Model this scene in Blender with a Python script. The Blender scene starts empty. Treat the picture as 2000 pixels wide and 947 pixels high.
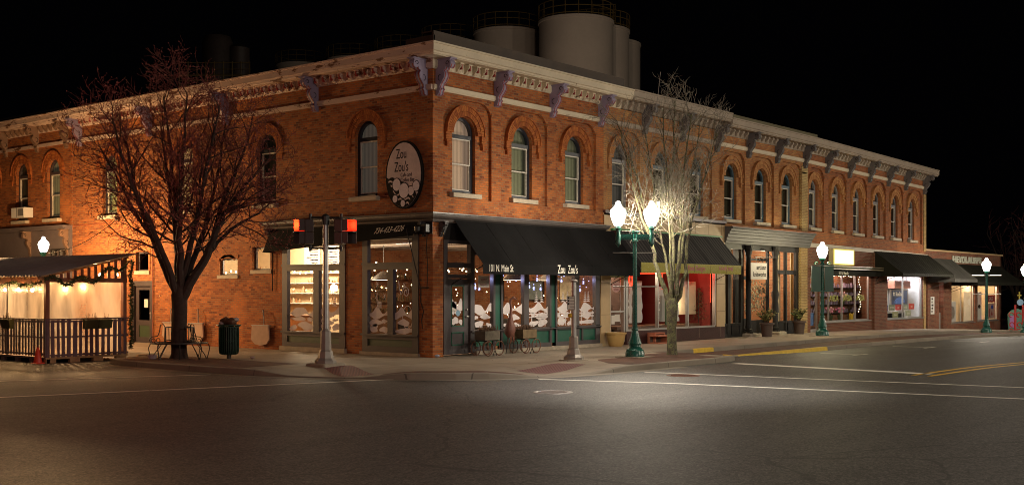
import bpy, math, random
from mathutils import Vector, Matrix, geometry
R = math.radians
# ------------------------------------------------------------------ camera, world, light, exposure
sc = bpy.context.scene
COL = sc.collection
CAM = (-23.368, -21.957, 1.9)
cd = bpy.data.cameras.new('camera'); cam = bpy.data.objects.new('camera', cd); COL.objects.link(cam)
cam.location = CAM
cam.rotation_euler = (R(90), 0, -math.atan2(0.77431, 0.63280))
cd.sensor_width = 36; cd.lens = 2239.24/2000*36; cd.shift_y = 91.5/2000; cd.clip_end = 2000; cd.clip_start = 0.1
sc.camera = cam
sc.view_settings.view_transform = 'Standard'; sc.view_settings.look = 'None'
sc.view_settings.exposure = 0.0; sc.view_settings.gamma = 1; sc.view_settings.use_curve_mapping = False
w = bpy.data.worlds.new('World'); sc.world = w; w.use_nodes = True
bg = w.node_tree.nodes['Background']; bg.inputs[0].default_value = (0.35, 0.32, 0.45, 1); bg.inputs[1].default_value = 0.0012
sc.render.engine = 'CYCLES'
cy = sc.cycles
cy.use_denoising = True
try: cy.denoiser = 'OPENIMAGEDENOISE'; cy.denoising_prefilter = 'ACCURATE'; cy.denoising_input_passes = 'RGB_ALBEDO_NORMAL'
except Exception: pass
cy.max_bounces = 7; cy.diffuse_bounces = 3; cy.glossy_bounces = 3; cy.transmission_bounces = 4; cy.transparent_max_bounces = 24
cy.sample_clamp_indirect = 2.0; cy.caustics_reflective = False; cy.caustics_refractive = False
cy.use_light_tree = True; cy.pixel_filter_type = 'BLACKMAN_HARRIS'; cy.filter_width = 1.0

def light(name, loc, power, color, radius=0.15, kind='POINT', aim=None, cone=90, blend=0.6, parent=None):
    l = bpy.data.lights.new(name, kind); l.energy = power; l.color = color
    l.shadow_soft_size = radius
    o = bpy.data.objects.new(name, l); COL.objects.link(o)
    o.location = loc
    if kind == 'SPOT':
        l.spot_size = R(cone); l.spot_blend = blend
    if aim is not None:
        o.rotation_euler = (Vector(aim)-Vector(loc)).to_track_quat('-Z', 'Y').to_euler()
    if parent is not None:
        o.parent = parent
        o.location = Vector(loc)-origin(parent)
    return o
LAMPC = (1.0, 0.87, 0.68)
# assumed street lamps of the near kerbs, added unseen behind and beside the photographer
light('assumed_street_light', (6, -26, 8.5), 3900, LAMPC, .3)
light('assumed_street_light', (26, -24, 8.0), 4800, LAMPC, .3)
light('assumed_street_light', (48, -22, 8.0), 3900, LAMPC, .3)
light('assumed_street_light', (-24, 13, 7.5), 200, (1, .50, .20), .3)
light('assumed_signal_light', (-21, -4, 5.0), 560, (1, .13, .05), .2)  # assumed unseen signal across the street, added to redden wall and tree
light('assumed_street_light', (-32, -14, 7), 1000, (1, .84, .70), .4)
light('assumed_street_light', (-14, -34, 9), 4600, (1, .89, .76), .4)
# assumed lamp added above the top of the picture for the road's light pool
light('assumed_overhead_light', (-2.5, -9.6, 9.0), 4200, (1, .95, .86), .2, 'SPOT', aim=(-2.9, -9.2, 0), cone=62, blend=1.0)
# assumed spot hidden behind the shops, added to light the silos
light('assumed_silo_light', (36, 22, 8.3), 2300, (1, .80, .60), .4, 'SPOT', aim=(60, 42, 18), cone=75)

# ------------------------------------------------------------------ helpers
def origin(o):
    v = Vector((0, 0, 0))
    while o is not None:
        v += Vector(o.location); o = o.parent
    return v
def tag(o, label=None, cat=None, group=None, kind=None):
    if label: o['label'] = label
    if cat: o['category'] = cat
    if group: o['group'] = group
    if kind: o['kind'] = kind
    return o
def thing(name, loc, label, cat, group=None):
    o = bpy.data.objects.new(name, None); COL.objects.link(o); o.location = loc
    o.empty_display_size = 0.2
    return tag(o, label, cat, group)
def TR(s, d, z): return (s, -d, z)        # main street front: s along the street, d out of the wall
def TL(s, d, z): return (-d, s, z)        # side street front
def TW(x, y, z): return (x, y, z)
def lerp(a, b, t): return a+(b-a)*t
def sst(t):
    t = max(0, min(1, t)); return t*t*(3-2*t)

class MB:
    def __init__(s, T=TW): s.v = []; s.f = []; s.T = T
    def add(s, vs, fs):
        n = len(s.v); s.v += [s.T(*p) for p in vs]; s.f += [tuple(n+i for i in f) for f in fs]; return s
    def quad(s, a, b, c, d): return s.add([a, b, c, d], [(0, 1, 2, 3)])
    def poly(s, pts): return s.add(pts, [tuple(range(len(pts)))])
    def box(s, a0, a1, b0, b1, c0, c1):
        return s.add([(a0, b0, c0), (a1, b0, c0), (a1, b1, c0), (a0, b1, c0), (a0, b0, c1), (a1, b0, c1), (a1, b1, c1), (a0, b1, c1)],
                     [(0, 3, 2, 1), (4, 5, 6, 7), (0, 1, 5, 4), (1, 2, 6, 5), (2, 3, 7, 6), (3, 0, 4, 7)])
    def cbox(s, a0, a1, b0, b1, c0, c1, r=.01):       # box with chamfered vertical and top edges (b1 side = front)
        p = [(a0+r, b0), (a1-r, b0), (a1, b0+r), (a1, b1-r), (a1-r, b1), (a0+r, b1), (a0, b1-r), (a0, b0+r)]
        n = 8; vs = [(x, y, c0) for x, y in p]+[(x, y, c1-r) for x, y in p]
        cx, cy_ = (a0+a1)/2, (b0+b1)/2
        vs += [(x+(r if x < cx else -r), y+(r if y < cy_ else -r), c1) for x, y in p]
        fs = [tuple(range(n-1, -1, -1)), tuple(range(2*n, 3*n))]
        for k in (0, n):
            fs += [(k+i, k+(i+1) % n, k+n+(i+1) % n, k+n+i) for i in range(n)]
        return s.add(vs, fs)
    def ext(s, pts, b0, b1, axis='b'):
        # polygon pts extruded; axis 'b': pts are (a,c), extruded along b; axis 'a': pts are (b,c) along a; 'c': pts (a,b) along c
        n = len(pts)
        if axis == 'b': f = lambda p, t: (p[0], t, p[1])
        elif axis == 'a': f = lambda p, t: (t, p[0], p[1])
        else: f = lambda p, t: (p[0], p[1], t)
        vs = [f(p, b0) for p in pts]+[f(p, b1) for p in pts]
        tri = geometry.tessellate_polygon([[Vector((p[0], p[1], 0)) for p in pts]])
        fs = [tuple(t) for t in tri]+[tuple(i+n for i in t) for t in tri]
        fs += [(i, (i+1) % n, n+(i+1) % n, n+i) for i in range(n)]
        return s.add(vs, fs)
    def bar(s, a, b, w, h=None, up=(0, 0, 1)):
        h = h or w; a = Vector(a); b = Vector(b); d = (b-a).normalized(); u = Vector(up)
        if abs(d.dot(u)) > .98: u = Vector((1, 0, 0))
        x = d.cross(u).normalized(); y = x.cross(d)
        vs = [tuple(p+x*i*w/2+y*j*h/2) for p in (a, b) for i, j in ((-1, -1), (1, -1), (1, 1), (-1, 1))]
        return s.add(vs, [(0, 3, 2, 1), (4, 5, 6, 7), (0, 1, 5, 4), (1, 2, 6, 5), (2, 3, 7, 6), (3, 0, 4, 7)])
    def tube(s, path, r, n=6, cap=True):
        P = [Vector(p) for p in path]; m = len(P)
        rs = r if isinstance(r, (list, tuple)) else [r]*m
        vs = []; pu = None
        for i, p in enumerate(P):
            d = (P[min(i+1, m-1)]-P[max(i-1, 0)])
            d = d.normalized() if d.length > 1e-9 else Vector((0, 0, 1))
            if pu is None:
                pu = d.orthogonal().normalized()
            else:
                pu = (pu-d*pu.dot(d))
                pu = pu.normalized() if pu.length > 1e-6 else d.orthogonal().normalized()
            q = d.cross(pu)
            for k in range(n):
                a = 2*math.pi*k/n
                vs.append(tuple(p+(pu*math.cos(a)+q*math.sin(a))*rs[i]))
        fs = [(i*n+k, i*n+(k+1) % n, (i+1)*n+(k+1) % n, (i+1)*n+k) for i in range(m-1) for k in range(n)]
        if cap: fs += [tuple(range(n-1, -1, -1)), tuple((m-1)*n+k for k in range(n))]
        return s.add(vs, fs)
    def lathe(s, prof, c=(0, 0, 0), n=20, fl=None, star=0, depth=0):
        # prof: list of (r, z)
        vs = []; m = len(prof)
        for (r, z) in prof:
            for k in range(n):
                a = 2*math.pi*k/n; rr = r*(1-(depth if star and (k % 2) else 0))
                vs.append((c[0]+rr*math.cos(a), c[1]+rr*math.sin(a), c[2]+z))
        fs = [(i*n+k, i*n+(k+1) % n, (i+1)*n+(k+1) % n, (i+1)*n+k) for i in range(m-1) for k in range(n)]
        fs += [tuple(range(n-1, -1, -1)), tuple((m-1)*n+k for k in range(n))]
        return s.add(vs, fs)
    def ball(s, c, r, n=8, m=6, sz=1.0):
        return s.lathe([(max(r*math.sin(math.pi*i/m), .0005), -r*sz*math.cos(math.pi*i/m)) for i in range(m+1)], c, n)
    def build(s, name, mat, parent=None, smooth=False, label=None, cat=None, group=None, kind=None):
        off = origin(parent) if parent is not None else Vector((0, 0, 0))
        own = Vector((0, 0, 0))
        if parent is None and s.v and kind is None:
            xs = [p[0] for p in s.v]; ys = [p[1] for p in s.v]; zs = [p[2] for p in s.v]
            own = Vector(((min(xs)+max(xs))/2, (min(ys)+max(ys))/2, min(zs)))
        off = off+own
        me = bpy.data.meshes.new(name)
        me.from_pydata([(p[0]-off.x, p[1]-off.y, p[2]-off.z) for p in s.v], [], s.f)
        me.validate(clean_customdata=False)
        mats = mat if isinstance(mat, (list, tuple)) else [mat]
        for q in mats: me.materials.append(q)
        if smooth:
            for p in me.polygons: p.use_smooth = True
            try: me.set_sharp_from_angle(angle=R(38))
            except Exception: pass
        me.update()
        o = bpy.data.objects.new(name, me); COL.objects.link(o)
        if parent is not None: o.parent = parent
        else: o.location = own
        return tag(o, label, cat, group, kind)

def copy_tree(o, parent=None):
    c = o.copy(); COL.objects.link(c)
    if parent is not None: c.parent = parent
    for ch in o.children: copy_tree(ch, c)
    return c

def text(s, size, T, s0, z0, d, mat, parent, name='lettering', sx=1.0, ext=.004, align='LEFT', slope=None, **kw):
    cu = bpy.data.curves.new('t', 'FONT'); cu.body = s; cu.size = size; cu.extrude = ext; cu.resolution_u = 3
    cu.align_x = align
    if kw.get('shear'): cu.shear = kw['shear']
    if kw.get('bold'): cu.offset = kw['bold']
    if kw.get('space'): cu.space_character = kw['space']
    o = bpy.data.objects.new('t', cu); COL.objects.link(o)
    bpy.context.view_layer.update()
    me = bpy.data.meshes.new_from_object(o.evaluated_get(bpy.context.evaluated_depsgraph_get()))
    bpy.data.objects.remove(o); bpy.data.curves.remove(cu)
    m = MB()
    flip = kw.get('flip', False)
    for v in me.vertices:
        x = v.co.x*sx; y = v.co.y; t = v.co.z
        if slope: m.v.append(T(s0+(-x if flip else x), d+t+slope*y, z0+y))
        else: m.v.append(T(s0+(-x if flip else x), d+t, z0+y))
    m.f = [tuple(p.vertices) for p in me.polygons]
    bpy.data.meshes.remove(me)
    return m.build(name, mat, parent)

# ------------------------------------------------------------------ materials
MATS = {}
def nt(name):
    m = bpy.data.materials.new(name); m.use_nodes = True; t = m.node_tree; t.nodes.clear()
    return m, t
def N(t, typ, **kw):
    n = t.nodes.new(typ)
    for k, v in kw.items():
        if k in ('inp',):
            for a, b in v.items(): n.inputs[a].default_value = b
        else: setattr(n, k, v)
    return n
def L(t, a, b): t.links.new(a, b)
def c4(c): return (c[0], c[1], c[2], 1)
def math_(t, op, a, b=None, clamp=False):
    n = N(t, 'ShaderNodeMath', operation=op, use_clamp=clamp)
    for i, x in enumerate((a, b)):
        if x is None: continue
        if isinstance(x, (int, float)): n.inputs[i].default_value = x
        else: L(t, x, n.inputs[i])
    return n.outputs[0]
def mixc(t, fac, a, b, blend='MIX'):
    n = N(t, 'ShaderNodeMix', data_type='RGBA', blend_type=blend)
    for k, x in ((0, fac), (6, a), (7, b)):
        if isinstance(x, (int, float)): n.inputs[k].default_value = x
        elif isinstance(x, (tuple, list)): n.inputs[k].default_value = c4(x)
        else: L(t, x, n.inputs[k])
    return n.outputs[2]
def ramp(t, x, p0, p1):
    n = N(t, 'ShaderNodeMapRange'); n.inputs[1].default_value = p0; n.inputs[2].default_value = p1
    L(t, x, n.inputs[0]); return n.outputs[0]
def noise(t, vec, scale, detail=4, rough=.55):
    n = N(t, 'ShaderNodeTexNoise', inp={'Scale': scale, 'Detail': detail, 'Roughness': rough})
    if vec is not None: L(t, vec, n.inputs['Vector'])
    return n.outputs['Fac']
def pos(t): return N(t, 'ShaderNodeNewGeometry').outputs['Position']
def finish(m, t, col, rough=.6, metal=0, bump=None, bs=.3, bd=.01, spec=None, emis=None, es=0, **kw):
    p = N(t, 'ShaderNodeBsdfPrincipled'); o = N(t, 'ShaderNodeOutputMaterial'); L(t, p.outputs[0], o.inputs[0])
    for k, x in (('Base Color', col), ('Roughness', rough), ('Metallic', metal)):
        if isinstance(x, (int, float)): p.inputs[k].default_value = x
        elif isinstance(x, (tuple, list)): p.inputs[k].default_value = c4(x)
        else: L(t, x, p.inputs[k])
    if spec is not None: p.inputs['Specular IOR Level'].default_value = spec
    if emis is not None:
        p.inputs['Emission Color'].default_value = c4(emis); p.inputs['Emission Strength'].default_value = es
    if bump is not None:
        b = N(t, 'ShaderNodeBump', inp={'Strength': bs, 'Distance': bd}); L(t, bump, b.inputs['Height']); L(t, b.outputs[0], p.inputs['Normal'])
    for k, x in kw.items(): p.inputs[k].default_value = x
    return m
def paint(name, col, rough=.5, var=.25, scale=2.5, metal=0, bump=.15, wear=None, wearcol=(.1, .07, .05), spec=None):
    m, t = nt(name); P = pos(t)
    n1 = noise(t, P, scale, 5); n2 = noise(t, P, scale*14, 3)
    v = math_(t, 'ADD', math_(t, 'MULTIPLY', n1, .7), math_(t, 'MULTIPLY', n2, .3))
    c = mixc(t, ramp(t, v, .3, .7), tuple(x*(1-var) for x in col), tuple(min(1, x*(1+var)) for x in col))
    if wear is not None:
        mp = N(t, 'ShaderNodeMapping'); mp.inputs['Scale'].default_value = (1, 1, 3.2); L(t, P, mp.inputs[0])
        nw = noise(t, mp.outputs[0], 1.6, 9, .68)
        c = mixc(t, ramp(t, nw, wear, wear+.015), c, wearcol)
    rr = math_(t, 'ADD', math_(t, 'MULTIPLY', n2, .2), rough-.1)
    return finish(m, t, c, rr, metal, n2, bump, .004, spec)
def emit(name, col, s):
    m, t = nt(name); e = N(t, 'ShaderNodeEmission', inp={'Color': c4(col), 'Strength': s}); o = N(t, 'ShaderNodeOutputMaterial'); L(t, e.outputs[0], o.inputs[0]); return m
def glow_glass(name, col, s, tr=.95):
    m, t = nt(name); e = N(t, 'ShaderNodeEmission', inp={'Color': c4(col), 'Strength': s}); g = N(t, 'ShaderNodeBsdfTransparent', inp={'Color': (tr, tr, tr, 1)})
    a = N(t, 'ShaderNodeAddShader'); L(t, e.outputs[0], a.inputs[0]); L(t, g.outputs[0], a.inputs[1])
    o = N(t, 'ShaderNodeOutputMaterial'); L(t, a.outputs[0], o.inputs[0]); return m
def glass(name, tint=(.9, .92, .9), refl=1.0, rough=.0):
    m, t = nt(name); g = N(t, 'ShaderNodeBsdfTransparent', inp={'Color': c4(tint)}); s = N(t, 'ShaderNodeBsdfGlossy', inp={'Roughness': rough})
    lw = N(t, 'ShaderNodeLayerWeight', inp={'Blend': .5}); fr_ = math_(t, 'ADD', math_(t, 'MULTIPLY', math_(t, 'POWER', lw.outputs['Facing'], 5), .93), .045); mx = N(t, 'ShaderNodeMixShader'); o = N(t, 'ShaderNodeOutputMaterial')
    L(t, math_(t, 'MULTIPLY', fr_, refl, True), mx.inputs[0]); L(t, g.outputs[0], mx.inputs[1]); L(t, s.outputs[0], mx.inputs[2]); L(t, mx.outputs[0], o.inputs[0]); return m
def brick(name, c1, c2, mortar, bw=.212, bh=.069, var=.36, bump=.6, msize=.009, dark=(.1, .035, .02), darkamt=.62, stain=None):
    m, t = nt(name); g = N(t, 'ShaderNodeNewGeometry'); P = g.outputs['Position']
    sp = N(t, 'ShaderNodeSeparateXYZ'); L(t, P, sp.inputs[0])
    sn = N(t, 'ShaderNodeSeparateXYZ'); L(t, g.outputs['True Normal'], sn.inputs[0])
    isx = math_(t, 'GREATER_THAN', math_(t, 'ABSOLUTE', sn.outputs[0]), .6)
    isz = math_(t, 'GREATER_THAN', math_(t, 'ABSOLUTE', sn.outputs[2]), .7)
    u = math_(t, 'ADD', math_(t, 'MULTIPLY', sp.outputs[1], isx), math_(t, 'MULTIPLY', sp.outputs[0], math_(t, 'SUBTRACT', 1, isx)))
    v = math_(t, 'ADD', math_(t, 'MULTIPLY', sp.outputs[1], isz), math_(t, 'MULTIPLY', sp.outputs[2], math_(t, 'SUBTRACT', 1, isz)))
    cb = N(t, 'ShaderNodeCombineXYZ'); L(t, u, cb.inputs[0]); L(t, v, cb.inputs[1])
    # hand-laid: slightly wavy courses
    nz = N(t, 'ShaderNodeTexNoise', inp={'Scale': 2.3, 'Detail': 2}); L(t, P, nz.inputs['Vector'])
    va = N(t, 'ShaderNodeVectorMath', operation='MULTIPLY_ADD'); L(t, nz.outputs['Color'], va.inputs[0]); va.inputs[1].default_value = (.02, .014, 0); L(t, cb.outputs[0], va.inputs[2])
    bt = N(t, 'ShaderNodeTexBrick', offset=.5, inp={'Scale': 1.0, 'Mortar Size': msize, 'Mortar Smooth': .25, 'Bias': 0.0, 'Brick Width': bw, 'Row Height': bh})
    L(t, va.outputs[0], bt.inputs['Vector'])
    bt.inputs['Color1'].default_value = (0, 0, 0, 1); bt.inputs['Color2'].default_value = (1, 1, 1, 1); bt.inputs['Mortar'].default_value = (0, 0, 0, 1)
    sep = bt.outputs['Color']
    col = mixc(t, sep, c1, c2)
    # dark burnt bricks: second brick id through a shifted lookup
    nb = noise(t, P, 9, 2); n3 = noise(t, P, .7, 4)
    idv = math_(t, 'ADD', sep, math_(t, 'MULTIPLY', nb, .35))
    col = mixc(t, ramp(t, idv, 1.11, 1.24), col, dark)
    col = mixc(t, math_(t, 'MULTIPLY', ramp(t, math_(t, 'ADD', noise(t, P, 3.1, 5), math_(t, 'MULTIPLY', n3, .5)), .55, 1.0), var), col, dark)
    st_ = N(t, 'ShaderNodeMapping'); st_.inputs['Scale'].default_value = (2.6, 2.6, .22); L(t, P, st_.inputs[0])
    col = mixc(t, math_(t, 'MULTIPLY', ramp(t, noise(t, st_.outputs[0], 1.0, 6, .65), .54, .72), .30), col, dark)
    col = mixc(t, math_(t, 'MULTIPLY', ramp(t, noise(t, P, .55, 3, .5), .56, .62), .5), col, tuple(min(1, x*1.25) for x in c1))
    if stain: col = mixc(t, ramp(t, noise(t, P, 5, 6, .7), .63, .7), col, stain)
    col = mixc(t, bt.outputs['Fac'], col, mixc(t, nb, tuple(x*.7 for x in mortar), mortar))
    h = math_(t, 'SUBTRACT', math_(t, 'MULTIPLY', noise(t, P, 60, 3), .35), bt.outputs['Fac'])
    return finish(m, t, col, .82, 0, h, bump, .012, .3)
def island(name, c1, c2, rough=.8):
    m, t = nt(name); g = N(t, 'ShaderNodeNewGeometry')
    c = mixc(t, g.outputs['Random Per Island'], c1, c2)
    c = mixc(t, math_(t, 'MULTIPLY', noise(t, g.outputs['Position'], 25, 3), .35), c, tuple(x*.4 for x in c1))
    return finish(m, t, c, rough, 0, noise(t, g.outputs['Position'], 70, 3), .4, .005, .3)

ORANGE = brick('orange_brick', (.50, .145, .032), (.23, .048, .013), (.27, .165, .085), stain=(.5, .30, .16))
SIDEB = brick('side_wall_brick', (.50, .15, .036), (.22, .05, .016), (.30, .18, .095), var=.32, stain=(.55, .33, .18))
TANB = brick('tan_brick', (.48, .24, .08), (.36, .11, .035), (.27, .18, .10), dark=(.2, .08, .04))
TANB2 = brick('buff_orange_brick', (.50, .23, .075), (.36, .11, .035), (.28, .18, .10), dark=(.22, .09, .04))
REDB = brick('red_orange_brick', (.42, .14, .045), (.27, .07, .022), (.24, .15, .085), dark=(.14, .05, .03))
BUFF = brick('buff_brick', (.55, .40, .17), (.44, .27, .1), (.25, .17, .09), dark=(.3, .16, .06), bw=.11)
DARKB = brick('dark_red_brick', (.24, .075, .04), (.13, .04, .025), (.25, .17, .11), dark=(.05, .02, .015))
INB = brick('interior_brick', (.42, .19, .09), (.32, .11, .05), (.35, .25, .16))
VOUS = island('arch_brick', (.48, .15, .035), (.26, .06, .018))
VOUST = island('tan_arch_brick', (.52, .25, .09), (.36, .13, .045))
CREAM = paint('cream_cornice_paint', (.62, .52, .38), .6, .12, 1.5, wear=.64, wearcol=(.16, .1, .06))
PEEL = paint('peeling_cornice_paint', (.60, .44, .36), .65, .15, 1.2, wear=.575, wearcol=(.17, .075, .035))
GREYC = paint('taupe_cornice_paint', (.33, .26, .20), .6, .15, 1.5)
GREYBR = paint('slate_bracket_paint', (.13, .115, .115), .6, .15)
LILAC = paint('lilac_paint', (.30, .25, .36), .5, .12)
BRRED = paint('dark_red_trim_paint', (.28, .03, .025), .5, .1)
TAUPEBR = paint('brown_bracket_paint', (.22, .13, .085), .6, .15)
STONE = paint('limestone', (.48, .40, .30), .8, .2, 5)
NAVY = paint('navy_frame_paint', (.018, .02, .030), .35, .15)
BLUEF = paint('steel_blue_frame_paint', (.07, .12, .16), .4, .15)
GREYF = paint('grey_frame_paint', (.22, .21, .22), .5, .15)
SASH = paint('white_sash_paint', (.62, .56, .48), .45, .1)
SLATE = paint('slate_shopfront_paint', (.075, .062, .065), .45, .15)
SLATEL = paint('mauve_grey_shopfront_paint', (.06, .042, .042), .5, .15)
GREEN = paint('green_panel_paint', (.014, .095, .062), .4, .15)
GREEND = paint('dull_green_panel_paint', (.045, .065, .03), .5, .2)
LAMPG = paint('green_lamp_post_paint', (.012, .10, .075), .28, .15, spec=.6)
DARKG = paint('dark_green_metal', (.012, .04, .025), .35, .2)
BLACK = paint('black_paint', (.016, .014, .013), .55, .2, spec=.25)
IRON = paint('black_iron', (.02, .017, .015), .45, .2)
RUST = paint('rusty_iron', (.14, .055, .03), .75, .4, 12)
STEEL = paint('galvanised_steel', (.5, .47, .45), .38, .15, 6, metal=.8)
GREYM = paint('grey_cast_metal', (.33, .29, .26), .5, .15, 5, metal=.3)
ALU = paint('aluminium', (.55, .53, .50), .35, .1, metal=.8)
AWN = paint('black_awning_canvas', (.009, .0085, .009), .85, .5, .9, bump=.7, spec=.12)
AWNG = paint('charcoal_awning_metal', (.016, .0155, .011), .8, .2, 1.2, spec=.15)
AWNL = paint('grey_awning_metal', (.07, .066, .056), .7, .2, 1.2)
ROOFD = paint('dark_roof_metal', (.05, .03, .018), .6, .3)
ROOF = paint('roof_membrane', (.03, .028, .026), .9, .2)
CONCW = paint('concrete_base', (.36, .30, .23), .85, .25, 6, bump=.4)
TANS = paint('tan_stone_facing', (.52, .36, .19), .5, .14, 2)
MAROON = paint('maroon_tile', (.055, .022, .022), .3, .2, 3)
WHITE = paint('white_paint', (.72, .70, .66), .6, .08)
SNOW = paint('window_snow_paint', (.76, .68, .67), .9, .08, 9)
INK = paint('black_ink', (.014, .012, .012), .85, .1, spec=.15)
TERRA = paint('terracotta', (.42, .14, .075), .7, .15)
POTC = paint('ochre_glazed_pot', (.45, .28, .10), .35, .12)
WOODP = paint('plum_stained_pallet_wood', (.105, .05, .06), .6, .3, 9)
WOODG = paint('grey_stained_pallet_wood', (.15, .125, .125), .65, .3, 9)
WOODN = paint('raw_pallet_wood', (.34, .20, .09), .7, .3, 9)
WOODR = paint('reddish_timber', (.24, .08, .035), .6, .25, 8)
BARK = paint('dark_pear_bark', (.04, .023, .017), .9, .45, 10, bump=.9)
TWIG = paint('red_lit_twig_bark', (.17, .045, .035), .8, .3, 20)  # red of the signal light is put into the twig colour
BUD = paint('reddish_buds', (.34, .10, .08), .7, .3, 30)
def lichen():
    m, t = nt('lichen_bark'); P = pos(t)
    c = mixc(t, ramp(t, noise(t, P, 9, 6, .65), .42, .6), (.10, .08, .058), (.19, .19, .085))
    c = mixc(t, ramp(t, noise(t, P, 26, 4), .55, .65), c, (.04, .035, .025))
    return finish(m, t, c, .9, 0, noise(t, P, 30, 5), .9, .02)
LICH = lichen()
TWIGP = paint('pale_twig_bark', (.30, .265, .21), .75, .3, 20)
CURT = paint('pale_curtain', (.42, .38, .28), .9, .1)
WARMW = paint('cream_interior_wall', (.70, .56, .36), .8, .08)
DARKW = paint('dark_interior_wall', (.09, .05, .035), .8, .3)
FLOORW = paint('wooden_floor', (.16, .08, .04), .5, .3, 5)
WHITEW = paint('white_interior_wall', (.78, .76, .74), .8, .04)
REDW = paint('red_interior_wall', (.22, .03, .02), .8, .1)
CONE = paint('orange_cone_plastic', (.65, .05, .02), .4, .1)
FOL = paint('evergreen_leaves', (.05, .065, .02), .7, .5, 30)
FOLY = paint('variegated_leaves', (.22, .22, .06), .6, .5, 30)
DRY = paint('dry_brown_stems', (.13, .07, .04), .8, .4, 30)
PAPER = paint('paper_notice', (.66, .60, .54), .7, .06)
TRASH = paint('brown_rubbish_bag', (.12, .06, .04), .35, .4, 8)
PINK = paint('pinkish_litter', (.45, .33, .32), .6, .2)
SILO = paint('pale_silo_concrete', (.50, .41, .34), .85, .1, .3)
RAILY = paint('ochre_railing_paint', (.15, .095, .025), .6, .2)
MOSS = paint('moss_green_canvas', (.045, .042, .008), .8, .2)
TARP = paint('beige_shield_canvas', (.42, .27, .19), .8, .12, 6)
GL = glass('window_glass'); GLD = glass('dim_window_glass', (.75, .76, .72))
GLR = glass('shop_window_glass', (.93, .93, .92), 1.1)
BULB = glow_glass('warm_bulb_glow', (1, .62, .25), 30)
LED = emit('cool_white_led', (.55, .62, 1), 9)
NEON = emit('red_neon', (1, .035, .012), 5)
LAMPM = glow_glass('street_lamp_globe', (1, .93, .82), 7)
SIGNLIT = emit('lit_sign_face', (1, .93, .60), 1.9)
TUBE = emit('white_ceiling_tube', (1, .93, .82), 12)
TUBEW = emit('warm_ceiling_light', (1, .78, .48), 9)
def awning_stripe():
    m, t = nt('striped_awning_canvas'); sp = N(t, 'ShaderNodeSeparateXYZ'); L(t, pos(t), sp.inputs[0])
    s = math_(t, 'GREATER_THAN', math_(t, 'FRACT', math_(t, 'MULTIPLY', sp.outputs[0], 5.2)), .72)
    c = mixc(t, s, (.018, .017, .019), (.085, .075, .075))
    return finish(m, t, c, .75)
AWNS = awning_stripe()
def fabric():  # clear builder's plastic, creased
    m, t = nt('translucent_plastic_sheet'); P = pos(t)
    mp = N(t, 'ShaderNodeMapping'); mp.inputs['Rotation'].default_value = (.3, .5, .2); mp.inputs['Scale'].default_value = (3, 3, .8); L(t, P, mp.inputs[0])
    n = noise(t, mp.outputs[0], .8, 3, .5)
    tl = N(t, 'ShaderNodeBsdfTranslucent', inp={'Color': (.80, .70, .56, 1)}); df = N(t, 'ShaderNodeBsdfDiffuse', inp={'Color': (.6, .5, .42, 1)})
    tr = N(t, 'ShaderNodeBsdfTransparent', inp={'Color': (.95, .9, .85, 1)}); gs = N(t, 'ShaderNodeBsdfGlossy', inp={'Roughness': .25, 'Color': (1, 1, 1, 1)})
    b = N(t, 'ShaderNodeBump', inp={'Strength': .5, 'Distance': .05}); L(t, n, b.inputs['Height'])
    for q in (tl, df, gs): L(t, b.outputs[0], q.inputs['Normal'])
    m1 = N(t, 'ShaderNodeMixShader', inp={0: .3}); L(t, tl.outputs[0], m1.inputs[1]); L(t, df.outputs[0], m1.inputs[2])
    m2 = N(t, 'ShaderNodeMixShader'); L(t, ramp(t, n, .2, .9), m2.inputs[0]); L(t, m1.outputs[0], m2.inputs[1]); L(t, tr.outputs[0], m2.inputs[2])
    m3 = N(t, 'ShaderNodeMixShader', inp={0: .06}); L(t, m2.outputs[0], m3.inputs[1]); L(t, gs.outputs[0], m3.inputs[2])
    o = N(t, 'ShaderNodeOutputMaterial'); L(t, m3.outputs[0], o.inputs[0]); return m
PLAST = fabric()
def lit_curtain(name, col, s):
    m, t = nt(name); P = pos(t); sp = N(t, 'ShaderNodeSeparateXYZ'); L(t, P, sp.inputs[0])
    wv = math_(t, 'SINE', math_(t, 'MULTIPLY', math_(t, 'ADD', sp.outputs[0], sp.outputs[1]), 38))
    c = mixc(t, ramp(t, wv, -1, 1), tuple(x*.72 for x in col), col)
    m = finish(m, t, c, .9)
    p = [n for n in t.nodes if n.type == 'BSDF_PRINCIPLED'][0]
    L(t, c, p.inputs['Emission Color']); p.inputs['Emission Strength'].default_value = s  # light of the room behind is put into the cloth as faint emission
    return m
CUR_DIM = lit_curtain('dim_green_curtain', (.36, .36, .24), .08)
CUR_PINK = lit_curtain('lit_peach_curtain', (.62, .42, .30), .42)
CUR_SIDE = lit_curtain('mauve_grey_curtain', (.38, .32, .26), .16)
CUR_YEL = lit_curtain('olive_lit_blind', (.42, .40, .18), .32)
CUR_OR = lit_curtain('amber_lit_blind', (.75, .42, .16), .8)
CUR_DARK = lit_curtain('dark_curtain', (.10, .08, .05), .03)
CUR_BLUE = lit_curtain('grey_blue_blind', (.24, .23, .24), .04)
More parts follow.
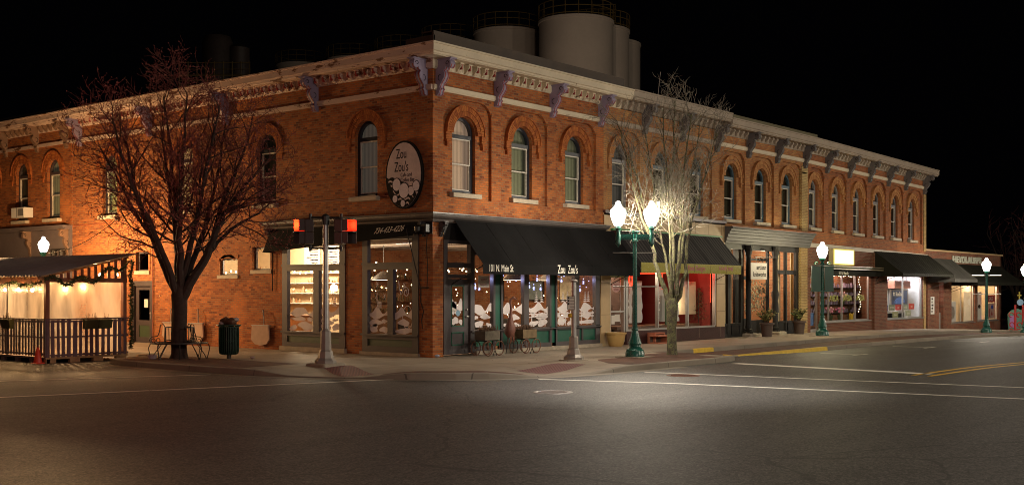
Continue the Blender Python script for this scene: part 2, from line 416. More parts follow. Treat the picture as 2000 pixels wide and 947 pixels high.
def asphalt():
    m, t = nt('asphalt'); P = pos(t)
    n1 = noise(t, P, .35, 5, .6); n2 = noise(t, P, 75, 2, .7); n3 = noise(t, P, 6, 5, .6)
    mp = N(t, 'ShaderNodeMapping'); mp.inputs['Rotation'].default_value = (0, 0, R(8)); mp.inputs['Scale'].default_value = (.25, 2.6, 1); L(t, P, mp.inputs[0])
    tr = noise(t, mp.outputs[0], .5, 4)
    c = mixc(t, ramp(t, math_(t, 'ADD', math_(t, 'MULTIPLY', n1, .6), math_(t, 'MULTIPLY', tr, .4)), .3, .7), (.052, .047, .043), (.100, .091, .082))
    ng = noise(t, P, 13, 6, .8); c = mixc(t, ramp(t, ng, .56, .68), c, (.20, .185, .165)); c = mixc(t, ramp(t, ng, .47, .36), c, (.018, .016, .014)); no = noise(t, P, .9, 6, .7); c = mixc(t, ramp(t, no, .60, .70), c, (.035, .031, .028))  # coarse grain in the colour imitates the specular sparkle of the road
    n4 = noise(t, P, 38, 3, .75)
    vc = N(t, 'ShaderNodeTexVoronoi', inp={'Scale': 34.0}); L(t, P, vc.inputs['Vector']); sv = N(t, 'ShaderNodeSeparateXYZ'); L(t, vc.outputs['Color'], sv.inputs[0])
    c = mixc(t, ramp(t, sv.outputs[0], .35, 1.0), c, (.17, .155, .14)); c = mixc(t, ramp(t, sv.outputs[1], .62, 1.0), c, (.02, .017, .015)); c = mixc(t, ramp(t, n2, .50, .72), c, (.17, .15, .13)); c = mixc(t, ramp(t, n4, .52, .40), c, (.022, .018, .015)); c = mixc(t, ramp(t, n4, .665, .70), c, (.34, .31, .27))  # aggregate speckle, with pale points painted in as glints
    # tar-sealed cracks
    vo = N(t, 'ShaderNodeTexVoronoi', feature='DISTANCE_TO_EDGE', inp={'Scale': .16})
    wz = N(t, 'ShaderNodeTexNoise', inp={'Scale': 1.1, 'Detail': 6}); L(t, P, wz.inputs['Vector'])
    va = N(t, 'ShaderNodeVectorMath', operation='MULTIPLY_ADD'); L(t, wz.outputs['Color'], va.inputs[0]); va.inputs[1].default_value = (.9, .9, 0); L(t, P, va.inputs[2]); L(t, va.outputs[0], vo.inputs['Vector'])
    crack = math_(t, 'LESS_THAN', vo.outputs['Distance'], .0032)
    c = mixc(t, math_(t, 'MULTIPLY', crack, .6), c, (.014, .012, .011))
    rg = math_(t, 'ADD', math_(t, 'MULTIPLY', math_(t, 'ADD', math_(t, 'MULTIPLY', n3, .4), math_(t, 'MULTIPLY', tr, .6)), .34), .42)
    return finish(m, t, c, rg, 0, math_(t, 'ADD', n2, math_(t, 'MULTIPLY', n3, .5)), .5, .010, .5)
ASPH = asphalt()
def concrete(name, col, joint=1.5, jw=.012, stain=(.12, .09, .06)):
    m, t = nt(name); P = pos(t)
    bt = N(t, 'ShaderNodeTexBrick', offset=0, inp={'Scale': 1, 'Mortar Size': jw, 'Brick Width': joint, 'Row Height': joint, 'Mortar Smooth': .1}); L(t, P, bt.inputs['Vector'])
    bt.inputs['Color1'].default_value = (.9, .9, .9, 1); bt.inputs['Color2'].default_value = (1.1, 1.1, 1.1, 1)
    c = mixc(t, ramp(t, noise(t, P, .8, 6, .65), .3, .75), tuple(x*1.08 for x in col), tuple(x*.72 for x in col))
    c = mixc(t, 1.0, c, bt.outputs['Color'], 'MULTIPLY')
    c = mixc(t, ramp(t, noise(t, P, 3.3, 7, .7), .66, .74), c, stain)
    c = mixc(t, bt.outputs['Fac'], c, tuple(x*.45 for x in col))
    return finish(m, t, c, .75, 0, math_(t, 'SUBTRACT', noise(t, P, 45, 4), bt.outputs['Fac']), .4, .006, .35)
SIDEW = concrete('sidewalk_concrete', (.36, .29, .22))
KERB = concrete('kerb_concrete', (.27, .225, .175), 2.4)
PAVER = brick('brick_pavers', (.17, .08, .055), (.125, .06, .045), (.10, .07, .05), bw=.2, bh=.1, bump=.5, dark=(.07, .04, .03), msize=.006)
YKERB = paint('yellow_kerb_paint', (.72, .46, .02), .6, .2, 6, wear=.66, wearcol=(.2, .15, .1))
RLINEW = paint('white_road_paint', (.78, .72, .62), .6, .2, 5, wear=.66, wearcol=(.07, .06, .05))
RLINEY = paint('yellow_road_paint', (.72, .42, .03), .6, .2, 5, wear=.68, wearcol=(.07, .06, .05))
def tactile():
    m, t = nt('red_tactile_paving'); P = pos(t)
    mp = N(t, 'ShaderNodeMapping'); mp.inputs['Scale'].default_value = (1, 1, 0); mp.inputs['Rotation'].default_value = (0, 0, R(45)); L(t, P, mp.inputs[0])
    vo = N(t, 'ShaderNodeTexVoronoi', inp={'Scale': 14, 'Randomness': 0}); L(t, mp.outputs[0], vo.inputs['Vector'])
    d = ramp(t, vo.outputs['Distance'], .42, .25)
    c = mixc(t, d, (.15, .05, .045), (.28, .11, .10))
    return finish(m, t, c, .7, 0, d, .8, .01)
TACT = tactile()
# ------------------------------------------------------------------ ground
def zg(x):
    if x < 20: return 0.0
    if x < 55: return -0.00065*(x-20)**2
    return max(-1.7, -0.796-.0455*(x-55))
RAMPS = [(-5.75, -1.9), (-1.5, -5.85)]
def zr(x, y=0): return zg(x)-.14-.12*sst((x-6.3)/9)
def zs(x, y):
    z = zg(x)
    for rx, ry in RAMPS:
        z -= .115*(1-sst((math.hypot(x-rx, y-ry)-.7)/1.5))
    if y < -3.29 and x > 6.2: z -= .13*sst((x-6.2)/2.5)
    return z
def frange(a, b, st):
    n = max(1, int(round(abs(b-a)/st))); return [a+(b-a)*i/n for i in range(n+1)]
m = MB()
xs = [-220, -120, -70]+frange(-45, 6, 3)+frange(6.5, 11, .5)+frange(12, 60, 2)+[66, 75, 100, 160, 240]
ys = [-220, -120, -60, -30, -12, 0, 20, 60, 120, 240]
for i, x in enumerate(xs):
    for y in ys: m.v.append((x, y, zr(x)))
ny = len(ys)
for i in range(len(xs)-1):
    for j in range(ny-1):
        a = i*ny+j; m.f.append((a, a+ny, a+ny+1, a+1))
m.build('road', ASPH, kind='structure')
def resample(P, st):
    out = [P[0]]
    for a, b in zip(P, P[1:]):
        n = max(1, int(math.dist(a, b)/st))
        out += [(a[0]+(b[0]-a[0])*k/n, a[1]+(b[1]-a[1])*k/n) for k in range(1, n+1)]
    return out
K = [(-3.7, 60), (-3.7, 20), (-3.7, 7.6), (-4.1, 7.1), (-5.9, 6.6), (-6.2, 5.6), (-6.28, 4), (-6.3, 1.7), (-6.22, .3), (-6.0, -1.0), (-5.72, -1.9), (-5.33, -2.8),
     (-4.75, -3.75), (-4.08, -4.55), (-3.5, -5.05), (-2.9, -5.4), (-2.2, -5.68), (-1.5, -5.85), (-.7, -6.0), (.3, -6.1), (2.8, -6.18), (5.6, -6.22), (6.2, -6.05), (6.5, -5.7), (7.2, -5.3), (8.7, -4.95), (12, -4.9), (60, -4.9), (61, -4)]
K = resample(K, .35)
KN = []
for i, p in enumerate(K):
    a = K[max(0, i-1)]; b = K[min(len(K)-1, i+1)]
    dx, dy = b[0]-a[0], b[1]-a[1]; l = math.hypot(dx, dy)
    KN.append((dy/l, -dx/l))        # outward (to the road): right side of travel
# travel runs from +y down to the corner and on to +x; the road lies to the right hand = (dy,-dx)
KN = [(-n[0], -n[1]) if (n[0]*(p[0]-2)+n[1]*(p[1]-2)) < 0 else n for n, p in zip(KN, K)]
def kerb_mesh(idx, w=.16):
    m = MB()
    for i in idx:
        p, n = K[i], KN[i]
        zt = zs(p[0], p[1])+.004; zb = zr(p[0])-.03
        q = (p[0]-n[0]*w, p[1]-n[1]*w)
        m.v += [(q[0], q[1], zs(*q)-.05), (q[0], q[1], zs(*q)+.004), (p[0]-n[0]*.02, p[1]-n[1]*.02, zt), (p[0], p[1], zt-.018), (p[0]+n[0]*.025, p[1]+n[1]*.025, zb)]
    k = len(idx)
    m.f = [(i*5+j, i*5+j+1, (i+1)*5+j+1, (i+1)*5+j) for i in range(k-1) for j in range(4)]
    return m
isy = lambda p: (5.75 < p[0] < 7.1 and p[1] < -5.3) or (8.3 < p[0] < 15.0 and p[1] < -4)
runs = []; cur = [0]; cy_ = isy(K[0])
for i in range(1, len(K)):
    if isy(K[i]) != cy_:
        cur.append(i); runs.append((cy_, cur)); cur = [i]; cy_ = isy(K[i])
    else: cur.append(i)
runs.append((cy_, cur))
for yel, idx in runs:
    kerb_mesh(idx).build('kerb', YKERB if yel else KERB, kind='structure')
g = MB()
idx = [i for i, p in enumerate(K) if p[0] < 3 and p[1] < 6.5]
for i in idx:
    p, n = K[i], KN[i]
    for o in (.02, .38): q = (p[0]+n[0]*o, p[1]+n[1]*o); g.v.append((q[0], q[1], zr(q[0])+.005))
g.f = [(i*2, i*2+1, i*2+3, i*2+2) for i in range(len(idx)-1)]
g.build('gutter', KERB, kind='structure')
# pavement: fan between kerb and building line
m = MB(); NR = 14
idx = [i for i, p in enumerate(K) if p[0] <= 6.25]
def inner(p):
    if p[1] > .2: return (.25, p[1])
    if p[0] > .2: return (p[0], .25)
    return (.25, .25)
for i in idx:
    p, n = K[i], KN[i]; q = (p[0]-n[0]*.15, p[1]-n[1]*.15); e = inner(q)
    for k in range(NR+1):
        t = k/NR; x, y = lerp(q[0], e[0], t), lerp(q[1], e[1], t); m.v.append((x, y, zs(x, y)))
m.f = [(i*(NR+1)+k, i*(NR+1)+k+1, (i+1)*(NR+1)+k+1, (i+1)*(NR+1)+k) for i in range(len(idx)-1) for k in range(NR)]
xe = K[idx[-1]][0]-KN[idx[-1]][0]*.15
# upper walk and lower strip along the main street
X = frange(xe, 11, .35)+frange(12, 61, 1.0)
def yout(x):
    best = [p for p in K if p[0] >= 5.9 and p[1] < -3]
    for a, b in zip(best, best[1:]):
        if a[0] <= x <= b[0] and b[0] > a[0]: return lerp(a[1], b[1], (x-a[0])/(b[0]-a[0]))+.15
    return -4.75
base = len(m.v)
for x in X:
    for y in (.25, -1.2, -2.4, -3.15): m.v.append((x, y, zg(x)))
m.f += [(base+i*4+k, base+i*4+k+1, base+i*4+4+k+1, base+i*4+4+k) for i in range(len(X)-1) for k in range(3)]
m.build('sidewalk', SIDEW, kind='structure')
m = MB()
for x in X:
    yo = yout(x)
    for k in range(5):
        y = lerp(-3.3, yo, k/4); m.v.append((x, y, zs(x, y-.02)))
m.f = [(i*5+k, i*5+k+1, i*5+6+k, i*5+5+k) for i in range(len(X)-1) for k in range(4)]
m.build('lower_sidewalk', PAVER, kind='structure')
for nm, x0, x1, mt in (('kerb', xe, 8.6, KERB), ('kerb', 8.6, 9.9, YKERB), ('kerb', 9.9, 61, KERB)):
    m = MB(); XX = frange(x0, x1, .5)
    for x in XX:
        m.v += [(x, -3.15, zg(x)-.02), (x, -3.15, zg(x)+.004), (x, -3.28, zg(x)+.004), (x, -3.3, zg(x)-.012), (x, -3.31, zs(x, -3.35)-.02)]
    m.f = [(i*5+j, i*5+j+1, (i+1)*5+j+1, (i+1)*5+j) for i in range(len(XX)-1) for j in range(4)]
    m.build(nm, mt, kind='structure')
# brick paver bands behind the kerb
def paver(sel, wfun, name='brick_paving'):
    m = MB(); idx = [i for i, p in enumerate(K) if sel(p)]
    for i in idx:
        p, n = K[i], KN[i]; wd = wfun(p)
        for k in range(5):
            o = .17+wd*k/4; x, y = p[0]-n[0]*o, p[1]-n[1]*o; m.v.append((x, y, zs(x, y)+.005))
    m.f = [(i*5+k, i*5+k+1, i*5+6+k, i*5+5+k) for i in range(len(idx)-1) for k in range(4)]
    m.build(name, PAVER, kind='structure')
paver(lambda p: p[1] > .6 and p[1] < 6.3 and p[0] < -5.5, lambda p: 2.0)
paver(lambda p: -5.3 < p[0] < -2.3 and p[1] < -2.4, lambda p: .55*min(1, (p[0]+5.6)*1.2, (-2.0-p[0])*1.2))
paver(lambda p: .9 < p[0] < 5.9 and p[1] < -5, lambda p: min(1.9, .6+(p[0]-.9)*1.2))
def pad(cx, cy, ang, hw, hh, nm, mt, dz):
    m = MB(); c, s = math.cos(R(ang)), math.sin(R(ang)); n = 6
    for i in range(n+1):
        for j in range(n+1):
            a, b = lerp(-hw, hw, i/n), lerp(-hh, hh, j/n); x, y = cx+a*c-b*s, cy+a*s+b*c; m.v.append((x, y, zs(x, y)+dz))
    m.f = [(i*(n+1)+j, (i+1)*(n+1)+j, (i+1)*(n+1)+j+1, i*(n+1)+j+1) for i in range(n) for j in range(n)]
    return m.build(nm, mt, kind='structure')
pad(-4.55, -1.45, 62, 1.05, .38, 'tactile_paving', TACT, .008)
pad(-.75, -4.75, 8, 1.05, .40, 'tactile_paving', TACT, .008)
pad(5.3, -4.51, 0, 1.3, .75, 'tree_pit_paving', PAVER, .009)
# painted lines on the road
def line(a, b, w, mt, name='road_marking', dz=.006):
    m = MB(); n = max(1, int(math.dist(a, b)/.6)); dx, dy = (b[0]-a[0]), (b[1]-a[1]); l = math.hypot(dx, dy); px, py = -dy/l*w/2, dx/l*w/2
    for i in range(n+1):
        x, y = a[0]+dx*i/n, a[1]+dy*i/n
        for q in ((x+px, y+py), (x-px, y-py)): m.v.append((q[0], q[1], zr(q[0])+dz))
    m.f = [(i*2, i*2+1, i*2+3, i*2+2) for i in range(n)]
    m.build(name, mt, kind='structure')
line((-24, 9.2), (-6.7, .97), .13, RLINEW); line((-25, 3.3), (-12.72, -.77), .15, RLINEW); line((-12.72, -.77), (-4.96, -3.42), .15, RLINEW)
line((-2.82, -5.95), (-1.92, -8.75), .15, RLINEW); line((-1.92, -8.75), (-.3, -19), .17, RLINEW)
line((.6, -6.6), (2.2, -18), .16, RLINEW)
line((5.0, -6.7), (4.42, -12.3), .40, RLINEW)
line((3.75, -12.1), (60, -14.2), .14, RLINEY); line((3.7, -12.5), (60, -14.6), .14, RLINEY)
for x in (13, 19.5, 26, 32.5):
    line((x, -5.6), (x, -7.0), .1, RLINEW); line((x-.6, -7.0), (x+.6, -7.0), .1, RLINEW)
def disc(name, cx, cy, r, mt, ring, label, cat):
    z = zr(cx)
    m = MB(); m.lathe([(r+.06, .002), (r+.05, .012), (r, .013), (r-.01, .006), (.01, .006)], (cx, cy, z), 28)
    o = m.build(name, mt, None, False, label, cat)
    m = MB()
    for k in range(-4, 5):
        h = math.sqrt(max(0, (r*.85)**2-(k*r*.2)**2)); m.box(cx+k*r*.2-.012, cx+k*r*.2+.012, cy-h, cy+h, z+.006, z+.014)
    m.build('cover_ribs', ring, o)
disc('manhole_cover', -5.25, -8.2, .34, GREYM, STEEL, 'round grey manhole cover in the open asphalt before the corner', 'manhole cover')
disc('manhole_cover', .25, -7.9, .34, RUST, RUST, 'reddish rusty manhole cover between the two crosswalk lines', 'manhole cover')

# ------------------------------------------------------------------ building helpers
def wall_arch(m, s0, s1, z0, z1, d, wins, t=.22, n=14):
    # wins: (centre, half width, sill z, spring z), sorted; flat wall with arched holes and reveals of depth t
    edges = [s0]
    for c, h, a, b in wins: edges += [c-h, c+h]
    edges.append(s1)
    for i in range(0, len(edges), 2):
        m.quad((edges[i], d, z0), (edges[i+1], d, z0), (edges[i+1], d, z1), (edges[i], d, z1))
    for c, h, a, b in wins:
        m.quad((c-h, d, z0), (c+h, d, z0), (c+h, d, a), (c-h, d, a))
        pts = [(c-h*math.cos(math.pi*k/n), b+h*math.sin(math.pi*k/n)) for k in range(n+1)]
        for p, q in zip(pts, pts[1:]):
            m.quad((p[0], d, p[1]), (q[0], d, q[1]), (q[0], d, z1), (p[0], d, z1))
            m.quad((p[0], d, p[1]), (q[0], d, q[1]), (q[0], d-t, q[1]), (p[0], d-t, p[1]))
        m.quad((c-h, d, a), (c-h, d, b), (c-h, d-t, b), (c-h, d-t, a)); m.quad((c+h, d, a), (c+h, d, b), (c+h, d-t, b), (c+h, d-t, a))
        m.quad((c-h, d, a), (c+h, d, a), (c+h, d-t, a), (c-h, d-t, a))
def wall_rect(m, s0, s1, z0, z1, d, ops=(), t=.2):
    S = sorted(set([s0, s1]+[min(max(o[k], s0), s1) for o in ops for k in (0, 1)])); Z = sorted(set([z0, z1]+[min(max(o[k], z0), z1) for o in ops for k in (2, 3)]))
    for a, b in zip(S, S[1:]):
        for c, e in zip(Z, Z[1:]):
            ms, mz = (a+b)/2, (c+e)/2
            if any(o[0] < ms < o[1] and o[2] < mz < o[3] for o in ops): continue
            m.quad((a, d, c), (b, d, c), (b, d, e), (a, d, e))
    for a, b, c, e in ops:
        if t:
            m.quad((a, d, c), (a, d, e), (a, d-t, e), (a, d-t, c)); m.quad((b, d, c), (b, d, e), (b, d-t, e), (b, d-t, c))
            m.quad((a, d, c), (b, d, c), (b, d-t, c), (a, d-t, c)); m.quad((a, d, e), (b, d, e), (b, d-t, e), (a, d-t, e))
def arch_pts(c, h, a, b, n=14):
    return [(c-h, a)]+[(c-h*math.cos(math.pi*k/n), b+h*math.sin(math.pi*k/n)) for k in range(n+1)]+[(c+h, a)]
def ring(m, c, b, r0, r1, d0, d1, n=14, a0=0, a1=math.pi):
    for k in range(n):
        t0, t1 = a0+(a1-a0)*k/n, a0+(a1-a0)*(k+1)/n
        P = [(c-r*math.cos(t), b+r*math.sin(t)) for t in (t0, t1) for r in (r0, r1)]
        vs = [(p[0], d, p[1]) for d in (d0, d1) for p in P]
        m.add(vs, [(4, 5, 7, 6), (0, 1, 5, 4), (2, 3, 7, 6), (0, 2, 6, 4), (1, 3, 7, 5)])
def arched_window(T, par, c, h, a, b, d, frame, curtain, sashm=SASH, glassm=GLD, sill=STONE, up=None, n=14):
    """window in an arched opening: frame mesh with sash, glass, curtain and sill below it"""
    fw = .085; f0, f1 = d-.21, d-.11
    m = MB(T); ring(m, c, b, h-fw, h, f0, f1, n)
    m.box(c-h, c-h+fw, f0, f1, a, b); m.box(c+h-fw, c+h, f0, f1, a, b)
    m.box(c-h+fw, c+h-fw, f0, f1, a, a+.1); m.box(c-h+fw, c+h-fw, f0, f1+.015, b-.12, b-.01)
    W = m.build('window', frame, par)
    m = MB(T); i = h-fw; s0, s1 = f0+.02, f1-.02; w_ = .032
    for z0, z1, dd in ((a+.1, (a+b)/2+.02, -.02), ((a+b)/2-.02, b-.12, 0)):
        m.box(c-i, c-i+w_, s0+dd, s1+dd, z0, z1); m.box(c+i-w_, c+i, s0+dd, s1+dd, z0, z1)
        m.box(c-i+w_, c+i-w_, s0+dd, s1+dd, z0, z0+w_); m.box(c-i+w_, c+i-w_, s0+dd, s1+dd, z1-w_, z1)
    m.build('sash', sashm, W)
    m = MB(T); m.poly([(p[0], f0+.035, p[1]) for p in arch_pts(c, h-.02, a+.02, b, n)]); m.build('glass', glassm, W)
    m = MB(T)
    if up is None:
        m.poly([(p[0], d-.34, p[1]) for p in arch_pts(c, h+.15, a-.1, b, n)]); m.build('curtain', curtain, W)
    else:
        m.poly([(p[0], d-.34, p[1]) for p in arch_pts(c, h+.15, b-.08, b, n)]); m.build('upper_blind', up, W)
        m = MB(T); m.quad((c-h-.15, d-.335, a-.1), (c+h+.15, d-.335, a-.1), (c+h+.15, d-.335, b-.08), (c-h-.15, d-.335, b-.08)); m.build('curtain', curtain, W)
    if sill:
        m = MB(T); m.cbox(c-h-.12, c+h+.12, d-.2, d+.17, a-.13, a+.0, .012); m.build('sill', sill, W)
    return W
def hood(m, c, h, b, d0, d1, n=26, leg=.3, w_=.3):
    # two rings of radial bricks and a pair of dropped ends on little corbels
    for r0, r1, dd in ((h+.02, h+.155, -.012), (h+.165, h+w_, 0)):
        k = int(n*(1.0 if r0 < h+.1 else 1.25))
        for j in range(k):
            t0, t1 = math.pi*(j+.07)/k, math.pi*(j+.93)/k
            P = [(c-r*math.cos(t), b+r*math.sin(t)) for t in (t0, t1) for r in (r0, r1)]
            vs = [(p[0], d, p[1]) for d in (d0, d1+dd) for p in P]
            m.add(vs, [(4, 5, 7, 6), (0, 1, 5, 4), (2, 3, 7, 6), (0, 2, 6, 4), (1, 3, 7, 5)])
    ring(m, c, b, h+w_, h+w_+.04, d0, d1+.03, n)
    for sg in (-1, 1):
        a_, b_ = sorted((c+sg*(h+.20), c+sg*(h+w_+.04)))
        for q in range(3): m.box(a_, b_, d0, d1-.01-.004*q, b-.075*(q+1)+.008, b-.075*q)
        m.box(a_-.02, b_+.02, d0, d1+.03, b-.27, b-.225)
        mid = (a_+b_)/2; m.box(mid-.035, mid+.035, d0, d1-.005, b-.40, b-.27)
def bracket(par, T, s, zt, cheek, red, hgt=1.0, w_=.2, dep=.56, ridge=None, name='cornice_bracket'):
    P = [(0, 0), (.98, 0), (.98, -.05), (.93, -.06), (1.0, -.11), (1.02, -.18), (.97, -.25), (.87, -.285), (.76, -.27), (.70, -.235), (.66, -.25), (.64, -.30), (.50, -.335), (.58, -.39), (.60, -.46), (.55, -.54), (.44, -.62), (.33, -.69), (.27, -.76), (.27, -.80), (.33, -.83), (.25, -.88), (.22, -.97), (.12, -1.0), (0, -1.0)]
    pts = [(d*dep, zt+z*hgt) for d, z in P]
    m = MB(T); m.ext(pts, s-w_/2, s+w_/2, 'a'); m.box(s-w_/2-.03, s+w_/2+.03, 0, dep*1.08, zt-.03*hgt, zt+.004)
    B = m.build(name, cheek, par)
    m = MB(T); cx, cz = .30, -.45
    q = [(d*dep+.012, zt+z*hgt) for d, z in P[5:-1]]
    for o in (-.3, .3):
        for (a, b) in zip(q, q[1:]):
            m.add([(s+o*w_-.018, a[0], a[1]), (s+o*w_+.018, a[0], a[1]), (s+o*w_+.018, b[0], b[1]), (s+o*w_-.018, b[0], b[1])], [(0, 1, 2, 3)])
    m.build('front_groove', red, B)
    m = MB(T)
    for sg in (-1, 1):
        x = s+sg*(w_/2+.004)
        m.tube([(x, dep*(.78+.13*math.cos(u*.55)*(1-u*.07)), zt+hgt*(-.15+.075*math.sin(u*.55)*(1-u*.07))) for u in range(11)], .009, 4)
        m.tube([(x, dep*(.30+.12*math.cos(1.2+u*.5)), zt+hgt*(-.52+.08*math.sin(1.2+u*.5))) for u in range(8)], .009, 4)
    m.build('scroll_line', INK, B)
    return B
def dentils(par, T, sa, sb, z, mat, red, step=.36, skip=()):
    n = int((sb-sa)/step); k = 0
    for i in range(n):
        s = sa+(sb-sa)*(i+.5)/n
        if any(abs(s-q) < .2 for q in skip): continue
        m = MB(T); r = MB(T)
        m.ext([(.08, z+.2), (.25, z+.2), (.26, z+.13), (.20, z+.08), (.17, z+.03), (.12, z-.01), (.08, z-.02)], s-.06, s+.06, 'a')
        m.box(s-.08, s+.08, .08, .275, z+.2, z+.23)
        if red: r.box(s-.02, s+.02, .17, .268, z+.045, z+.19); r.box(s+.1, s+.118, .085, .092, z+.0, z+.16)
        D_ = m.build('dentil', mat, par)
        if red: r.build('dentil_stripe', red, D_)
CPROF = [(0, 8.06), (.05, 8.06), (.085, 8.12), (.085, 8.32), (.50, 8.32), (.52, 8.345), (.545, 8.35), (.56, 8.40), (.60, 8.42), (.60, 8.60), (.635, 8.61), (.635, 8.655), (.0, 8.70)]
def sweep(m, prof, stations):
    # stations: list of functions mapping (d,z)->xyz
    n = len(prof)
    for f in stations: m.v += [f(d, z) for d, z in prof]
    for k in range(len(stations)-1):
        m.f += [(k*n+i, k*n+i+1, (k+1)*n+i+1, (k+1)*n+i) for i in range(n-1)]
    m.f += [tuple(range(n)), tuple((len(stations)-1)*n+i for i in range(n))]
def upper_front(par, T, s0, s1, cs, pil, wallm, hoodm, frame, curt, brk, cornm, z_lo=4.36, recess=.1, hw=.5, up=None, lowbrick=None, top=None):
    sa, zsill, zsp = .1, 4.66, 6.37
    wins = [(c, hw, zsill, zsp) for c in cs]
    m = MB(T); wall_arch(m, s0, s1, 4.45, 8.1, -recess, wins)
    # raised upper field, pilasters and base course
    edges = sorted(pil)
    pw = .22
    ps = [(p-pw, p+pw) for p in edges]
    bays = []
    for a, b in zip(ps, ps[1:]): bays.append((a[1], b[0]))
    for a, b in ps:
        a2, b2 = max(a, s0), min(b, s1)
        m.box(a2, b2, -recess-.02, 0, 4.45, 7.28)
        if b2-a2 > .2:
            m.box(a2-.03 if a > s0 else a2, b2+.03 if b < s1 else b2, -recess, .03, 6.98, 7.04)
            m.box(a2-.015 if a > s0 else a2, b2+.015 if b < s1 else b2, -recess, .02, 7.04, 7.09)
    r = .48
    for a, b in bays:
        pts = [(a-.22, 8.06), (a-.22, 7.28), (a, 7.28), (a, 6.98)]
        pts = [(a, 8.06), (a, 6.86)]+[(a+r-r*math.cos(math.pi/2*k/6), 6.86+r*math.sin(math.pi/2*k/6)) for k in range(1, 7)]
        pts += [(b-r+r*math.sin(math.pi/2*k/6), 6.86+r*math.cos(math.pi/2*k/6)) for k in range(0, 7)]+[(b, 8.06)]
        m.ext(pts, -recess-.02, 0, 'b')
    for a, b in ps:
        m.box(max(a, s0), min(b, s1), -recess-.02, 0, 7.28, 8.06)
    m.box(s0, s1, -recess-.02, .02, z_lo, 4.5)
    m.build('brick_wall', wallm, par)
    for c in cs: m = MB(T); hood(m, c, hw, zsp, -recess, 0.0); m.build('window_hood', hoodm, par)
    m = MB(T); m.box(s0, s1, -.05, .07, 7.5, 7.62); m.box(s0, s1, -.05, .045, 7.47, 7.5); m.build('belt_course', cornm[1], par)
    for i, c in enumerate(cs):
        arched_window(T, par, c, hw-.0, zsill, zsp, -recess, frame if not isinstance(frame, list) else frame[i], curt[i % len(curt)], up=(up[i] if up else None))
    return m
def cornice(par, f0, f1, mid, mat, dz=0, name='cornice'):
    m = MB(); st = [lambda d, z: f0(d, z+dz)]+([lambda d, z: mid(d, z+dz)] if mid else [])+[lambda d, z: f1(d, z+dz)]
    sweep(m, CPROF, st)
    return m.build(name, mat, par)
# ------------------------------------------------------------------ the corner brick building
rnd = random.Random(5)
def blob(c, z, rx, rz, n=18, rough=.18, r=rnd):
    ph = [r.uniform(0, 6.28) for _ in range(4)]
    return [(c+rx*math.cos(a)*(1+rough*math.sin(2*a+ph[0])+rough*.5*math.sin(3*a+ph[1])), z+rz*math.sin(a)*(1+rough*math.sin(2*a+ph[2])+rough*.6*math.sin(3*a+ph[3]))) for a in [2*math.pi*i/n for i in range(n)]]
def snow(T, par, a, b, z0, d, seed, fence=False, tree=False, deer=False):
    r = random.Random(seed); m = MB(T); W = b-a; e = .004
    def put(pts): m.ext([(min(b-.015, max(a+.015, p[0])), max(z0+.015, p[1])) for p in pts], d, d+e)
    st = seed % 3
    low = [((.5, .10, .46, .075),), ((.27, .13, .2, .10), (.72, .14, .24, .11)), ((.3, .14, .27, .12), (.82, .1, .15, .08))][st]
    mid = [((.55, .32, .26, .10),), ((.2, .36, .12, .06), (.62, .38, .25, .07)), ((.26, .38, .12, .05), (.66, .33, .3, .09))][(seed*7+st) % 3]
    for q in low+mid: put(blob(a+W*(q[0]+r.uniform(-.04, .04)), z0+q[1]+r.uniform(-.015, .02), W*q[2], q[3], r=r, rough=.24))
    # peaked drifts
    n = 14; top = []; ph = r.uniform(0, 6)
    for i in range(n+1):
        t = i/n; top.append((a+W*(.02+lerp(.7, .96, r.random() if i == 0 else 1)*t), z0+.56+.2*abs(math.sin(ph+t*4.2))**1.5+.03*math.sin(t*15+ph)))
    bot = [(p[0], z0+.48+.06*math.sin(p[0]*8+ph)) for p in reversed(top)]
    put(top+bot)
    if tree:
        for q in (r.uniform(.3, .45), r.uniform(.62, .75)):
            c = a+W*q; zt = z0+.78
            for k in range(5):
                ww = .12-.02*k; put([(c-ww, zt+.07*k), (c+ww, zt+.07*k), (c, zt+.07*k+.055)])
    if fence:
        for q in (.2, .55, .85):
            c = a+W*q; l = r.uniform(-.04, .04); m.ext([(c-.015, z0+.03), (c+.02, z0+.03), (c+.02+l, z0+.48), (c-.015+l, z0+.48)], d+.006, d+.01)
        for z in (.3, .4): m.ext([(a+.03, z0+z), (b-.03, z0+z+.05*r.uniform(-1, 1)), (b-.03, z0+z+.03), (a+.03, z0+z+.03)], d+.011, d+.014)
    if deer:
        c = a+W*.5; zt = z0+.76
        for p in ([(c-.1, zt+.1), (c+.08, zt+.1), (c+.09, zt+.19), (c-.09, zt+.18)], [(c+.05, zt+.15), (c+.09, zt+.15), (c+.13, zt+.3), (c+.08, zt+.3)], [(c+.07, zt+.27), (c+.19, zt+.26), (c+.11, zt+.33)],
                  [(c-.09, zt-.02), (c-.07, zt-.02), (c-.06, zt+.12), (c-.09, zt+.12)], [(c-.04, zt-.02), (c-.02, zt-.02), (c-.02, zt+.12), (c-.05, zt+.12)], [(c+.03, zt-.02), (c+.05, zt-.02), (c+.06, zt+.12), (c+.03, zt+.12)], [(c+.06, zt-.02), (c+.075, zt-.02), (c+.085, zt+.12), (c+.06, zt+.12)],
                  [(c+.09, zt+.32), (c+.10, zt+.32), (c+.06, zt+.44), (c+.05, zt+.43)], [(c+.11, zt+.32), (c+.12, zt+.32), (c+.15, zt+.44), (c+.14, zt+.44)]): put(p)
    m.build('painted_snow', SNOW, par)
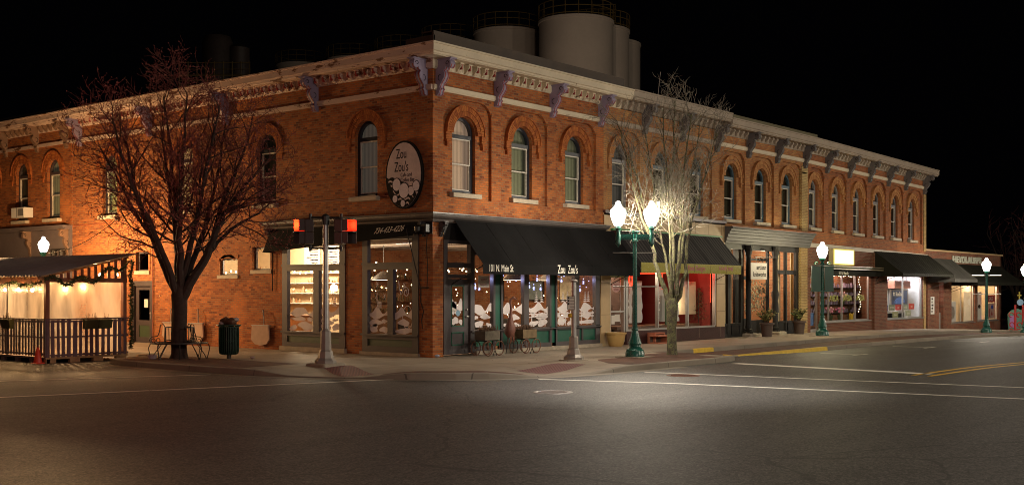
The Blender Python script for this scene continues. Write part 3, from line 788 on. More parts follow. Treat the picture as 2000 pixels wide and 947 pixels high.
def pane(T, par, a, b, c, e, d, fm, gm=GLR, fw=.06, dep=.08, name='shop_window'):
    m = MB(T)
    m.box(a-fw, a, d-dep, d, c-fw, e+fw); m.box(b, b+fw, d-dep, d, c-fw, e+fw); m.box(a, b, d-dep, d, c-fw, c); m.box(a, b, d-dep, d, e, e+fw)
    W = m.build(name, fm, par)
    m = MB(T); m.quad((a, d-dep*.6, c), (b, d-dep*.6, c), (b, d-dep*.6, e), (a, d-dep*.6, e)); m.build('glass', gm, W)
    return W
B1 = thing('brick_building', (0, 0, 0), 'two storey orange brick corner building with lilac cornice brackets and black awnings', 'building')
upper_front(B1, TR, 0.006, 8.35, (1.42, 4.1, 6.83), (.22, 2.76, 5.47, 8.13), ORANGE, VOUS, NAVY, [CUR_PINK, CUR_DIM, CUR_DIM], LILAC, (CREAM, CREAM), z_lo=4.02)
# side front
cl = (2.67, 7.25, 11.65, 16.3)
m = MB(TL); wall_arch(m, 0, 18.9, 4.45, 8.1, 0, [(c, .47, 4.62, 6.38) for c in cl])
ops = [(.53, 2.81, .02, 3.6), (3.56, 6.46, .1, 3.6), (7.04, 7.97, 2.52, 3.26), (8.74, 9.72, 2.37, 2.92), (13.56, 14.82, -.02, 2.2), (13.78, 14.6, 2.56, 3.24)]
wall_rect(m, 0, 18.9, -.3, 4.45, 0, ops, .22)
for a, b, z in ((6.95, 8.06, 3.26), (8.68, 9.78, 2.92), (13.7, 14.7, 3.24)):
    m.box(a, b, -.01, .02, z, z+.12); m.box(a, a+.1, -.01, .02, z-.7, z) if a != 8.68 else None; m.box(b-.1, b, -.01, .02, z-.7, z) if a != 8.68 else None
m.build('side_brick_wall', SIDEB, B1)
for c in cl: m = MB(TL); hood(m, c, .47, 6.38, -.01, .03, leg=.2); m.build('window_hood', VOUS, B1)
m = MB(TL); ring(m, 16.5, 2.62, .42, .56, -.01, .02, 14); ring(m, 9.23, 2.45, .52, .62, -.01, .02, 8, R(50), R(130))
m.build('brick_relieving_arch', VOUS, B1)
m = MB(TL); m.box(0, 18.9, -.05, .07, 7.5, 7.62); m.box(0, 18.9, -.05, .045, 7.47, 7.5); m.build('side_belt_course', PEEL, B1)
sidec = [(CUR_SIDE, None), (CUR_DARK, None), (CUR_OR, None), (CUR_YEL, None)]
for c, (a, b) in zip(cl, sidec): arched_window(TL, B1, c, .47, 4.62, 6.38, .0, NAVY, a)
# closed shell: roof, floor slab, party walls, back
m = MB(); m.quad((-.02, -.02, 8.2), (8.35, -.02, 8.2), (8.35, 18.9, 8.2), (-.02, 18.9, 8.2)); m.box(.3, 8.3, .3, 18.7, 3.7, 3.95); m.build('roof', ROOF, B1)
m = MB(); m.box(.3, 8.34, 18.75, 18.89, -.3, 8.15); m.build('back_wall', DARKW, B1)
m = MB(); m.box(.45, 8.3, .4, 18.7, 3.96, 4.0); m.build('upper_floor', FLOORW, B1)
fr = lambda d, z: TR(8.35+0*d, d, z)
# main street cornice in cream, side street cornice in peeling paint
m = MB(); sweep(m, CPROF, [lambda d, z: TR(9.3, d, z), lambda d, z: (-d, -d, z)]); m.build('cornice', CREAM, B1)
m = MB(); sweep(m, CPROF, [lambda d, z: (-d, -d, z), lambda d, z: TL(18.9, d, z)]); m.build('side_cornice', PEEL, B1)
m = MB(); m.box(-.45, 8.9, -.46, -.40, 8.64, 8.98); m.box(-.45, 8.9, -.42, 0, 8.94, 8.98); m.box(-.46, -.40, -.46, .6, 8.64, 8.86); m.build('parapet_flashing', ROOFD, B1)
for s in (.22, 2.76, 5.47, 8.13): bracket(B1, TR, s, 8.32, LILAC, BRRED)
for s in (.28, 4.87, 9.3, 13.7, 18.3): bracket(B1, TL, s, 8.32, LILAC, BRRED)
dentils(B1, TR, .4, 8.35, 8.09, CREAM, BRRED, skip=(.22, 2.76, 5.47, 8.13))
dentils(B1, TL, .5, 18.9, 8.09, PEEL, BRRED, skip=(.28, 4.87, 9.3, 13.7, 18.3))
# chimney
m = MB(); m.box(.4, 1.0, 18.0, 18.8, 8.2, 8.95); m.box(.35, 1.05, 17.95, 18.85, 8.95, 9.02); m.build('chimney', SIDEB, B1)
# corner pier and street-level brick
m = MB(TR); wall_rect(m, 0.0, .44, -.3, 4.1, 0, [], 0); m.build('corner_pier', ORANGE, B1)
# shop cornice wrapping the corner
SP = [(0, 3.78), (.06, 3.78), (.1, 3.82), (.12, 3.86), (.24, 3.9), (.27, 3.94), (.30, 3.945), (.31, 3.985), (.35, 4.0), (.35, 4.03), (0, 4.07)]
SCP = paint('shop_cornice_paint', (.10, .085, .08), .38, .15)
m = MB(); sweep(m, SP, [lambda d, z: TR(8.3, d, z), lambda d, z: (-d, -d, z), lambda d, z: TL(7.2, d, z)]); m.build('shop_cornice', SCP, B1)
m = MB(); m.box(-.02, 0.0-.002, -.0, 7.0, 3.45, 3.8); m.box(.44, 8.3, -.02, -.002, 3.3, 3.8); m.build('shop_fascia', BLACK, B1)
for T, s, in ((TR, .3), (TL, .3), (TL, 7.0)):
    bracket(B1, T, s, 3.8, SLATE, BLACK, .42, .1, .24, name='shop_cornice_bracket')
# ---- side display windows
def display(s0, s1, m0, m1, zb, tag_, sd):
    m = MB(TL); d = .03
    m.box(s0, s0+.25, -.1, d, zb, 3.55); m.box(s1-.25 if s1 > 3 else s1-.22, s1, -.1, d, zb, 3.55)
    a, b = s0+.25, s1-(.25 if s1 > 3 else .22)
    m.box(a, b, -.1, d, zb, .26); m.box(a, b, -.1, d, .46, .60); m.box(s0-.02, s1+.02, -.1, d+.06, .56, .61); m.box(a, b, -.1, d, 2.47, 2.67); m.box(s0-.01, s1+.01, -.1, d+.03, 2.62, 2.67); m.box(m0, m1, -.1, d, .6, 2.47); m.box(a, b, -.1, d, 3.35, 3.55)
    F = m.build('display_window', SLATEL, B1)
    m = MB(TL); m.box(a, b, -.08, -.01, .25, .47); m.build('bottom_panel', GREEND, F)
    m = MB(TL)
    for p, q, z0, z1 in ((a, m0, .6, 2.47), (m1, b, .6, 2.47), (a, b, 2.67, 3.35)): m.quad((p, -.05, z0), (q, -.05, z0), (q, -.05, z1), (p, -.05, z1))
    m.build('glass', GLR, F)
    snow(TL, F, a, m0, .61, -.046, sd, deer=False, tree=sd == 1); snow(TL, F, m1, b, .61, -.046, sd+1, deer=sd == 3)
    m = MB(TL); m.box(s0-.05, s1+.05, -.12, .1, -.2, zb+.03); m.build('stone_base', CONCW, F)
    return F
display(3.56, 6.46, 4.73, 4.98, .1, '', 1); display(.53, 2.81, 1.53, 1.76, .06, '', 3)
# painted spiral and snowflakes on the corner pane
m = MB(TL); path = [(1.2+.14*(1-u/22)*math.cos(u*.55)+.0, -.044, 1.82+.17*(1-u/22)*math.sin(u*.55)) for u in range(20)]
path = [(1.5, -.044, 2.15), (1.46, -.044, 1.9), (1.4, -.044, 1.75)]+path
m.tube([(p[0]-.12, p[1], p[2]) for p in path], .012, 4)
m.tube([(1.02+.2*math.cos(a), -.044, 1.1+.33*math.sin(a)) for a in [i*math.pi/12 for i in range(25)]], .008, 4)
for s, z in ((2.25, 2.05), (1.95, 1.7), (1.15, 2.0)):
    for k in range(3):
        a = k*math.pi/3; m.tube([(s-.07*math.cos(a), -.044, z-.09*math.sin(a)), (s+.07*math.cos(a), -.044, z+.09*math.sin(a))], .007, 4)
m.build('painted_ornament', SNOW, B1)
# small openings of the side wall
for a, b, c, e, nm in ((7.04, 7.97, 2.52, 3.26, 'w'), (8.74, 9.72, 2.37, 2.92, 'w'), (13.78, 14.6, 2.56, 3.24, 'w')):
    W = pane(TL, B1, a+.07, b-.07, c+.05, e-.06, -.1, SLATEL, GLR, .07, .06, 'small_window')
    m = MB(TL); m.box(a-.06, b+.06, -.15, .05, c-.12, c); m.build('sill', STONE, W)
m = MB(TL); m.box(13.56, 13.66, -.16, .02, 0, 2.2); m.box(14.72, 14.82, -.16, .02, 0, 2.2); m.box(13.66, 14.72, -.16, .02, 2.02, 2.2); m.build('door_frame', SLATEL, B1)
m = MB(TL); a, b = 13.66, 14.72
for q in ((a, a+.2, 0, 2.02), (b-.2, b, 0, 2.02), (a+.2, b-.2, 0, .2), (a+.2, b-.2, .62, .8), (a+.2, b-.2, 1.88, 2.02)): m.box(q[0], q[1], -.12, -.07, q[2], q[3])
DR = m.build('side_door', SLATEL, B1)
m = MB(TL); m.box(a+.2, b-.2, -.11, -.09, .2, .62); m.build('lower_panel', GREEND, DR)
m = MB(TL); m.quad((a+.2, -.1, .8), (b-.2, -.1, .8), (b-.2, -.1, 1.88), (a+.2, -.1, 1.88)); m.build('glass', GLR, DR)
m = MB(TL); m.box(a+.07, a+.1, -.07, -.03, .85, 1.1); m.ball((a+.085, -.03, 1.05), .03); m.build('handle', STEEL, DR)
m = MB(TL); m.box(13.98, 14.22, -.09, -.088, 1.25, 1.55); m.build('notice', PAPER, DR)
# ---- main street shopfront of the cafe
m = MB(TR); d = .02
def fx(a, b, c, e, dd=0): m.box(a, b, -.12, d+dd, c, e)
for a, b in ((.44, .60), (1.58, 1.76), (2.61, 3.06), (4.07, 4.3), (5.36, 5.76), (6.70, 6.95), (7.88, 8.12)):
    if a in (2.61, 5.36):
        fx(a, a+.09, .06, 3.3); fx(b-.09, b, .06, 3.3)
    else: fx(a, b, .06, 3.3)
fx(.60, 1.58, 2.22, 2.32); fx(.60, 1.58, 2.52, 2.66, .02); fx(.60, 1.58, 3.2, 3.3)
for a, b in ((1.76, 2.70), (2.97, 5.45), (5.67, 8.12)):
    fx(a, b, .62, .72); fx(a, b, .10, .24, .004); fx(a, b, 2.9, 3.3, .002)
fx(1.6, 8.14, .66, .70, .05)
for a in (2.66, 2.97, 4.16, 5.40, 5.67, 7.1): fx(a, a+.06, .22, .64, .006)
SF = m.build('shopfront', SLATE, B1)
m = MB(TR)
m.box(2.7, 2.97, -.1, -.02, .7, 2.92); m.box(5.45, 5.67, -.1, -.02, .7, 2.92); m.box(1.76, 8.1, -.1, -.03, .22, .64)
m.build('green_panel', GREEN, SF)
for a, b in ((1.76, 2.61), (3.06, 4.07), (4.3, 5.36), (5.76, 6.70), (6.95, 7.88)): m = MB(TR); m.quad((a, -.06, .72), (b, -.06, .72), (b, -.06, 2.9), (a, -.06, 2.9)); m.build('window_pane', GLR, SF)
m = MB(TR); m.quad((.6, -.06, 2.66), (1.58, -.06, 2.66), (1.58, -.06, 3.2), (.6, -.06, 3.2)); m.quad((.6, -.06, 2.32), (1.58, -.06, 2.32), (1.58, -.06, 2.52), (.6, -.06, 2.52))
m.build('glass', GLR, SF)
for i, (a, b) in enumerate(((1.76, 2.61), (3.06, 4.07), (4.3, 5.36), (5.76, 6.70), (6.95, 7.88))):
    snow(TR, SF, a, b, .72, -.056, 20+i, fence=i in (2, 3, 4), tree=i in (2, 3, 4))
m = MB(TR); m.box(1.75, 8.14, -.12, .1, -.1, .11); m.build('stone_base', CONCW, SF)
m = MB(TR); a, b = .62, 1.56
for q in ((a, a+.2, .05, 2.2), (b-.2, b, .05, 2.2), (a+.2, b-.2, .05, .3), (a+.2, b-.2, .68, .84), (a+.2, b-.2, 2.02, 2.2)): m.box(q[0], q[1], -.1, -.045, q[2], q[3])
DR = m.build('cafe_door', SLATE, B1)
m = MB(TR); m.box(a+.2, b-.2, -.09, -.07, .3, .68)
for z0, z1 in ((.3, .68), (.84, 2.02)):
    for q in ((a+.2, a+.225, z0, z1), (b-.225, b-.2, z0, z1), (a+.2, b-.2, z0, z0+.03), (a+.2, b-.2, z1-.03, z1)): m.box(q[0], q[1], -.06, -.035, q[2], q[3])
m.build('green_moulding', GREEN, DR)
m = MB(TR); m.box(a+.22, b-.22, -.068, -.06, .32, .66); m.build('lower_panel', SLATE, DR)
m = MB(TR); m.quad((a+.2, -.08, .84), (b-.2, -.08, .84), (b-.2, -.08, 2.02), (a+.2, -.08, 2.02)); m.build('glass', GLR, DR)
snow(TR, DR, a+.22, b-.22, .86, -.076, 77)
m = MB(TR); m.ball((b-.09, -.02, 1.12), .035); m.ball((b-.09, -.02, 1.32), .03); m.box(b-.13, b-.02, -.045, .0, 1.105, 1.135); m.build('handle', STEEL, DR)
m = MB(TR); m.box(a+.23, a+.45, -.074, -.072, 1.28, 1.55); m.box(2.0, 2.5, -.054, -.052, 1.95, 2.3); m.build('notice', PAPER, DR)
m = MB(TR); m.lathe([(.09, 0), (.09, .004)], (0, 0, 0), 16); m.v = [TR(a+.52+v[0], -.075+v[2], 1.22-v[1]*-1) for v in [(p[0], p[1], p[2]) for p in m.v]]; m.build('round_sticker', paint('blue_sticker', (.2, .33, .45)), DR)
for s, tx in ((2.25, 'SILENT'), (2.25, 'NIGHTS')):
    text(tx, .1, TR, s, 2.15 if tx == 'SILENT' else 2.0, -.051, BRRED, DR, 'notice_lettering', .9, .001, 'CENTER')
# ---- awnings of the cafe
def awning(par, T, s0, s1, zt, zf, out, mat, val, dt=.02, ends=True, name='awning', seams=4, thick=.012, valmat=None, scal=False):
    m = MB(T); n = 48; k = 8
    for i in range(n+1):
        s = lerp(s0, s1, i/n)
        for j in range(k+1):
            t = j/k; sag = -.035*math.sin(math.pi*t)*(1-.8*abs(math.cos(math.pi*seams*i/n)))+(.012*math.sin(s*5.3+t*4)+.009*math.sin(s*11+t*9))*math.sin(math.pi*t)
            m.v.append(T(s, lerp(dt, out, t), lerp(zt, zf, t)+sag))
    m.f += [(i*(k+1)+j, (i+1)*(k+1)+j, (i+1)*(k+1)+j+1, i*(k+1)+j+1) for i in range(n) for j in range(k)]
    if valmat is None: m.box(s0, s1, out-thick, out, zf-val, zf+.006)
    if ends:
        for s in (s0, s1): m.add([(s, dt, zt), (s, out-.002, zf), (s, out-.002, zf-val), (s, dt, zf-val)] if ends == 2 else [(s, dt, zt), (s, out-.002, zf), (s, out-.002, zf-val), (s, out-.25, zf-val), (s, dt, zf+.1)], [(0, 1, 2, 3) if ends == 2 else (0, 1, 2, 3, 4)])
    A = m.build(name, mat, par, True)
    if valmat:
        m = MB(T); m.box(s0, s1, out-thick, out+.002, zf-val, zf+.006)
        if scal:
            q = int((s1-s0)/.2)
            for i in range(q):
                a = lerp(s0, s1, i/q); b = lerp(s0, s1, (i+1)/q); m.ext([(a, zf-val+.002), ((a+b)/2-.06, zf-val-.035), ((a+b)/2+.06, zf-val-.035), (b, zf-val+.002)], out-thick, out)
        m.build('valance', valmat, A)
    m = MB(T)
    for i in range(seams+1):
        s = lerp(s0+.012, s1-.012, i/seams); m.tube([(s, dt, zt+.004), (s, out, zf+.006), (s, out+.004, zf-val)], .006, 4)
    for s in (s0+.03, s1-.03): m.tube([(s, 0, zf-.55), (s, out-.04, zf-.04)], .014, 5)
    m.tube([(s0, out-.03, zf-.02), (s1, out-.03, zf-.02)], .016, 5)
    m.build('awning_frame', mat if mat is not AWN else BLACK, A)
    return A
A1 = awning(B1, TR, .77, 8.75, 3.86, 2.60, 1.2, AWN, .27, .12, 0, seams=6)
LET = paint('cream_lettering', (.85, .80, .70), .6, .05)
text('101 N. Main St.', .29, TR, 1.0, 2.40, 1.203, LET, A1, sx=.62, ext=.002)
text('Zou  Zou\'s', .36, TR, 4.2, 2.385, 1.203, LET, A1, sx=.63, ext=.002)
# the flat side awning hangs lower at its far end
m = MB(TL); n = 16
def sab(s): return lerp(3.40, 3.06, (s-.4)/6.5)
for i in range(n+1):
    s = lerp(.4, 6.95, i/n)
    for j in range(6):
        t = j/5; m.v.append(TL(s, .05+.35*t+.012*math.sin(i*2.1+j), lerp(3.84, sab(s), t)))
m.f += [(i*6+j, (i+1)*6+j, (i+1)*6+j+1, i*6+j+1) for i in range(n) for j in range(5)]
m.add([(6.95, .05, 3.84), (6.95, .4, sab(6.95)), (6.95, .0, sab(6.95))], [(0, 1, 2)])
A2 = m.build('side_awning', AWN, B1, True)
TT = lambda s, d, z: TL(s, d+.05+.35*(3.84-z)/(3.84-sab(s))+.004+.02, z+(.045*(1.9-s)))
text('734-433-4226', .25, TT, 2.06, 3.50, 0, LET, A2, sx=.86, ext=.002, flip=True)
text('Zou Zou\'s', .30, TT, 4.75, 3.40, 0, LET, A2, sx=.64, ext=.002, flip=True)
m = MB(TL); m.tube([(.62, .42, 3.6), (.4, .06, 1.9), (.42, .05, 1.55), (.3, .05, 1.3), (.38, .05, 1.05), (.36, .04, .8)], .016, 5); m.tube([(.1, .04, 1.95), (.45, .08, 1.95)], .02, 5); m.tube([(6.9, .06, 3.1), (6.9, .05, 1.85)], .018, 5); m.tube([(.16, .05, 3.6), (.2, .04, 3.1), (.16, .04, 2.6), (.18, .04, 1.9)], .012, 5)
m.build('awning_arm', IRON, B1)
m = MB(TL); m.cbox(.06, .26, .02, .22, 3.5, 3.72); m.lathe([(.05, 0), (.085, .03), (.09, .14), (.07, .16)], (.3, .3, 3.5), 12); m.build('wall_speaker', IRON, B1)
# conduits on the side wall
m = MB(TL); m.tube([(18.8, .03, 4.33), (15.4, .03, 4.36), (13.54, .03, 4.38), (7.1, .03, 4.55), (.4, .03, 4.62)], .016, 5); m.tube([(13.5, .04, 4.37), (13.5, .04, .05)], .022, 6); m.build('conduit', paint('brick_red_conduit', (.3, .09, .05)), B1)
m = MB(TL); m.cbox(2.95, 3.0, .02, .1, 4.5, 4.6); m.cbox(15.62, 15.82, .02, .12, 4.42, 4.5); m.tube([(2.1, .18, 4.64), (3.15, .18, 4.60)], .018, 5); m.build('junction_box', STEEL, B1)
# interior of the cafe
m = MB(); m.quad((.1, .1, .03), (8.3, .1, .03), (8.3, 18.7, .03), (.1, 18.7, .03)); m.build('cafe_floor', FLOORW, B1)
m = MB(); m.box(8.2, 8.34, .1, 12, 0, 3.7); m.build('party_wall', INB, B1)
m = MB(); m.box(3.4, 3.5, 6.3, 12.5, 0, 3.7); m.box(.25, 3.4, 12.4, 12.5, 0, 3.7); m.build('kitchen_wall', WARMW, B1)
m = MB(); m.box(3.5, 8.2, 7.6, 7.7, 0, 3.7); m.build('rear_brick_wall', INB, B1)
m = MB(); m.quad((.1, .1, 3.69), (8.3, .1, 3.69), (8.3, 18.7, 3.69), (.1, 18.7, 3.69)); m.build('cafe_ceiling', WARMW, B1)
m = MB()
for x in (1.0, 3.0, 5.0, 7.0): m.tube([(x, .3, 3.35), (x, 7.4, 3.35)], .09, 10)
m.build('ceiling_duct', STEEL, B1)
m = MB(); m.box(.8, 2.0, 6.2, 6.34, 3.3, 3.38); m.box(1.0, 2.6, 9.0, 9.15, 3.3, 3.38); m.box(1.2, 1.35, 1.6, 2.8, 3.28, 3.35); m.build('ceiling_lamp', TUBE, B1)
light('cafe_kitchen_light', (1.7, 8.2, 3.1), 600, (1, .78, .50), .25); light('cafe_kitchen_light', (1.6, 5.2, 3.0), 90, (1, .80, .54), .25)
light('cafe_room_light', (3.6, 2.6, 3.1), 70, (1, .62, .34), .2); light('cafe_room_light', (6.4, 3.4, 3.0), 52, (1, .60, .32), .2)
# cafe furniture seen through the panes
T_ = thing('serving_counter', (1.9, 8.4, .03), 'long serving counter with pale front inside the cafe, behind the left side window', 'counter')
m = MB(); m.cbox(1.3, 2.1, 6.6, 11.2, .03, 1.0); m.build('counter_body', WARMW, T_); m = MB(); m.cbox(1.2, 2.2, 6.5, 11.3, 1.0, 1.06); m.build('counter_top', FLOORW, T_)
T_ = thing('wall_shelf', (3.2, 8.8, 1.2), 'white wall shelves of cups and bottles behind the cafe counter', 'shelf')
m = MB()
for z in (1.4, 1.75, 2.1, 2.45): m.box(3.12, 3.4, 6.6, 11.8, z, z+.03)
m.build('shelf_board', WHITE, T_)
m = MB(); r_ = random.Random(3)
for z in (1.43, 1.78, 2.13, 2.48):
    y = 6.7
    while y < 11.7:
        if r_.random() < .3: y += .25; continue
        h = r_.uniform(.06, .26); m.lathe([(.035, 0), (.04, h*.7), (.015, h*.85), (.015, h)], (3.25, y, z), 6); y += r_.uniform(.1, .22)
m.build('bottles_and_cups', island('bottle_colours', (.35, .14, .05), (.7, .6, .4), .3), T_)
T_ = thing('menu_board', (3.36, 7.1, 2.5), 'pale framed menu boards high on the cafe wall', 'menu board'); m = MB()
for y in (6.5, 7.5, 8.5): m.box(3.33, 3.38, y, y+.85, 2.75, 3.4)
m.build('board', PAPER, T_); m = MB()
for y in (6.5, 7.5, 8.5):
    for k in range(6): m.box(3.32, 3.331, y+.1, y+.1+r_.uniform(.4, .65), 2.82+k*.09, 2.85+k*.09)
m.build('menu_lines', INK, T_)
for i, (x, y) in enumerate(((2.2, 2.6), (4.3, 1.6), (6.5, 2.0), (4.9, 4.4))):
    T_ = thing('cafe_table', (x, y, .03), ('small round cafe table behind the corner display window', 'small round cafe table nearest the cafe door panes', 'small round cafe table behind the rightmost cafe panes', 'small round cafe table deepest inside the cafe')[i], 'table', 'round tables inside the cafe')
    m = MB(); m.lathe([(.36, 0), (.36, .03)], (x, y, .74), 18); m.build('table_top', FLOORW, T_); m = MB(); m.lathe([(.2, 0), (.03, .04), (.03, .71)], (x, y, .03), 10); m.build('pedestal', IRON, T_)
    for sg in (-1, 1):
        cx = x+sg*.55; Cc = thing('cafe_chair', (cx, y, .03), ['chair on the left of the table behind the corner display window', 'chair on the right of the table behind the corner display window', 'chair on the left of the table by the cafe door', 'chair on the right of the table by the cafe door', 'chair on the left of the table behind the rightmost cafe panes', 'chair on the right of the table behind the rightmost cafe panes', 'chair on the left of the deepest cafe table', 'chair on the right of the deepest cafe table'][i*2+(sg > 0)], 'chair', 'dark chairs around the cafe tables')
        m = MB(); m.cbox(cx-.2, cx+.2, y-.2, y+.2, .45, .49); m.build('seat', IRON, Cc)
        m = MB(); m.cbox(cx+sg*.17, cx+sg*.2, y-.19, y+.19, .6, .95); m.build('backrest', IRON, Cc)
        for ax in (-1, 1):
            for ay in (-1, 1): m = MB(); m.bar((cx+ax*.18, y+ay*.18, .03), (cx+ax*.17, y+ay*.17, .46), .03); m.build('leg', IRON, Cc)
for i, (y, w_, h_, lab) in enumerate(((1.0, .7, .9, 'framed picture nearest the panes on the cafe party wall'), (2.4, .9, .7, 'wide framed picture in the middle of the cafe party wall'), (4.2, .6, .9, 'framed picture deepest along the cafe party wall'))):
    T_ = thing('framed_picture', (8.15, y, 1.5), lab, 'picture', 'pictures on the cafe party wall')
    m = MB(); m.cbox(8.14, 8.19, y, y+w_, 1.5, 1.5+h_); m.build('frame', IRON, T_); m = MB(); m.box(8.13, 8.14, y+.05, y+w_-.05, 1.55, 1.45+h_); m.build('print', paint('picture_print_%d' % i, ((.45, .38, .25), (.2, .28, .3), (.5, .3, .15))[i], .6, .6, 4), T_)
T_ = thing('bar_cabinet', (5.8, 7.4, .03), 'wide dark cabinet of glasses at the back of the cafe room', 'cabinet')
m = MB(); m.box(3.7, 7.9, 7.2, 7.58, .03, 1.0); m.box(3.7, 7.9, 7.2, 7.25, 1.0, 1.05); m.build('cabinet_base', FLOORW, T_)
for z in (1.45, 1.85, 2.25): m = MB(); m.box(3.8, 7.8, 7.3, 7.58, z, z+.03); m.build('shelf', FLOORW, T_)
m = MB(); r_ = random.Random(31)
for z in (1.08, 1.48, 1.88, 2.28):
    x = 3.9
    while x < 7.7: h = r_.uniform(.1, .28); m.lathe([(.035, 0), (.04, h*.7), (.015, h*.85), (.015, h)], (x, 7.42, z), 6); x += r_.uniform(.1, .2)
m.build('glassware', island('glassware_colours', (.05, .06, .04), (.25, .16, .08), .25), T_)
m = MB(); m.box(4.2, 7.4, 7.5, 7.55, 2.7, 2.75); m.build('cornice_board', FLOORW, T_)
# hanging blue-white window lights, and warm strings further in
T_ = thing('window_fairy_lights', (5, .2, 2.9), 'blue white snowflake lights hanging inside the cafe panes under the black awning', 'fairy lights')
m = MB(TR); wm = MB(TR); r_ = random.Random(9)
for a, b in ((1.76, 2.61), (3.06, 4.07), (4.3, 5.36), (5.76, 6.70), (6.95, 7.88)):
    s = a+.08
    while s < b-.05:
        dz = r_.uniform(.05, .75); wm.tube([(s, -.16, 2.9), (s, -.16, 2.75-dz)], .004, 3); m.ball((s, -.16, 2.72-dz), .017, 5, 4)
        if r_.random() < .25:
            for k in range(3): aa = k*math.pi/3; m.bar((s-.06*math.cos(aa), -.16, 2.6-dz-.06*math.sin(aa)), (s+.06*math.cos(aa), -.16, 2.6-dz+.06*math.sin(aa)), .011)
        s += r_.uniform(.13, .24)
wm.build('wire', IRON, T_); m.build('led', emit('blue_white_led', (.42, .47, 1), 3.2), T_)
light('window_led_light', (2.45, .22, 2.2), 5, (.45, .5, 1), .05); light('window_led_light', (3.9, .22, 2.2), 5, (.45, .5, 1), .05); light('window_led_light', (5.2, .22, 2.2), 5, (.45, .5, 1), .05); light('window_led_light', (7.7, .22, 2.2), 4, (.45, .5, 1), .05)
T_ = thing('indoor_string_lights', (4, 4, 2.6), 'warm bulbs strung across the cafe ceiling, with loose added dots of light below', 'string lights')
m = MB(); wm = MB()
for k in range(5):
    P = [(lerp(.6, 8.0, t/26), 1.2+k*1.25+.5*math.sin(t*.4+k), 2.75-.2*abs(math.sin(t*.45))) for t in range(27)]
    wm.tube(P, .006, 3)
    for p in P[::2]: m.ball((p[0], p[1], p[2]-.05), .028, 6, 4)
P = [(1.2, lerp(6.2, 11.8, t/20), 2.55-.12*abs(math.sin(t*.6))) for t in range(21)]; wm.tube(P, .006, 3)
for p in P: m.ball(p, .035, 6, 4)
r_ = random.Random(44)
for k in range(70): m.ball((r_.uniform(2.5, 8.0), r_.uniform(1.0, 7.0), r_.uniform(1.0, 2.6)), r_.uniform(.012, .022), 5, 4)  # loose glowing dots on no string, added for blurred light spots behind the panes
wm.build('wire', IRON, T_); m.build('bulb', TUBEW, T_)
for i, (x, y) in enumerate(((5.2, 1.3), (7.3, 1.5), (2.3, 4.3), (6.0, 5.2))):
    T_ = thing('pendant_lamp', (x, y, 2.2), ['wide pendant lamp behind the middle cafe panes', 'large pendant lamp glowing behind the rightmost cafe pane', 'pendant lamp above the cafe room behind the side windows', 'pendant lamp deep inside the cafe'][i], 'lamp', 'pendant lamps in the cafe')
    m = MB(); m.lathe([(.03, .28), (.12, .24), (.42, .02), (.43, 0), (.40, .01), (.1, .2)], (x, y, 2.2), 20); m.build('lamp_shade', SLATE if i != 1 else WHITE, T_, True)
    m = MB(); m.tube([(x, y, 2.45), (x, y, 3.3)], .008, 4); m.build('cord', IRON, T_)
    m = MB(); m.lathe([(.36, .02), (.36, .03)], (x, y, 2.18), 18); m.build('diffuser', TUBEW, T_)
# ------------------------------------------------------------------ oval sign
def oval(c, z, rx, rz, n=40): return [(c+rx*math.cos(2*math.pi*i/n), z+rz*math.sin(2*math.pi*i/n)) for i in range(n)]
SG = thing('oval_sign', (-.05, 1.03, 4.19), 'tall oval cafe sign with black border, waves and circles on the brick corner', 'sign')
c, z = 1.03, 5.15
m = MB(TL); m.ext(oval(c, z, .73, .97), .03, .1); m.build('sign_border', INK, SG)
GPAL = paint('grey_pink_sign_paint', (.56, .45, .45), .6, .18, 3); CPAL = paint('lilac_sign_paint', (.68, .60, .66), .6, .08)
m = MB(TL); m.ext(oval(c, z, .675, .915), .1, .108); m.build('sign_face', GPAL, SG)
def inside(p): return ((p[0]-c)/.675)**2+((p[1]-z)/.915)**2 < 1
# black lower field and light waves, clipped to the oval
low = []
for i in range(41):
    t = i/40; s = c+.675-1.35*t; zz = z-.19-.52*(1-abs(0)) if False else z+.0
for (rng, zoff, mt, dd) in ((0, 0, INK, .111),):
    pts = []
    for i in range(31):
        a = R(180)+R(-18)+(R(216))*i/30     # lower arc
        pts.append((c+.672*math.cos(a), z+.91*math.sin(a)))
    # a runs from left(-s) to right; close over the top with a falling wavy line
    m = MB(TL); s_r, s_l = pts[-1], pts[0]
    topl = [(lerp(s_r[0], s_l[0], k/12), lerp(z-.05, z-.72, k/12)+.03*math.sin(k*1.4)) for k in range(13)]
    topl = [(x, max(zz, z-.91*math.sqrt(max(0, 1-((x-c)/.672)**2))+.01)) for x, zz in topl]
    arc = [(c+.672*math.cos(a), z+.91*math.sin(a)) for a in [R(360)+R(-3)-(R(177-40))*i/30 for i in range(31)]]
    m.ext(arc+[(lerp(arc[-1][0], arc[0][0], k/14), lerp(arc[-1][1], arc[0][1], k/14)+.05*math.sin(k*1.25)+.10*math.sin(math.pi*k/14)) for k in range(1, 14)], .108, .112); m.build('dark_waves', INK, SG)
m = MB(TL)
for j in range(4):
    pts = []
    for k in range(15):
        x = c+.60-.09*j-(1.0-.1*j)*k/14; zz = z-.17-.15*j-.30*k/14+.045*math.sin(k*1.1+j)
        if inside((x, zz-.03)) and inside((x, zz+.03)): pts.append((x, zz))
    for p, q in zip(pts, pts[1:]): m.add([(p[0], .1125, p[1]-.028), (q[0], .1125, q[1]-.028), (q[0], .1125, q[1]+.022), (p[0], .1125, p[1]+.022)], [(0, 1, 2, 3)])
m.build('light_waves', GPAL, SG)
m = MB(TL); m2 = MB(TL)
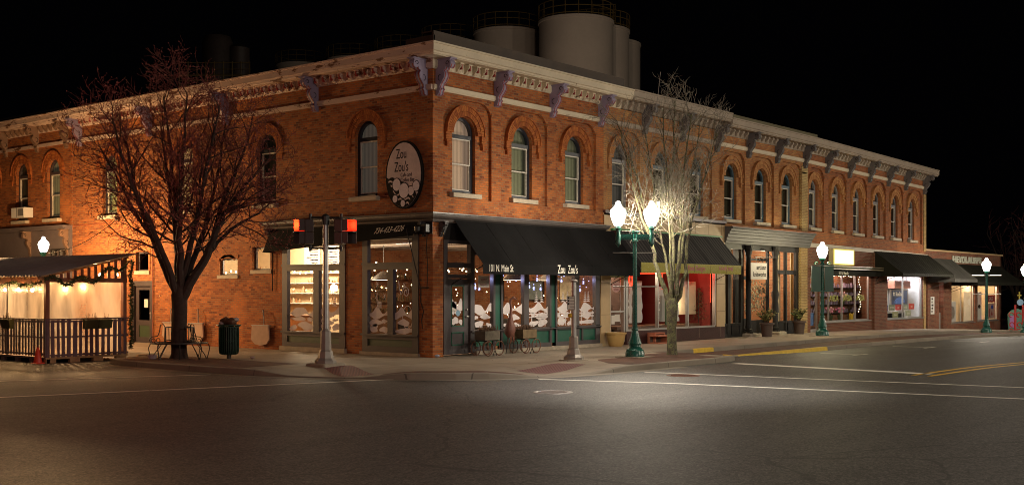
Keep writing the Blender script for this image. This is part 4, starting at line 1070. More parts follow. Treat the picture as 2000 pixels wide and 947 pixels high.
for x, zz, r in ((.27, -.27, .155), (-.02, -.45, .19), (-.30, -.47, .115), (-.50, -.34, .13), (.33, -.67, .095), (.02, -.81, .085)):
    m.ext(oval(c+x, z+zz, r+.025, r*1.12+.025, 24), .112, .117); m2.ext(oval(c+x, z+zz, r, r*1.12, 24), .117, .12)
m.build('circle_outline', INK, SG); m2.build('circle', CPAL, SG)
text('Zou', .40, TL, c+.30, z+.47, .109, INK, SG, sx=.62, ext=.002, flip=True)
text('Zou\'s', .40, TL, c+.37, z+.10, .109, INK, SG, sx=.62, ext=.002, flip=True)
text('Cafe and', .16, TL, c+.12, z-.055, .109, INK, SG, sx=.78, ext=.002, flip=True)
text('Coffee Bar', .16, TL, c+.12, z-.20, .109, INK, SG, sx=.78, ext=.002, flip=True)
# ------------------------------------------------------------------ flower shop building
B2 = thing('brick_building', (8.35, 0, 0), 'tan brick building with stone-faced flower shop lit red behind the bare tree', 'building')
upper_front(B2, TR, 8.35, 16.0, (9.5, 12.1, 14.65), (8.35, 10.8, 13.35, 15.88), TANB, VOUST, [GREYF, BLUEF, BLUEF], [CUR_BLUE, CUR_DARK, CUR_DARK], GREYBR, (GREYC, GREYC), z_lo=4.52)
m = MB(); sweep(m, CPROF, [lambda d, z: TR(9.3, d, z+.02), lambda d, z: TR(16.2, d, z+.02)]); m.build('cornice', GREYC, B2)
for s in (10.8, 13.35): bracket(B2, TR, s, 8.34, GREYBR, GREYBR)
dentils(B2, TR, 8.5, 15.8, 8.1, GREYC, None, skip=(10.8, 13.35, 15.88))
m = MB(); m.quad((8.35, -.02, 8.2), (16, -.02, 8.2), (16, 18, 8.2), (8.35, 18, 8.2)); m.box(8.4, 16, .3, 18, 3.7, 3.95); m.build('roof', ROOF, B2)
m = MB(); m.box(8.4, 16, 17.9, 18, -.3, 8.15); m.box(8.352, 8.39, .3, 18, 3.9, 8.15); m.box(15.9, 15.99, .3, 18, 3.9, 8.15); m.build('rear_wall', DARKW, B2)
m = MB(TR); wall_rect(m, 8.3, 16.6, 3.95, 4.46, .06, [], 0); m.box(8.3, 16.6, -.1, .06, 4.40, 4.46)
m.box(8.14, 8.69, -.2, .05, -.1, 4.0); m.box(15.95, 16.58, -.2, .05, -.1, 4.0); m.build('stone_facing', TANS, B2)
m = MB(TR)
for z in (1.05, 2.1, 3.1): m.box(8.14, 8.69, .045, .053, z, z+.008); m.box(15.95, 16.58, .045, .053, z, z+.008)
for s in range(9, 17): m.box(s+.3, s+.308, .055, .063, 4.0, 4.46)
m.build('stone_joints', INK, B2)
m = MB(TR); m.box(8.3, 16.6, .0, .12, 4.46, 4.56); m.build('coping', MAROON, B2)
m = MB(TR); m.box(8.69, 15.95, -.16, .045, 2.95, 3.97); m.build('shop_fascia', MAROON, B2)
m = MB(TR); m.box(8.7, 16.2, .06, .16, 3.9, 3.96); m.build('green_strip', paint('bright_green_strip', (.04, .2, .06)), B2)
m = MB(TR); m.box(9.64, 16.56, -.14, .075, -.1, .46)
m.build('tile_base', MAROON, B2)
m = MB(TR)
for s in (9.64, 11.3, 12.95, 14.6): m.box(s+1.6, s+1.61, .075, .079, .08, .46)
m.build('tile_joints', CONCW, B2)
m = MB(TR)
for a, b, c, e in ((9.66, 9.82, .46, 2.95), (11.74, 11.8, .5, 2.95), (13.84, 13.90, .5, 2.95), (15.86, 15.95, .5, 2.95), (9.82, 15.86, .46, .52), (9.82, 15.86, 2.85, 2.95), (8.69, 8.76, .1, 2.95), (9.54, 9.62, .1, 2.95), (8.76, 9.54, 2.3, 2.36), (8.76, 9.54, .1, .25), (8.76, 9.54, 1.12, 1.17)): m.box(a, b, -.1, .02, c, e)
F2 = m.build('shop_window_frame', ALU, B2)
m = MB(TR); m.quad((9.82, -.05, .52), (15.86, -.05, .52), (15.86, -.05, 2.85), (9.82, -.05, 2.85)); m.quad((8.76, -.05, .25), (9.54, -.05, .25), (9.54, -.05, 2.3), (8.76, -.05, 2.3)); m.build('glass', GLR, F2)
m = MB(TR); m.ext(oval(9.17, 2.0, .27, .2, 24), -.046, -.044); m.ext(oval(13.35, 2.35, .52, .44, 32), -.046, -.043); m.build('oval_shop_emblem', paint('pale_pink_emblem', (.62, .33, .30)), F2)
text('Flowers', .13, TR, 9.17, 2.0, -.042, BRRED, F2, 'emblem_lettering', .7, .001, 'CENTER'); text('& Designs', .1, TR, 9.17, 1.87, -.042, BRRED, F2, 'emblem_lettering', .7, .001, 'CENTER')
m = MB(TR); m.box(8.88, 9.08, -.046, -.044, .72, 1.02); m.box(9.08, 9.4, -.046, -.044, .8, 1.05); m.build('notice', PAPER, F2)
A = awning(B2, TR, 8.95, 15.95, 3.9, 2.80, 1.1, AWNS, .30, .16, 1, seams=6, valmat=paint('olive_green_banner', (.34, .29, .02), .25, .15), scal=True)
PK = paint('magenta_lettering', (.50, .02, .14), .5)
text('Floral Designs', .25, TR, 12.0, 2.57, 1.106, PK, A, sx=.85, ext=.001); text('734.475.3040', .2, TR, 14.2, 2.59, 1.106, PK, A, sx=1.0, ext=.001)
# interior of the flower shop
m = MB(); m.quad((8.4, .1, .02), (15.9, .1, .02), (15.9, 8, .02), (8.4, 8, .02)); m.build('shop_floor', FLOORW, B2)
m = MB(); m.box(8.4, 15.9, 3.4, 3.5, 0, 3.6); m.box(15.8, 15.9, .15, 3.5, 0, 3.6); m.build('red_back_wall', REDW, B2)
m = MB(); m.box(9.62, 12.6, 1.5, 1.6, 0, 3.4); m.build('partition', DARKW, B2); m = MB(); m.box(13.9, 15.5, .62, .66, .95, 2.2); m.build('cream_panel', WARMW, B2)
m = MB(); m.quad((8.4, .1, 3.55), (15.9, .1, 3.55), (15.9, 8, 3.55), (8.4, 8, 3.55)); m.build('shop_ceiling', DARKW, B2)
T_ = thing('window_drapes', (11.5, .6, .6), 'ragged white cloth strips hanging in the flower shop window', 'drapes')
rr = random.Random(4)
for s, w_, zt in ((9.95, .3, 2.35), (10.45, .2, 2.2), (11.0, .35, 2.2), (12.6, .5, 2.0), (13.5, .4, 2.1)):
    n = 14; l, r2 = [], []
    for i in range(n+1):
        z = lerp(zt, .72, i/n); l.append((s-w_/2+rr.uniform(-.05, .05), z)); r2.append((s+w_/2+rr.uniform(-.05, .05), z))
    m = MB(TR); m.ext(l+r2[::-1], -.32, -.3); m.build('cloth_strip', WHITEW, T_)
T_ = thing('display_table', (13, .9, .02), 'low display bench under the red lights in the flower shop window', 'display table')
m = MB(); m.cbox(9.9, 15.6, .5, 1.3, .5, .6); m.build('table_top', FLOORW, T_)
for x in (10.1, 12.5, 15.4): m = MB(); m.box(x, x+.06, .8, .86, .02, .5); m.build('leg', IRON, T_)
def small_tree(x, y, z0, h, r0, mat, lab, nm='display_fir', cat='fir tree', n=500, seed=1, grp=None):
    r = random.Random(seed); T_ = thing(nm, (x, y, z0), lab, cat, grp)
    m = MB(); m.tube([(x, y, z0), (x, y, z0+h*.9)], .02, 5); m.build('trunk', BARK, T_)
    m = MB()
    for i in range(n):
        t = r.random()**1.3; a = r.uniform(0, 6.28); rad = r0*(1-t)*r.uniform(.3, 1); p = Vector((x+rad*math.cos(a), y+rad*math.sin(a), z0+h*.12+t*h*.88)); q = p+Vector((r.uniform(-.07, .07), r.uniform(-.07, .07), r.uniform(-.05, .02))); o = Vector((r.uniform(-.03, .03), r.uniform(-.03, .03), .02))
        m.add([tuple(p), tuple(q), tuple(q+o)], [(0, 1, 2)])
    m.build('needles', mat, T_); return T_
small_tree(15.6, .55, .6, 1.35, .5, FOL, 'small dark fir displayed behind the red lit pane of the flower shop', seed=2)
small_tree(10.9, 1.6, .6, 1.3, .5, FOL, 'small fir standing behind the white cloth strips in the flower shop', seed=3)
T_ = thing('neon_opening_sign', (10.05, .15, 2.1), 'red neon number ten sign at the top corner of the flower shop window', 'neon sign')
m = MB(TR); m.tube([(9.87, -.15, 2.36), (9.97, -.15, 2.42), (9.97, -.15, 2.0), (9.90, -.15, 2.0), (10.05, -.15, 2.0)], .022, 6); m.tube([(10.24+.1*math.cos(a), -.15, 2.22+.21*math.sin(a)) for a in [i*math.pi/10 for i in range(21)]], .022, 6); m.build('tube', NEON, T_)
m = MB(TR); m.tube([(10.5, -.15, 2.45), (12.5, -.15, 2.5)], .02, 5); m.build('top_tube', NEON, T_)
T_ = thing('red_light_strip', (13.9, .15, .6), 'red glowing light strips round the right pane of the flower shop', 'light strip')
m = MB(TR); m.tube([(13.83, -.15, 2.0), (13.83, -.15, 2.82)], .007, 5); m.tube([(15.8, -.15, 1.4), (15.8, -.15, 2.82)], .010, 5); m.tube([(12.3, -.15, 1.9), (12.3, -.15, 2.8)], .014, 5); m.build('tube', NEON, T_)
light('red_window_light', (14.8, .5, 2.7), 34, (1, .03, .02), .15); light('red_window_light', (12.6, .6, 2.8), 22, (1, .06, .03), .15); light('shop_light', (10.6, .55, 2.8), 170, (1, .85, .62), .15); light('shop_light', (13.9, .35, 1.4), 45, (1, .8, .55), .15)
T_ = thing('vertical_shop_sign', (12.45, .1, .9), 'dark green upright board with white letters K and S behind the tree trunk', 'sign')
m = MB(TR); m.box(12.28, 12.66, -.03, .02, .62, 1.75); m.build('board', paint('green_sign_board', (.05, .09, .04)), T_)
for tx, z in (('K', 1.12), ('S', .72), ('R', 1.5)): text(tx, .34, TR, 12.47, z, .022, LET, T_, sx=.95, ext=.002, align='CENTER')
for i, (x, y, z0, lab) in enumerate(((10.75, -.45, .0, 'lower terracotta flue block beside the green lamp post'), (10.95, -.2, .0, 'rear terracotta flue block against the maroon tile base'))):
    T_ = thing('terracotta_block', (x, y, z0), lab, 'flue block', 'terracotta blocks by the flower shop')
    m = MB(TR); a, b, d0, d1, z1 = x, x+.75-.1*i, -y-.2, -y+.2, .3+.08*i
    m.box(a, b, d0, d1, z0, z0+.05); m.box(a, b, d0, d1, z1-.05, z1); m.box(a, a+.05, d0, d1, z0+.05, z1-.05) if i else None; m.box(b-.05, b, d0, d1, z0+.05, z1-.05); m.box(a, b, d0, d0+.03, z0+.05, z1-.05)
    m.build('clay_shell', TERRA, T_); m = MB(TR); m.box(a+.02, b-.02, d0+.03, d0+.06, z0+.05, z1-.05); m.build('dark_core', DARKW, T_)
# ------------------------------------------------------------------ gallery building
B3 = thing('brick_building', (16.0, 0, 0), 'buff orange brick building with grey moulded cornice over a black iron storefront', 'building')
upper_front(B3, TR, 16.0, 24.0, (17.3, 19.85, 22.3), (15.95, 18.55, 21.1, 23.78), TANB2, VOUST, BLUEF, [CUR_DARK], GREYBR, (GREYC, CREAM), z_lo=4.3)
m = MB(); sweep(m, CPROF, [lambda d, z: TR(16.2, d, z-.14), lambda d, z: TR(24.0, d, z-.14)]); m.build('cornice', GREYC, B3)
m = MB(TR); m.box(16.25, 24.6, .2, .26, 8.45, 8.75); m.build('parapet_flashing', paint('olive_metal', (.09, .07, .02)), B3)
for s in (15.95, 18.55, 21.1, 23.78): bracket(B3, TR, s, 8.2, GREYBR, GREYBR)
dentils(B3, TR, 16.1, 23.9, 7.98, GREYC, None, skip=(15.95, 18.55, 21.1, 23.78))
m = MB(); m.quad((16, -.02, 8.1), (24, -.02, 8.1), (24, 18, 8.1), (16, 18, 8.1)); m.box(16, 24, .3, 18, 3.75, 4.0); m.build('roof', ROOF, B3)
m = MB(); m.box(16, 24, 17.9, 18, -.6, 8.05); m.box(16, 16.09, .3, 18, -.2, 8.05); m.box(23.9, 23.99, .3, 18, -.6, 8.05); m.build('party_wall', INB, B3)
CP3 = [(0, 3.72), (.1, 3.72), (.12, 3.80), (.15, 3.82), (.16, 3.93), (.2, 3.95), (.22, 4.06), (.27, 4.08), (.29, 4.17), (.34, 4.19), (.36, 4.27), (.42, 4.29), (.42, 4.35), (0, 4.38)]
GCORN = paint('glossy_grey_cornice_paint', (.10, .095, .095), .6, .1, 3)
m = MB(); sweep(m, CP3, [lambda d, z: TR(16.55, d, z), lambda d, z: TR(24.15, d, z)]); m.build('shop_cornice', GCORN, B3)
m = MB(TR); m.box(16.4, 24.1, .43, .46, 4.345, 4.37); m.build('copper_flashing', paint('copper_edge', (.3, .1, .05)), B3)
m = MB(TR); m.box(23.45, 24.1, -.3, .02, -.6, 3.72); m.box(23.45, 24.1, .0, .02, 4.38, 4.45); m.box(23.5, 24.12, -.08, .03, 4.45, 7.28); m.build('buff_brick_pier', BUFF, B3)
m = MB(TR); d = -.1
for a, b in ((16.6, 16.72), (17.12, 17.32), (18.2, 18.42), (21.2, 21.42), (22.22, 22.34), (23.2, 23.45)): m.box(a, b, d-.12, d, .0, 3.75)
m.box(16.6, 18.42, d-.12, d-.01, 0, .55); m.box(21.2, 23.45, d-.12, d-.01, 0, .55); m.box(21.2, 23.45, d-.12, d-.01, 2.55, 2.72); m.box(16.6, 23.45, d-.14, d+.02, 3.5, 3.76)
for a, b in ((16.8, 17.05), (17.4, 18.1), (21.5, 22.15), (22.4, 23.1)):
    for q in ((a, b, .12, .14), (a, b, .46, .48), (a, a+.02, .12, .48), (b-.02, b, .12, .48)): m.box(q[0], q[1], d-.01, d+.012, q[2], q[3])
m.build('iron_storefront', BLACK, B3)
m = MB(TR); d2 = -.5
for a, b in ((18.42, 18.75), (19.55, 19.7), (21.32, 21.45)): m.box(a, b, d2-.1, d2, 0, 3.75)
m.box(19.7, 21.32, d2-.1, d2, 0, .62); m.box(19.7, 21.32, d2-.1, d2, 3.1, 3.2); m.box(18.75, 19.55, d2-.08, d2-.02, .05, .7); m.box(18.75, 19.55, d2-.1, d2, 2.3, 2.45); m.box(18.42, 21.45, -.5, -.23, 3.6, 3.75)
m.build('recessed_entry', BLACK, B3)
m = MB(TR)
for a, b, c, e, dd in ((16.72, 17.12, .55, 3.5, -.16), (17.32, 18.2, .55, 3.5, -.16), (21.42, 22.22, .55, 3.5, -.16), (22.34, 23.2, .55, 3.5, -.16), (19.7, 21.32, .62, 3.1, -.55), (18.75, 19.55, .7, 2.3, -.55)): m.quad((a, dd, c), (b, dd, c), (b, dd, e), (a, dd, e))
m.build('glass', GLR, B3)
for x in (18.62, 21.02):
    m = MB(); m.lathe([(.2, 0), (.2, .08), (.16, .1), (.17, .16), (.13, .2), (.125, .3), (.11, .34), (.10, 3.05), (.12, 3.08), (.11, 3.14), (.13, 3.2), (.17, 3.36), (.15, 3.38), (.2, 3.5), (.2, 3.56)], (x, .0, .12), 24, star=1, depth=.06)
    m.build('iron_column', BLACK, B3, True)
m = MB(); m.cbox(18.3, 18.95, -.3, .3, -.02, .13, .04); m.cbox(20.7, 21.4, -.35, .3, -.02, .14, .04); m.box(18.42, 21.2, .1, 1.2, 0, .06); m.build('stone_plinth', CONCW, B3)
m = MB(); m.quad((16.1, .1, .03), (23.9, .1, .03), (23.9, 6.5, .03), (16.1, 6.5, .03)); m.build('gallery_floor', FLOORW, B3)
m = MB(); m.box(16.1, 23.9, 4.4, 4.5, 0, 3.7); m.build('gallery_brick_wall', brick('tan_interior_brick', (.74, .60, .42), (.66, .50, .32), (.4, .3, .2)), B3)
m = MB(); m.box(17.4, 18.15, .5, .52, .5, 3.5); m.box(22.3, 22.5, .5, .53, .4, 3.5); m.box(23.5, 23.75, .5, .53, .4, 3.5); m.build('cream_drapes', WARMW, B3)
m = MB(); m.quad((16.1, .1, 3.74), (23.9, .1, 3.74), (23.9, 6.5, 3.74), (16.1, 6.5, 3.74)); m.build('gallery_ceiling', WARMW, B3)
light('gallery_light', (17.6, .9, 3.2), 90, (1, .84, .64), .15); light('gallery_light', (19.9, 1.6, 3.2), 190, (1, .84, .62), .15); light('gallery_light', (22.3, 1.2, 3.2), 150, (1, .84, .62), .15); light('entry_light', (19.9, .25, 3.3), 16, (1, .8, .58), .08)
T_ = thing('hanging_discs', (20.6, .72, 1.1), 'curtain of small white discs hanging in the gallery window', 'decoration')
rr = random.Random(6); m = MB(TR)
for i in range(300):
    s, z = rr.uniform(19.75, 21.6), rr.uniform(1.0, 2.25); r = rr.uniform(.03, .06)
    if z > 2.0 and rr.random() < .5: continue
    dd_ = -.72+rr.uniform(-.05, .05); m.ext(oval(s, z, r, r, 8), dd_, dd_+.005)
m.build('disc', island('disc_colours', (.75, .62, .42), (.08, .06, .05)), T_)
T_ = thing('mannequin', (16.95, .5, .55), 'headless mannequin in a red patterned dress in the narrow gallery window', 'mannequin')
m = MB(); m.lathe([(.2, 0), (.19, .3), (.12, .62), (.16, .85), (.17, .98), (.06, 1.06), (.05, 1.16)], (16.95, .6, .7), 16); m.build('dress', paint('red_dress_cloth', (.4, .06, .04), .8, .6, 20), T_, True); m = MB(); m.tube([(16.95, .6, .03), (16.95, .6, .72)], .02, 6); m.build('stand', IRON, T_)
T_ = thing('display_figure', (21.9, .45, .03), 'dark dressed mannequin bust behind the iron column of the gallery', 'mannequin')
m = MB(); m.lathe([(.18, 0), (.15, .3), (.12, .5), (.17, .75), (.15, .92), (.06, 1.0), (.07, 1.1), (.02, 1.2)], (21.9, .45, .9), 14); m.build('bust', SLATE, T_, True); m = MB(); m.tube([(21.9, .45, .03), (21.9, .45, .95)], .025, 6); m.build('stand', IRON, T_)
T_ = thing('vertical_poster', (22.75, .35, .6), 'tall white banner with a column of dark letters in the right gallery window', 'poster')
m = MB(TR); m.box(22.62, 22.84, -.36, -.35, .62, 2.25); m.build('banner', WHITEW, T_)
for i, ch in enumerate('OPENINGS'): text(ch, .17, TR, 22.73, 2.02-.19*i, -.348, INK, T_, sx=.9, ext=.001, align='CENTER')
T_ = thing('hanging_shop_sign', (19.2, -.42, 2.3), 'white hanging sign reading artisan knitworks below a scrolled iron arm', 'sign')
m = MB(TR); m.cbox(18.0, 19.37, .40, .44, 2.3, 2.97, .01); m.build('sign_board', paint('pale_sign_board', (.62, .56, .50), .5, .05), T_)
text('artisan', .27, TR, 19.30, 2.70, .442, INK, T_, sx=1.15, ext=.002, align='RIGHT', bold=.003); text('knitworks', .27, TR, 19.30, 2.42, .442, INK, T_, sx=1.02, ext=.002, align='RIGHT', bold=.003)
m = MB(TR); m.tube([(18.35, .42, 3.2), (19.9, .42, 3.2)], .018, 5)
for s in (18.5, 19.7): m.tube([(s, .42, 2.97), (s, .42, 3.2)], .01, 4)
m.tube([(18.4+.9*t/14, .42, 3.08+.09*math.sin(t*1.1)) for t in range(15)], .014, 4); m.tube([(18.65+.45*t/14+.06*math.cos(t), .42, 3.1+.06*math.sin(t)) for t in range(15)], .012, 4); m.tube([(19.9, .42, 3.2), (19.9, .05, 3.55), (19.9, -.1, 3.6)], .018, 5)
m.build('scrolled_arm', IRON, T_)
def bush(x, y, z0, r, h, mats, lab, par_, n=350, seed=0, spiky=.5):
    rr = random.Random(seed); st = MB(); lf = [MB() for _ in mats]
    for i in range(26):
        a = rr.uniform(0, 6.28); ln = h*rr.uniform(.5, 1); rad = r*rr.uniform(.2, 1.0)*(1.1-.3*ln/h)
        P = [Vector((x, y, z0)), Vector((x+rad*.5*math.cos(a), y+rad*.5*math.sin(a), z0+ln*.6)), Vector((x+rad*math.cos(a), y+rad*math.sin(a), z0+ln))]
        st.tube([tuple(p) for p in P], .006, 3)
        for k in range(n//26):
            t = rr.uniform(.25, 1); p = P[0].lerp(P[1], t*2) if t < .5 else P[1].lerp(P[2], t*2-1)
            d = Vector((rr.uniform(-1, 1), rr.uniform(-1, 1), rr.uniform(-.3, 1))).normalized()*rr.uniform(.06, .12); u = d.cross(Vector((rr.uniform(-1, 1), rr.uniform(-1, 1), rr.uniform(-1, 1)))).normalized()*.018
            q = lf[rr.randrange(len(mats))]; q.add([tuple(p), tuple(p+d*.5+u), tuple(p+d), tuple(p+d*.5-u)], [(0, 1, 2, 3)])
    st.build('stems', DRY, par_)
    for q, mt in zip(lf, mats): q.build('foliage', mt, par_)
for i, (x, y, lab, ms) in enumerate(((18.75, -.75, 'dark planter with yellow green variegated shrub left of the gallery steps', [FOLY, FOLY, FOL]), (22.35, -.45, 'dark planter with green evergreen shrub right of the iron column', [FOL, FOLY, FOL]))):
    T_ = thing('potted_plant', (x, y, zg(x)), lab, 'potted plant', 'planters flanking the gallery entrance'); z = zg(x)
    m = MB(); m.lathe([(.2, 0), (.2, .04), (.25, .48), (.3, .5), (.3, .56), (.25, .56), (.23, .5)], (x, y, z), 24); m.build('pot', paint('dark_brown_pot', (.075, .045, .035), .5), T_, True); bush(x, y, z+.5, .45, .62, ms, '', T_, 700, i+5)
# ------------------------------------------------------------------ long red brick building
TS = lambda s, d, z: (s, -d, z-.0125*(s-24)*sst((z-2.2)/2))
B4 = thing('brick_building', (24.0, 0, 0), 'long red brick building with six narrow arched upper windows and a beauty shop below', 'building')
pl = (24.0, 26.1, 28.6, 31.05, 33.45, 35.85, 38.6)
upper_front(B4, TS, 24.1, 38.85, (24.95, 27.4, 29.85, 32.3, 34.65, 37.05), pl, REDB, VOUST, GREYF, [CUR_BLUE, CUR_BLUE, CUR_BLUE, CUR_DARK, CUR_DARK, CUR_DARK], GREYBR, (GREYC, CREAM), z_lo=3.95, hw=.45)
m = MB(); sweep(m, CPROF, [lambda d, z: TS(24.0, d, z-.14), lambda d, z: TS(39.3, d, z-.14)]); m.build('cornice', GREYC, B4)
for s in (26.1, 28.6, 31.05, 33.45, 35.85, 38.6): bracket(B4, TS, s, 8.2, GREYBR, GREYBR)
dentils(B4, TS, 24.2, 38.8, 7.98, GREYC, None, skip=pl)
m = MB(); m.quad((24, -.02, 7.9), (38.85, -.02, 7.8), (38.85, 18, 7.8), (24, 18, 7.9)); m.box(24.1, 38.8, .3, 18, 3.5, 3.7); m.build('roof', ROOF, B4)
m = MB(); m.box(24.1, 38.8, 17.9, 18, -.8, 7.8); m.box(38.7, 38.84, .02, 18, -.8, 7.75); m.box(24.02, 24.09, .3, 18, 3.6, 7.8); m.build('rear_wall', DARKB, B4)
m = MB(TR); m.box(38.55, 38.86, -.1, .04, -.8, 3.62); m.box(38.52, 38.87, -.1, .05, 3.95, 7.0); m.build('buff_corner_pier', BUFF, B4)
m = MB(TS); m.box(24.12, 38.9, -.02, .08, 3.78, 3.95); m.box(24.12, 38.9, -.02, .11, 3.92, 3.96); m.build('white_band', paint('off_white_band', (.50, .44, .36), .6, .1), B4)
ops = [(24.45, 25.35, -.3, 2.5), (25.42, 31.26, .38, 2.62), (33.2, 38.54, .36, 2.6)]
m = MB(TR); wall_rect(m, 24.1, 38.56, -1, 3.82, 0, ops, .2); m.build('street_brick_wall', DARKB, B4)
m = MB(TR); m.box(31.5, 33.15, .0, .12, -1, 3.7); m.build('dark_brick_pier', DARKB, B4)
def win_lines(par, T, a, b, c, e, d, mull, fm, gm=GLR, w_=.05, name='shop_window'):
    m = MB(T); m.box(a, a+w_, d-.08, d, c, e); m.box(b-w_, b, d-.08, d, c, e); m.box(a+w_, b-w_, d-.08, d, c, c+w_); m.box(a+w_, b-w_, d-.08, d, e-w_, e)
    for s in mull: m.box(s-w_/2, s+w_/2, d-.08, d-.004, c+w_, e-w_)
    m.box(a-.05, b+.05, d-.08, d+.12, c-.05, c-.0)
    W = m.build(name, fm, par); m = MB(T); m.quad((a+w_, d-.05, c+w_), (b-w_, d-.05, c+w_), (b-w_, d-.05, e-w_), (a+w_, d-.05, e-w_)); m.build('glass', gm, W); return W
W4 = win_lines(B4, TR, 25.42, 31.26, .42, 2.62, -.08, (26.6, 28.1, 29.65), ALU)
W5 = win_lines(B4, TR, 33.2, 38.54, .40, 2.6, -.08, (35.85,), ALU)
m = MB(TR)
for q in ((24.45, 24.53, -.1, 2.5), (25.27, 25.35, -.1, 2.5), (24.53, 25.27, 2.4, 2.5), (24.53, 25.27, 2.05, 2.1), (24.53, 25.27, -.1, .12)): m.box(q[0], q[1], -.16, -.08, q[2], q[3])
D4 = m.build('shop_door', ALU, B4); m = MB(TR); m.quad((24.53, -.12, .12), (25.27, -.12, .12), (25.27, -.12, 2.4), (24.53, -.12, 2.4)); m.build('glass', GLR, D4)
m = MB(TR); m.box(24.6, 25.0, -.118, -.114, .28, .85); m.build('poster', paint('blue_portrait_poster', (.04, .12, .3), .5, .8, 9), D4)
AV = paint('lime_lettering', (.36, .38, .03), .5, .1)
for s in (26.75, 28.3, 29.85): text('AVEDA', .40, TR, s, 1.36, -.125, AV, W4, sx=.78, ext=.002, bold=.004)
m = MB(TR); m.box(24.45, 31.9, .02, .55, 2.86, 2.92); m.box(24.45, 31.9, .52, .55, 2.8, 2.96); m.build('metal_canopy', paint('tan_canopy_edge', (.24, .2, .12), .4), B4)
A = awning(B4, TR, 25.3, 31.75, 2.86, 2.74, .42, AWNG, .22, .02, 1, seams=3); text('107 N. Main St.', .2, TR, 26.5, 2.58, .424, LET, A, sx=.9, ext=.001)
awning(B4, TR, 31.55, 38.95, 3.80, 2.68, 1.5, AWNG, .13, .05, 2, seams=24)
# interiors
m = MB(); m.quad((24.1, .1, -.0), (32, .1, -.0), (32, 4, -.0), (24.1, 4, -.0)); m.build('salon_floor', FLOORW, B4)
m = MB(); m.box(24.1, 32.85, 1.3, 1.4, -.2, 3.5); m.box(32.75, 32.85, .2, 1.3, -.2, 3.5); m.build('salon_brick_wall', INB, B4)
m = MB(); m.quad((24.1, .1, 3.48), (38.8, .1, 3.48), (38.8, 4.4, 3.48), (24.1, 4.4, 3.48)); m.build('shop_ceiling', DARKW, B4)
m = MB(); m.box(33.0, 38.7, .85, .95, -.5, 3.48); m.box(38.55, 38.68, .2, .85, -.5, 3.48); m.box(32.9, 33.0, .2, 2.1, -.5, 3.48); m.quad((33, .2, .3), (38.6, .2, .3), (38.6, 2, .3), (33, 2, .3)); m.build('white_showroom_wall', WHITEW, B4)
m = MB(); m.box(34, 37.6, .45, .6, 3.36, 3.42); m.build('ceiling_tube', TUBE, B4)
light('salon_light', (26.6, .7, 3.1), 140, (1, .72, .66), .2); light('salon_light', (29.6, .7, 3.1), 140, (1, .66, .5), .2)
light('showroom_light', (34.9, .5, 3.2), 300, (.90, .93, 1), .2); light('showroom_light', (37.2, .5, 3.2), 300, (.86, .90, 1), .3)
T_ = thing('product_shelves', (28.8, 1.15, .6), 'dark shelves of small pale bottles along the brick wall of the beauty shop', 'shelf')
m = MB(); bt = MB(); rr = random.Random(8)
for z in (.75, 1.15, 1.55, 1.95):
    m.box(24.9, 32.6, 1.0, 1.29, z, z+.03); x = 25.0
    while x < 32.5:
        if rr.random() < .8: h = rr.uniform(.08, .24); w_ = rr.uniform(.03, .07); bt.box(x, x+w_, 1.05, 1.13, z+.03, z+.03+h)
        x += rr.uniform(.09, .2)
m.build('shelf_board', IRON, T_); bt.build('bottles', island('lilac_bottle_colours', (.55, .45, .6), (.12, .1, .15), .4), T_)
m = MB()
for x in (26.0, 27.6, 29.2, 30.8, 32.3): m.tube([(x, 1.27, .3), (x, 1.27, 2.6)], .03, 6)
m.build('upright', ALU, T_)
def flowers(x, y, z, cols, lab, seed, pot=FOL, h=.35):
    rr = random.Random(seed); T_ = thing('flower_pot', (x, y, z), lab, 'flowers', 'flower pots in the beauty shop window')
    m = MB(); m.lathe([(.1, 0), (.14, .24), (.12, .24)], (x, y, z), 12); m.build('pot', pot, T_); s = MB(); f = MB()
    for i in range(14): a = rr.uniform(0, 6.3); r = rr.uniform(0, .24); q = (x+r*math.cos(a), y+r*math.sin(a), z+.24+rr.uniform(h*.4, h)); s.tube([(x, y, z+.2), q], .01, 3); f.ball(q, .05, 6, 5, 1.3)
    s.build('stems', FOL, T_); f.build('blossoms', island('blossom_'+str(seed), cols[0], cols[1], .5), T_)
flowers(27.55, .45, .45, ((.6, .2, .3), (.65, .5, .4)), 'pink and cream tulips left of the middle mullion of the beauty shop', 1); flowers(28.8, .5, .45, ((.6, .15, .25), (.6, .35, .4)), 'pink tulips right of the middle mullion of the beauty shop', 2); flowers(30.2, 1.0, 1.15, ((.5, .3, .3), (.6, .5, .2)), 'raised flower pot at the right end of the beauty shop window', 3)
for i, (x, y, lab) in enumerate(((26.2, .5, 'yellow watering can beside the left mullion of the beauty shop window'), (30.0, .45, 'yellow watering can at the right of the beauty shop window'))):
    T_ = thing('watering_can', (x, y, .45), lab, 'watering can', 'yellow watering cans'); YL = paint('yellow_enamel', (.6, .42, .02), .4)
    m = MB(); m.lathe([(.1, 0), (.1, .24), (.08, .26)], (x, y, .45), 12); m.build('can', YL, T_, True); m = MB(); m.tube([(x+.08, y, .5), (x+.25, y, .74), (x+.3, y, .76)], [.025, .018, .03], 6); m.build('spout', YL, T_); m = MB(); m.tube([(x-.09, y, .5), (x-.2, y, .62), (x-.15, y, .76), (x-.02, y, .74)], .014, 5); m.build('handle', YL, T_)
T_ = thing('salon_string_lights', (28.5, .3, 2.5), 'string of round bulbs along the top and right side of the beauty shop window', 'string lights'); m = MB(); wm = MB()
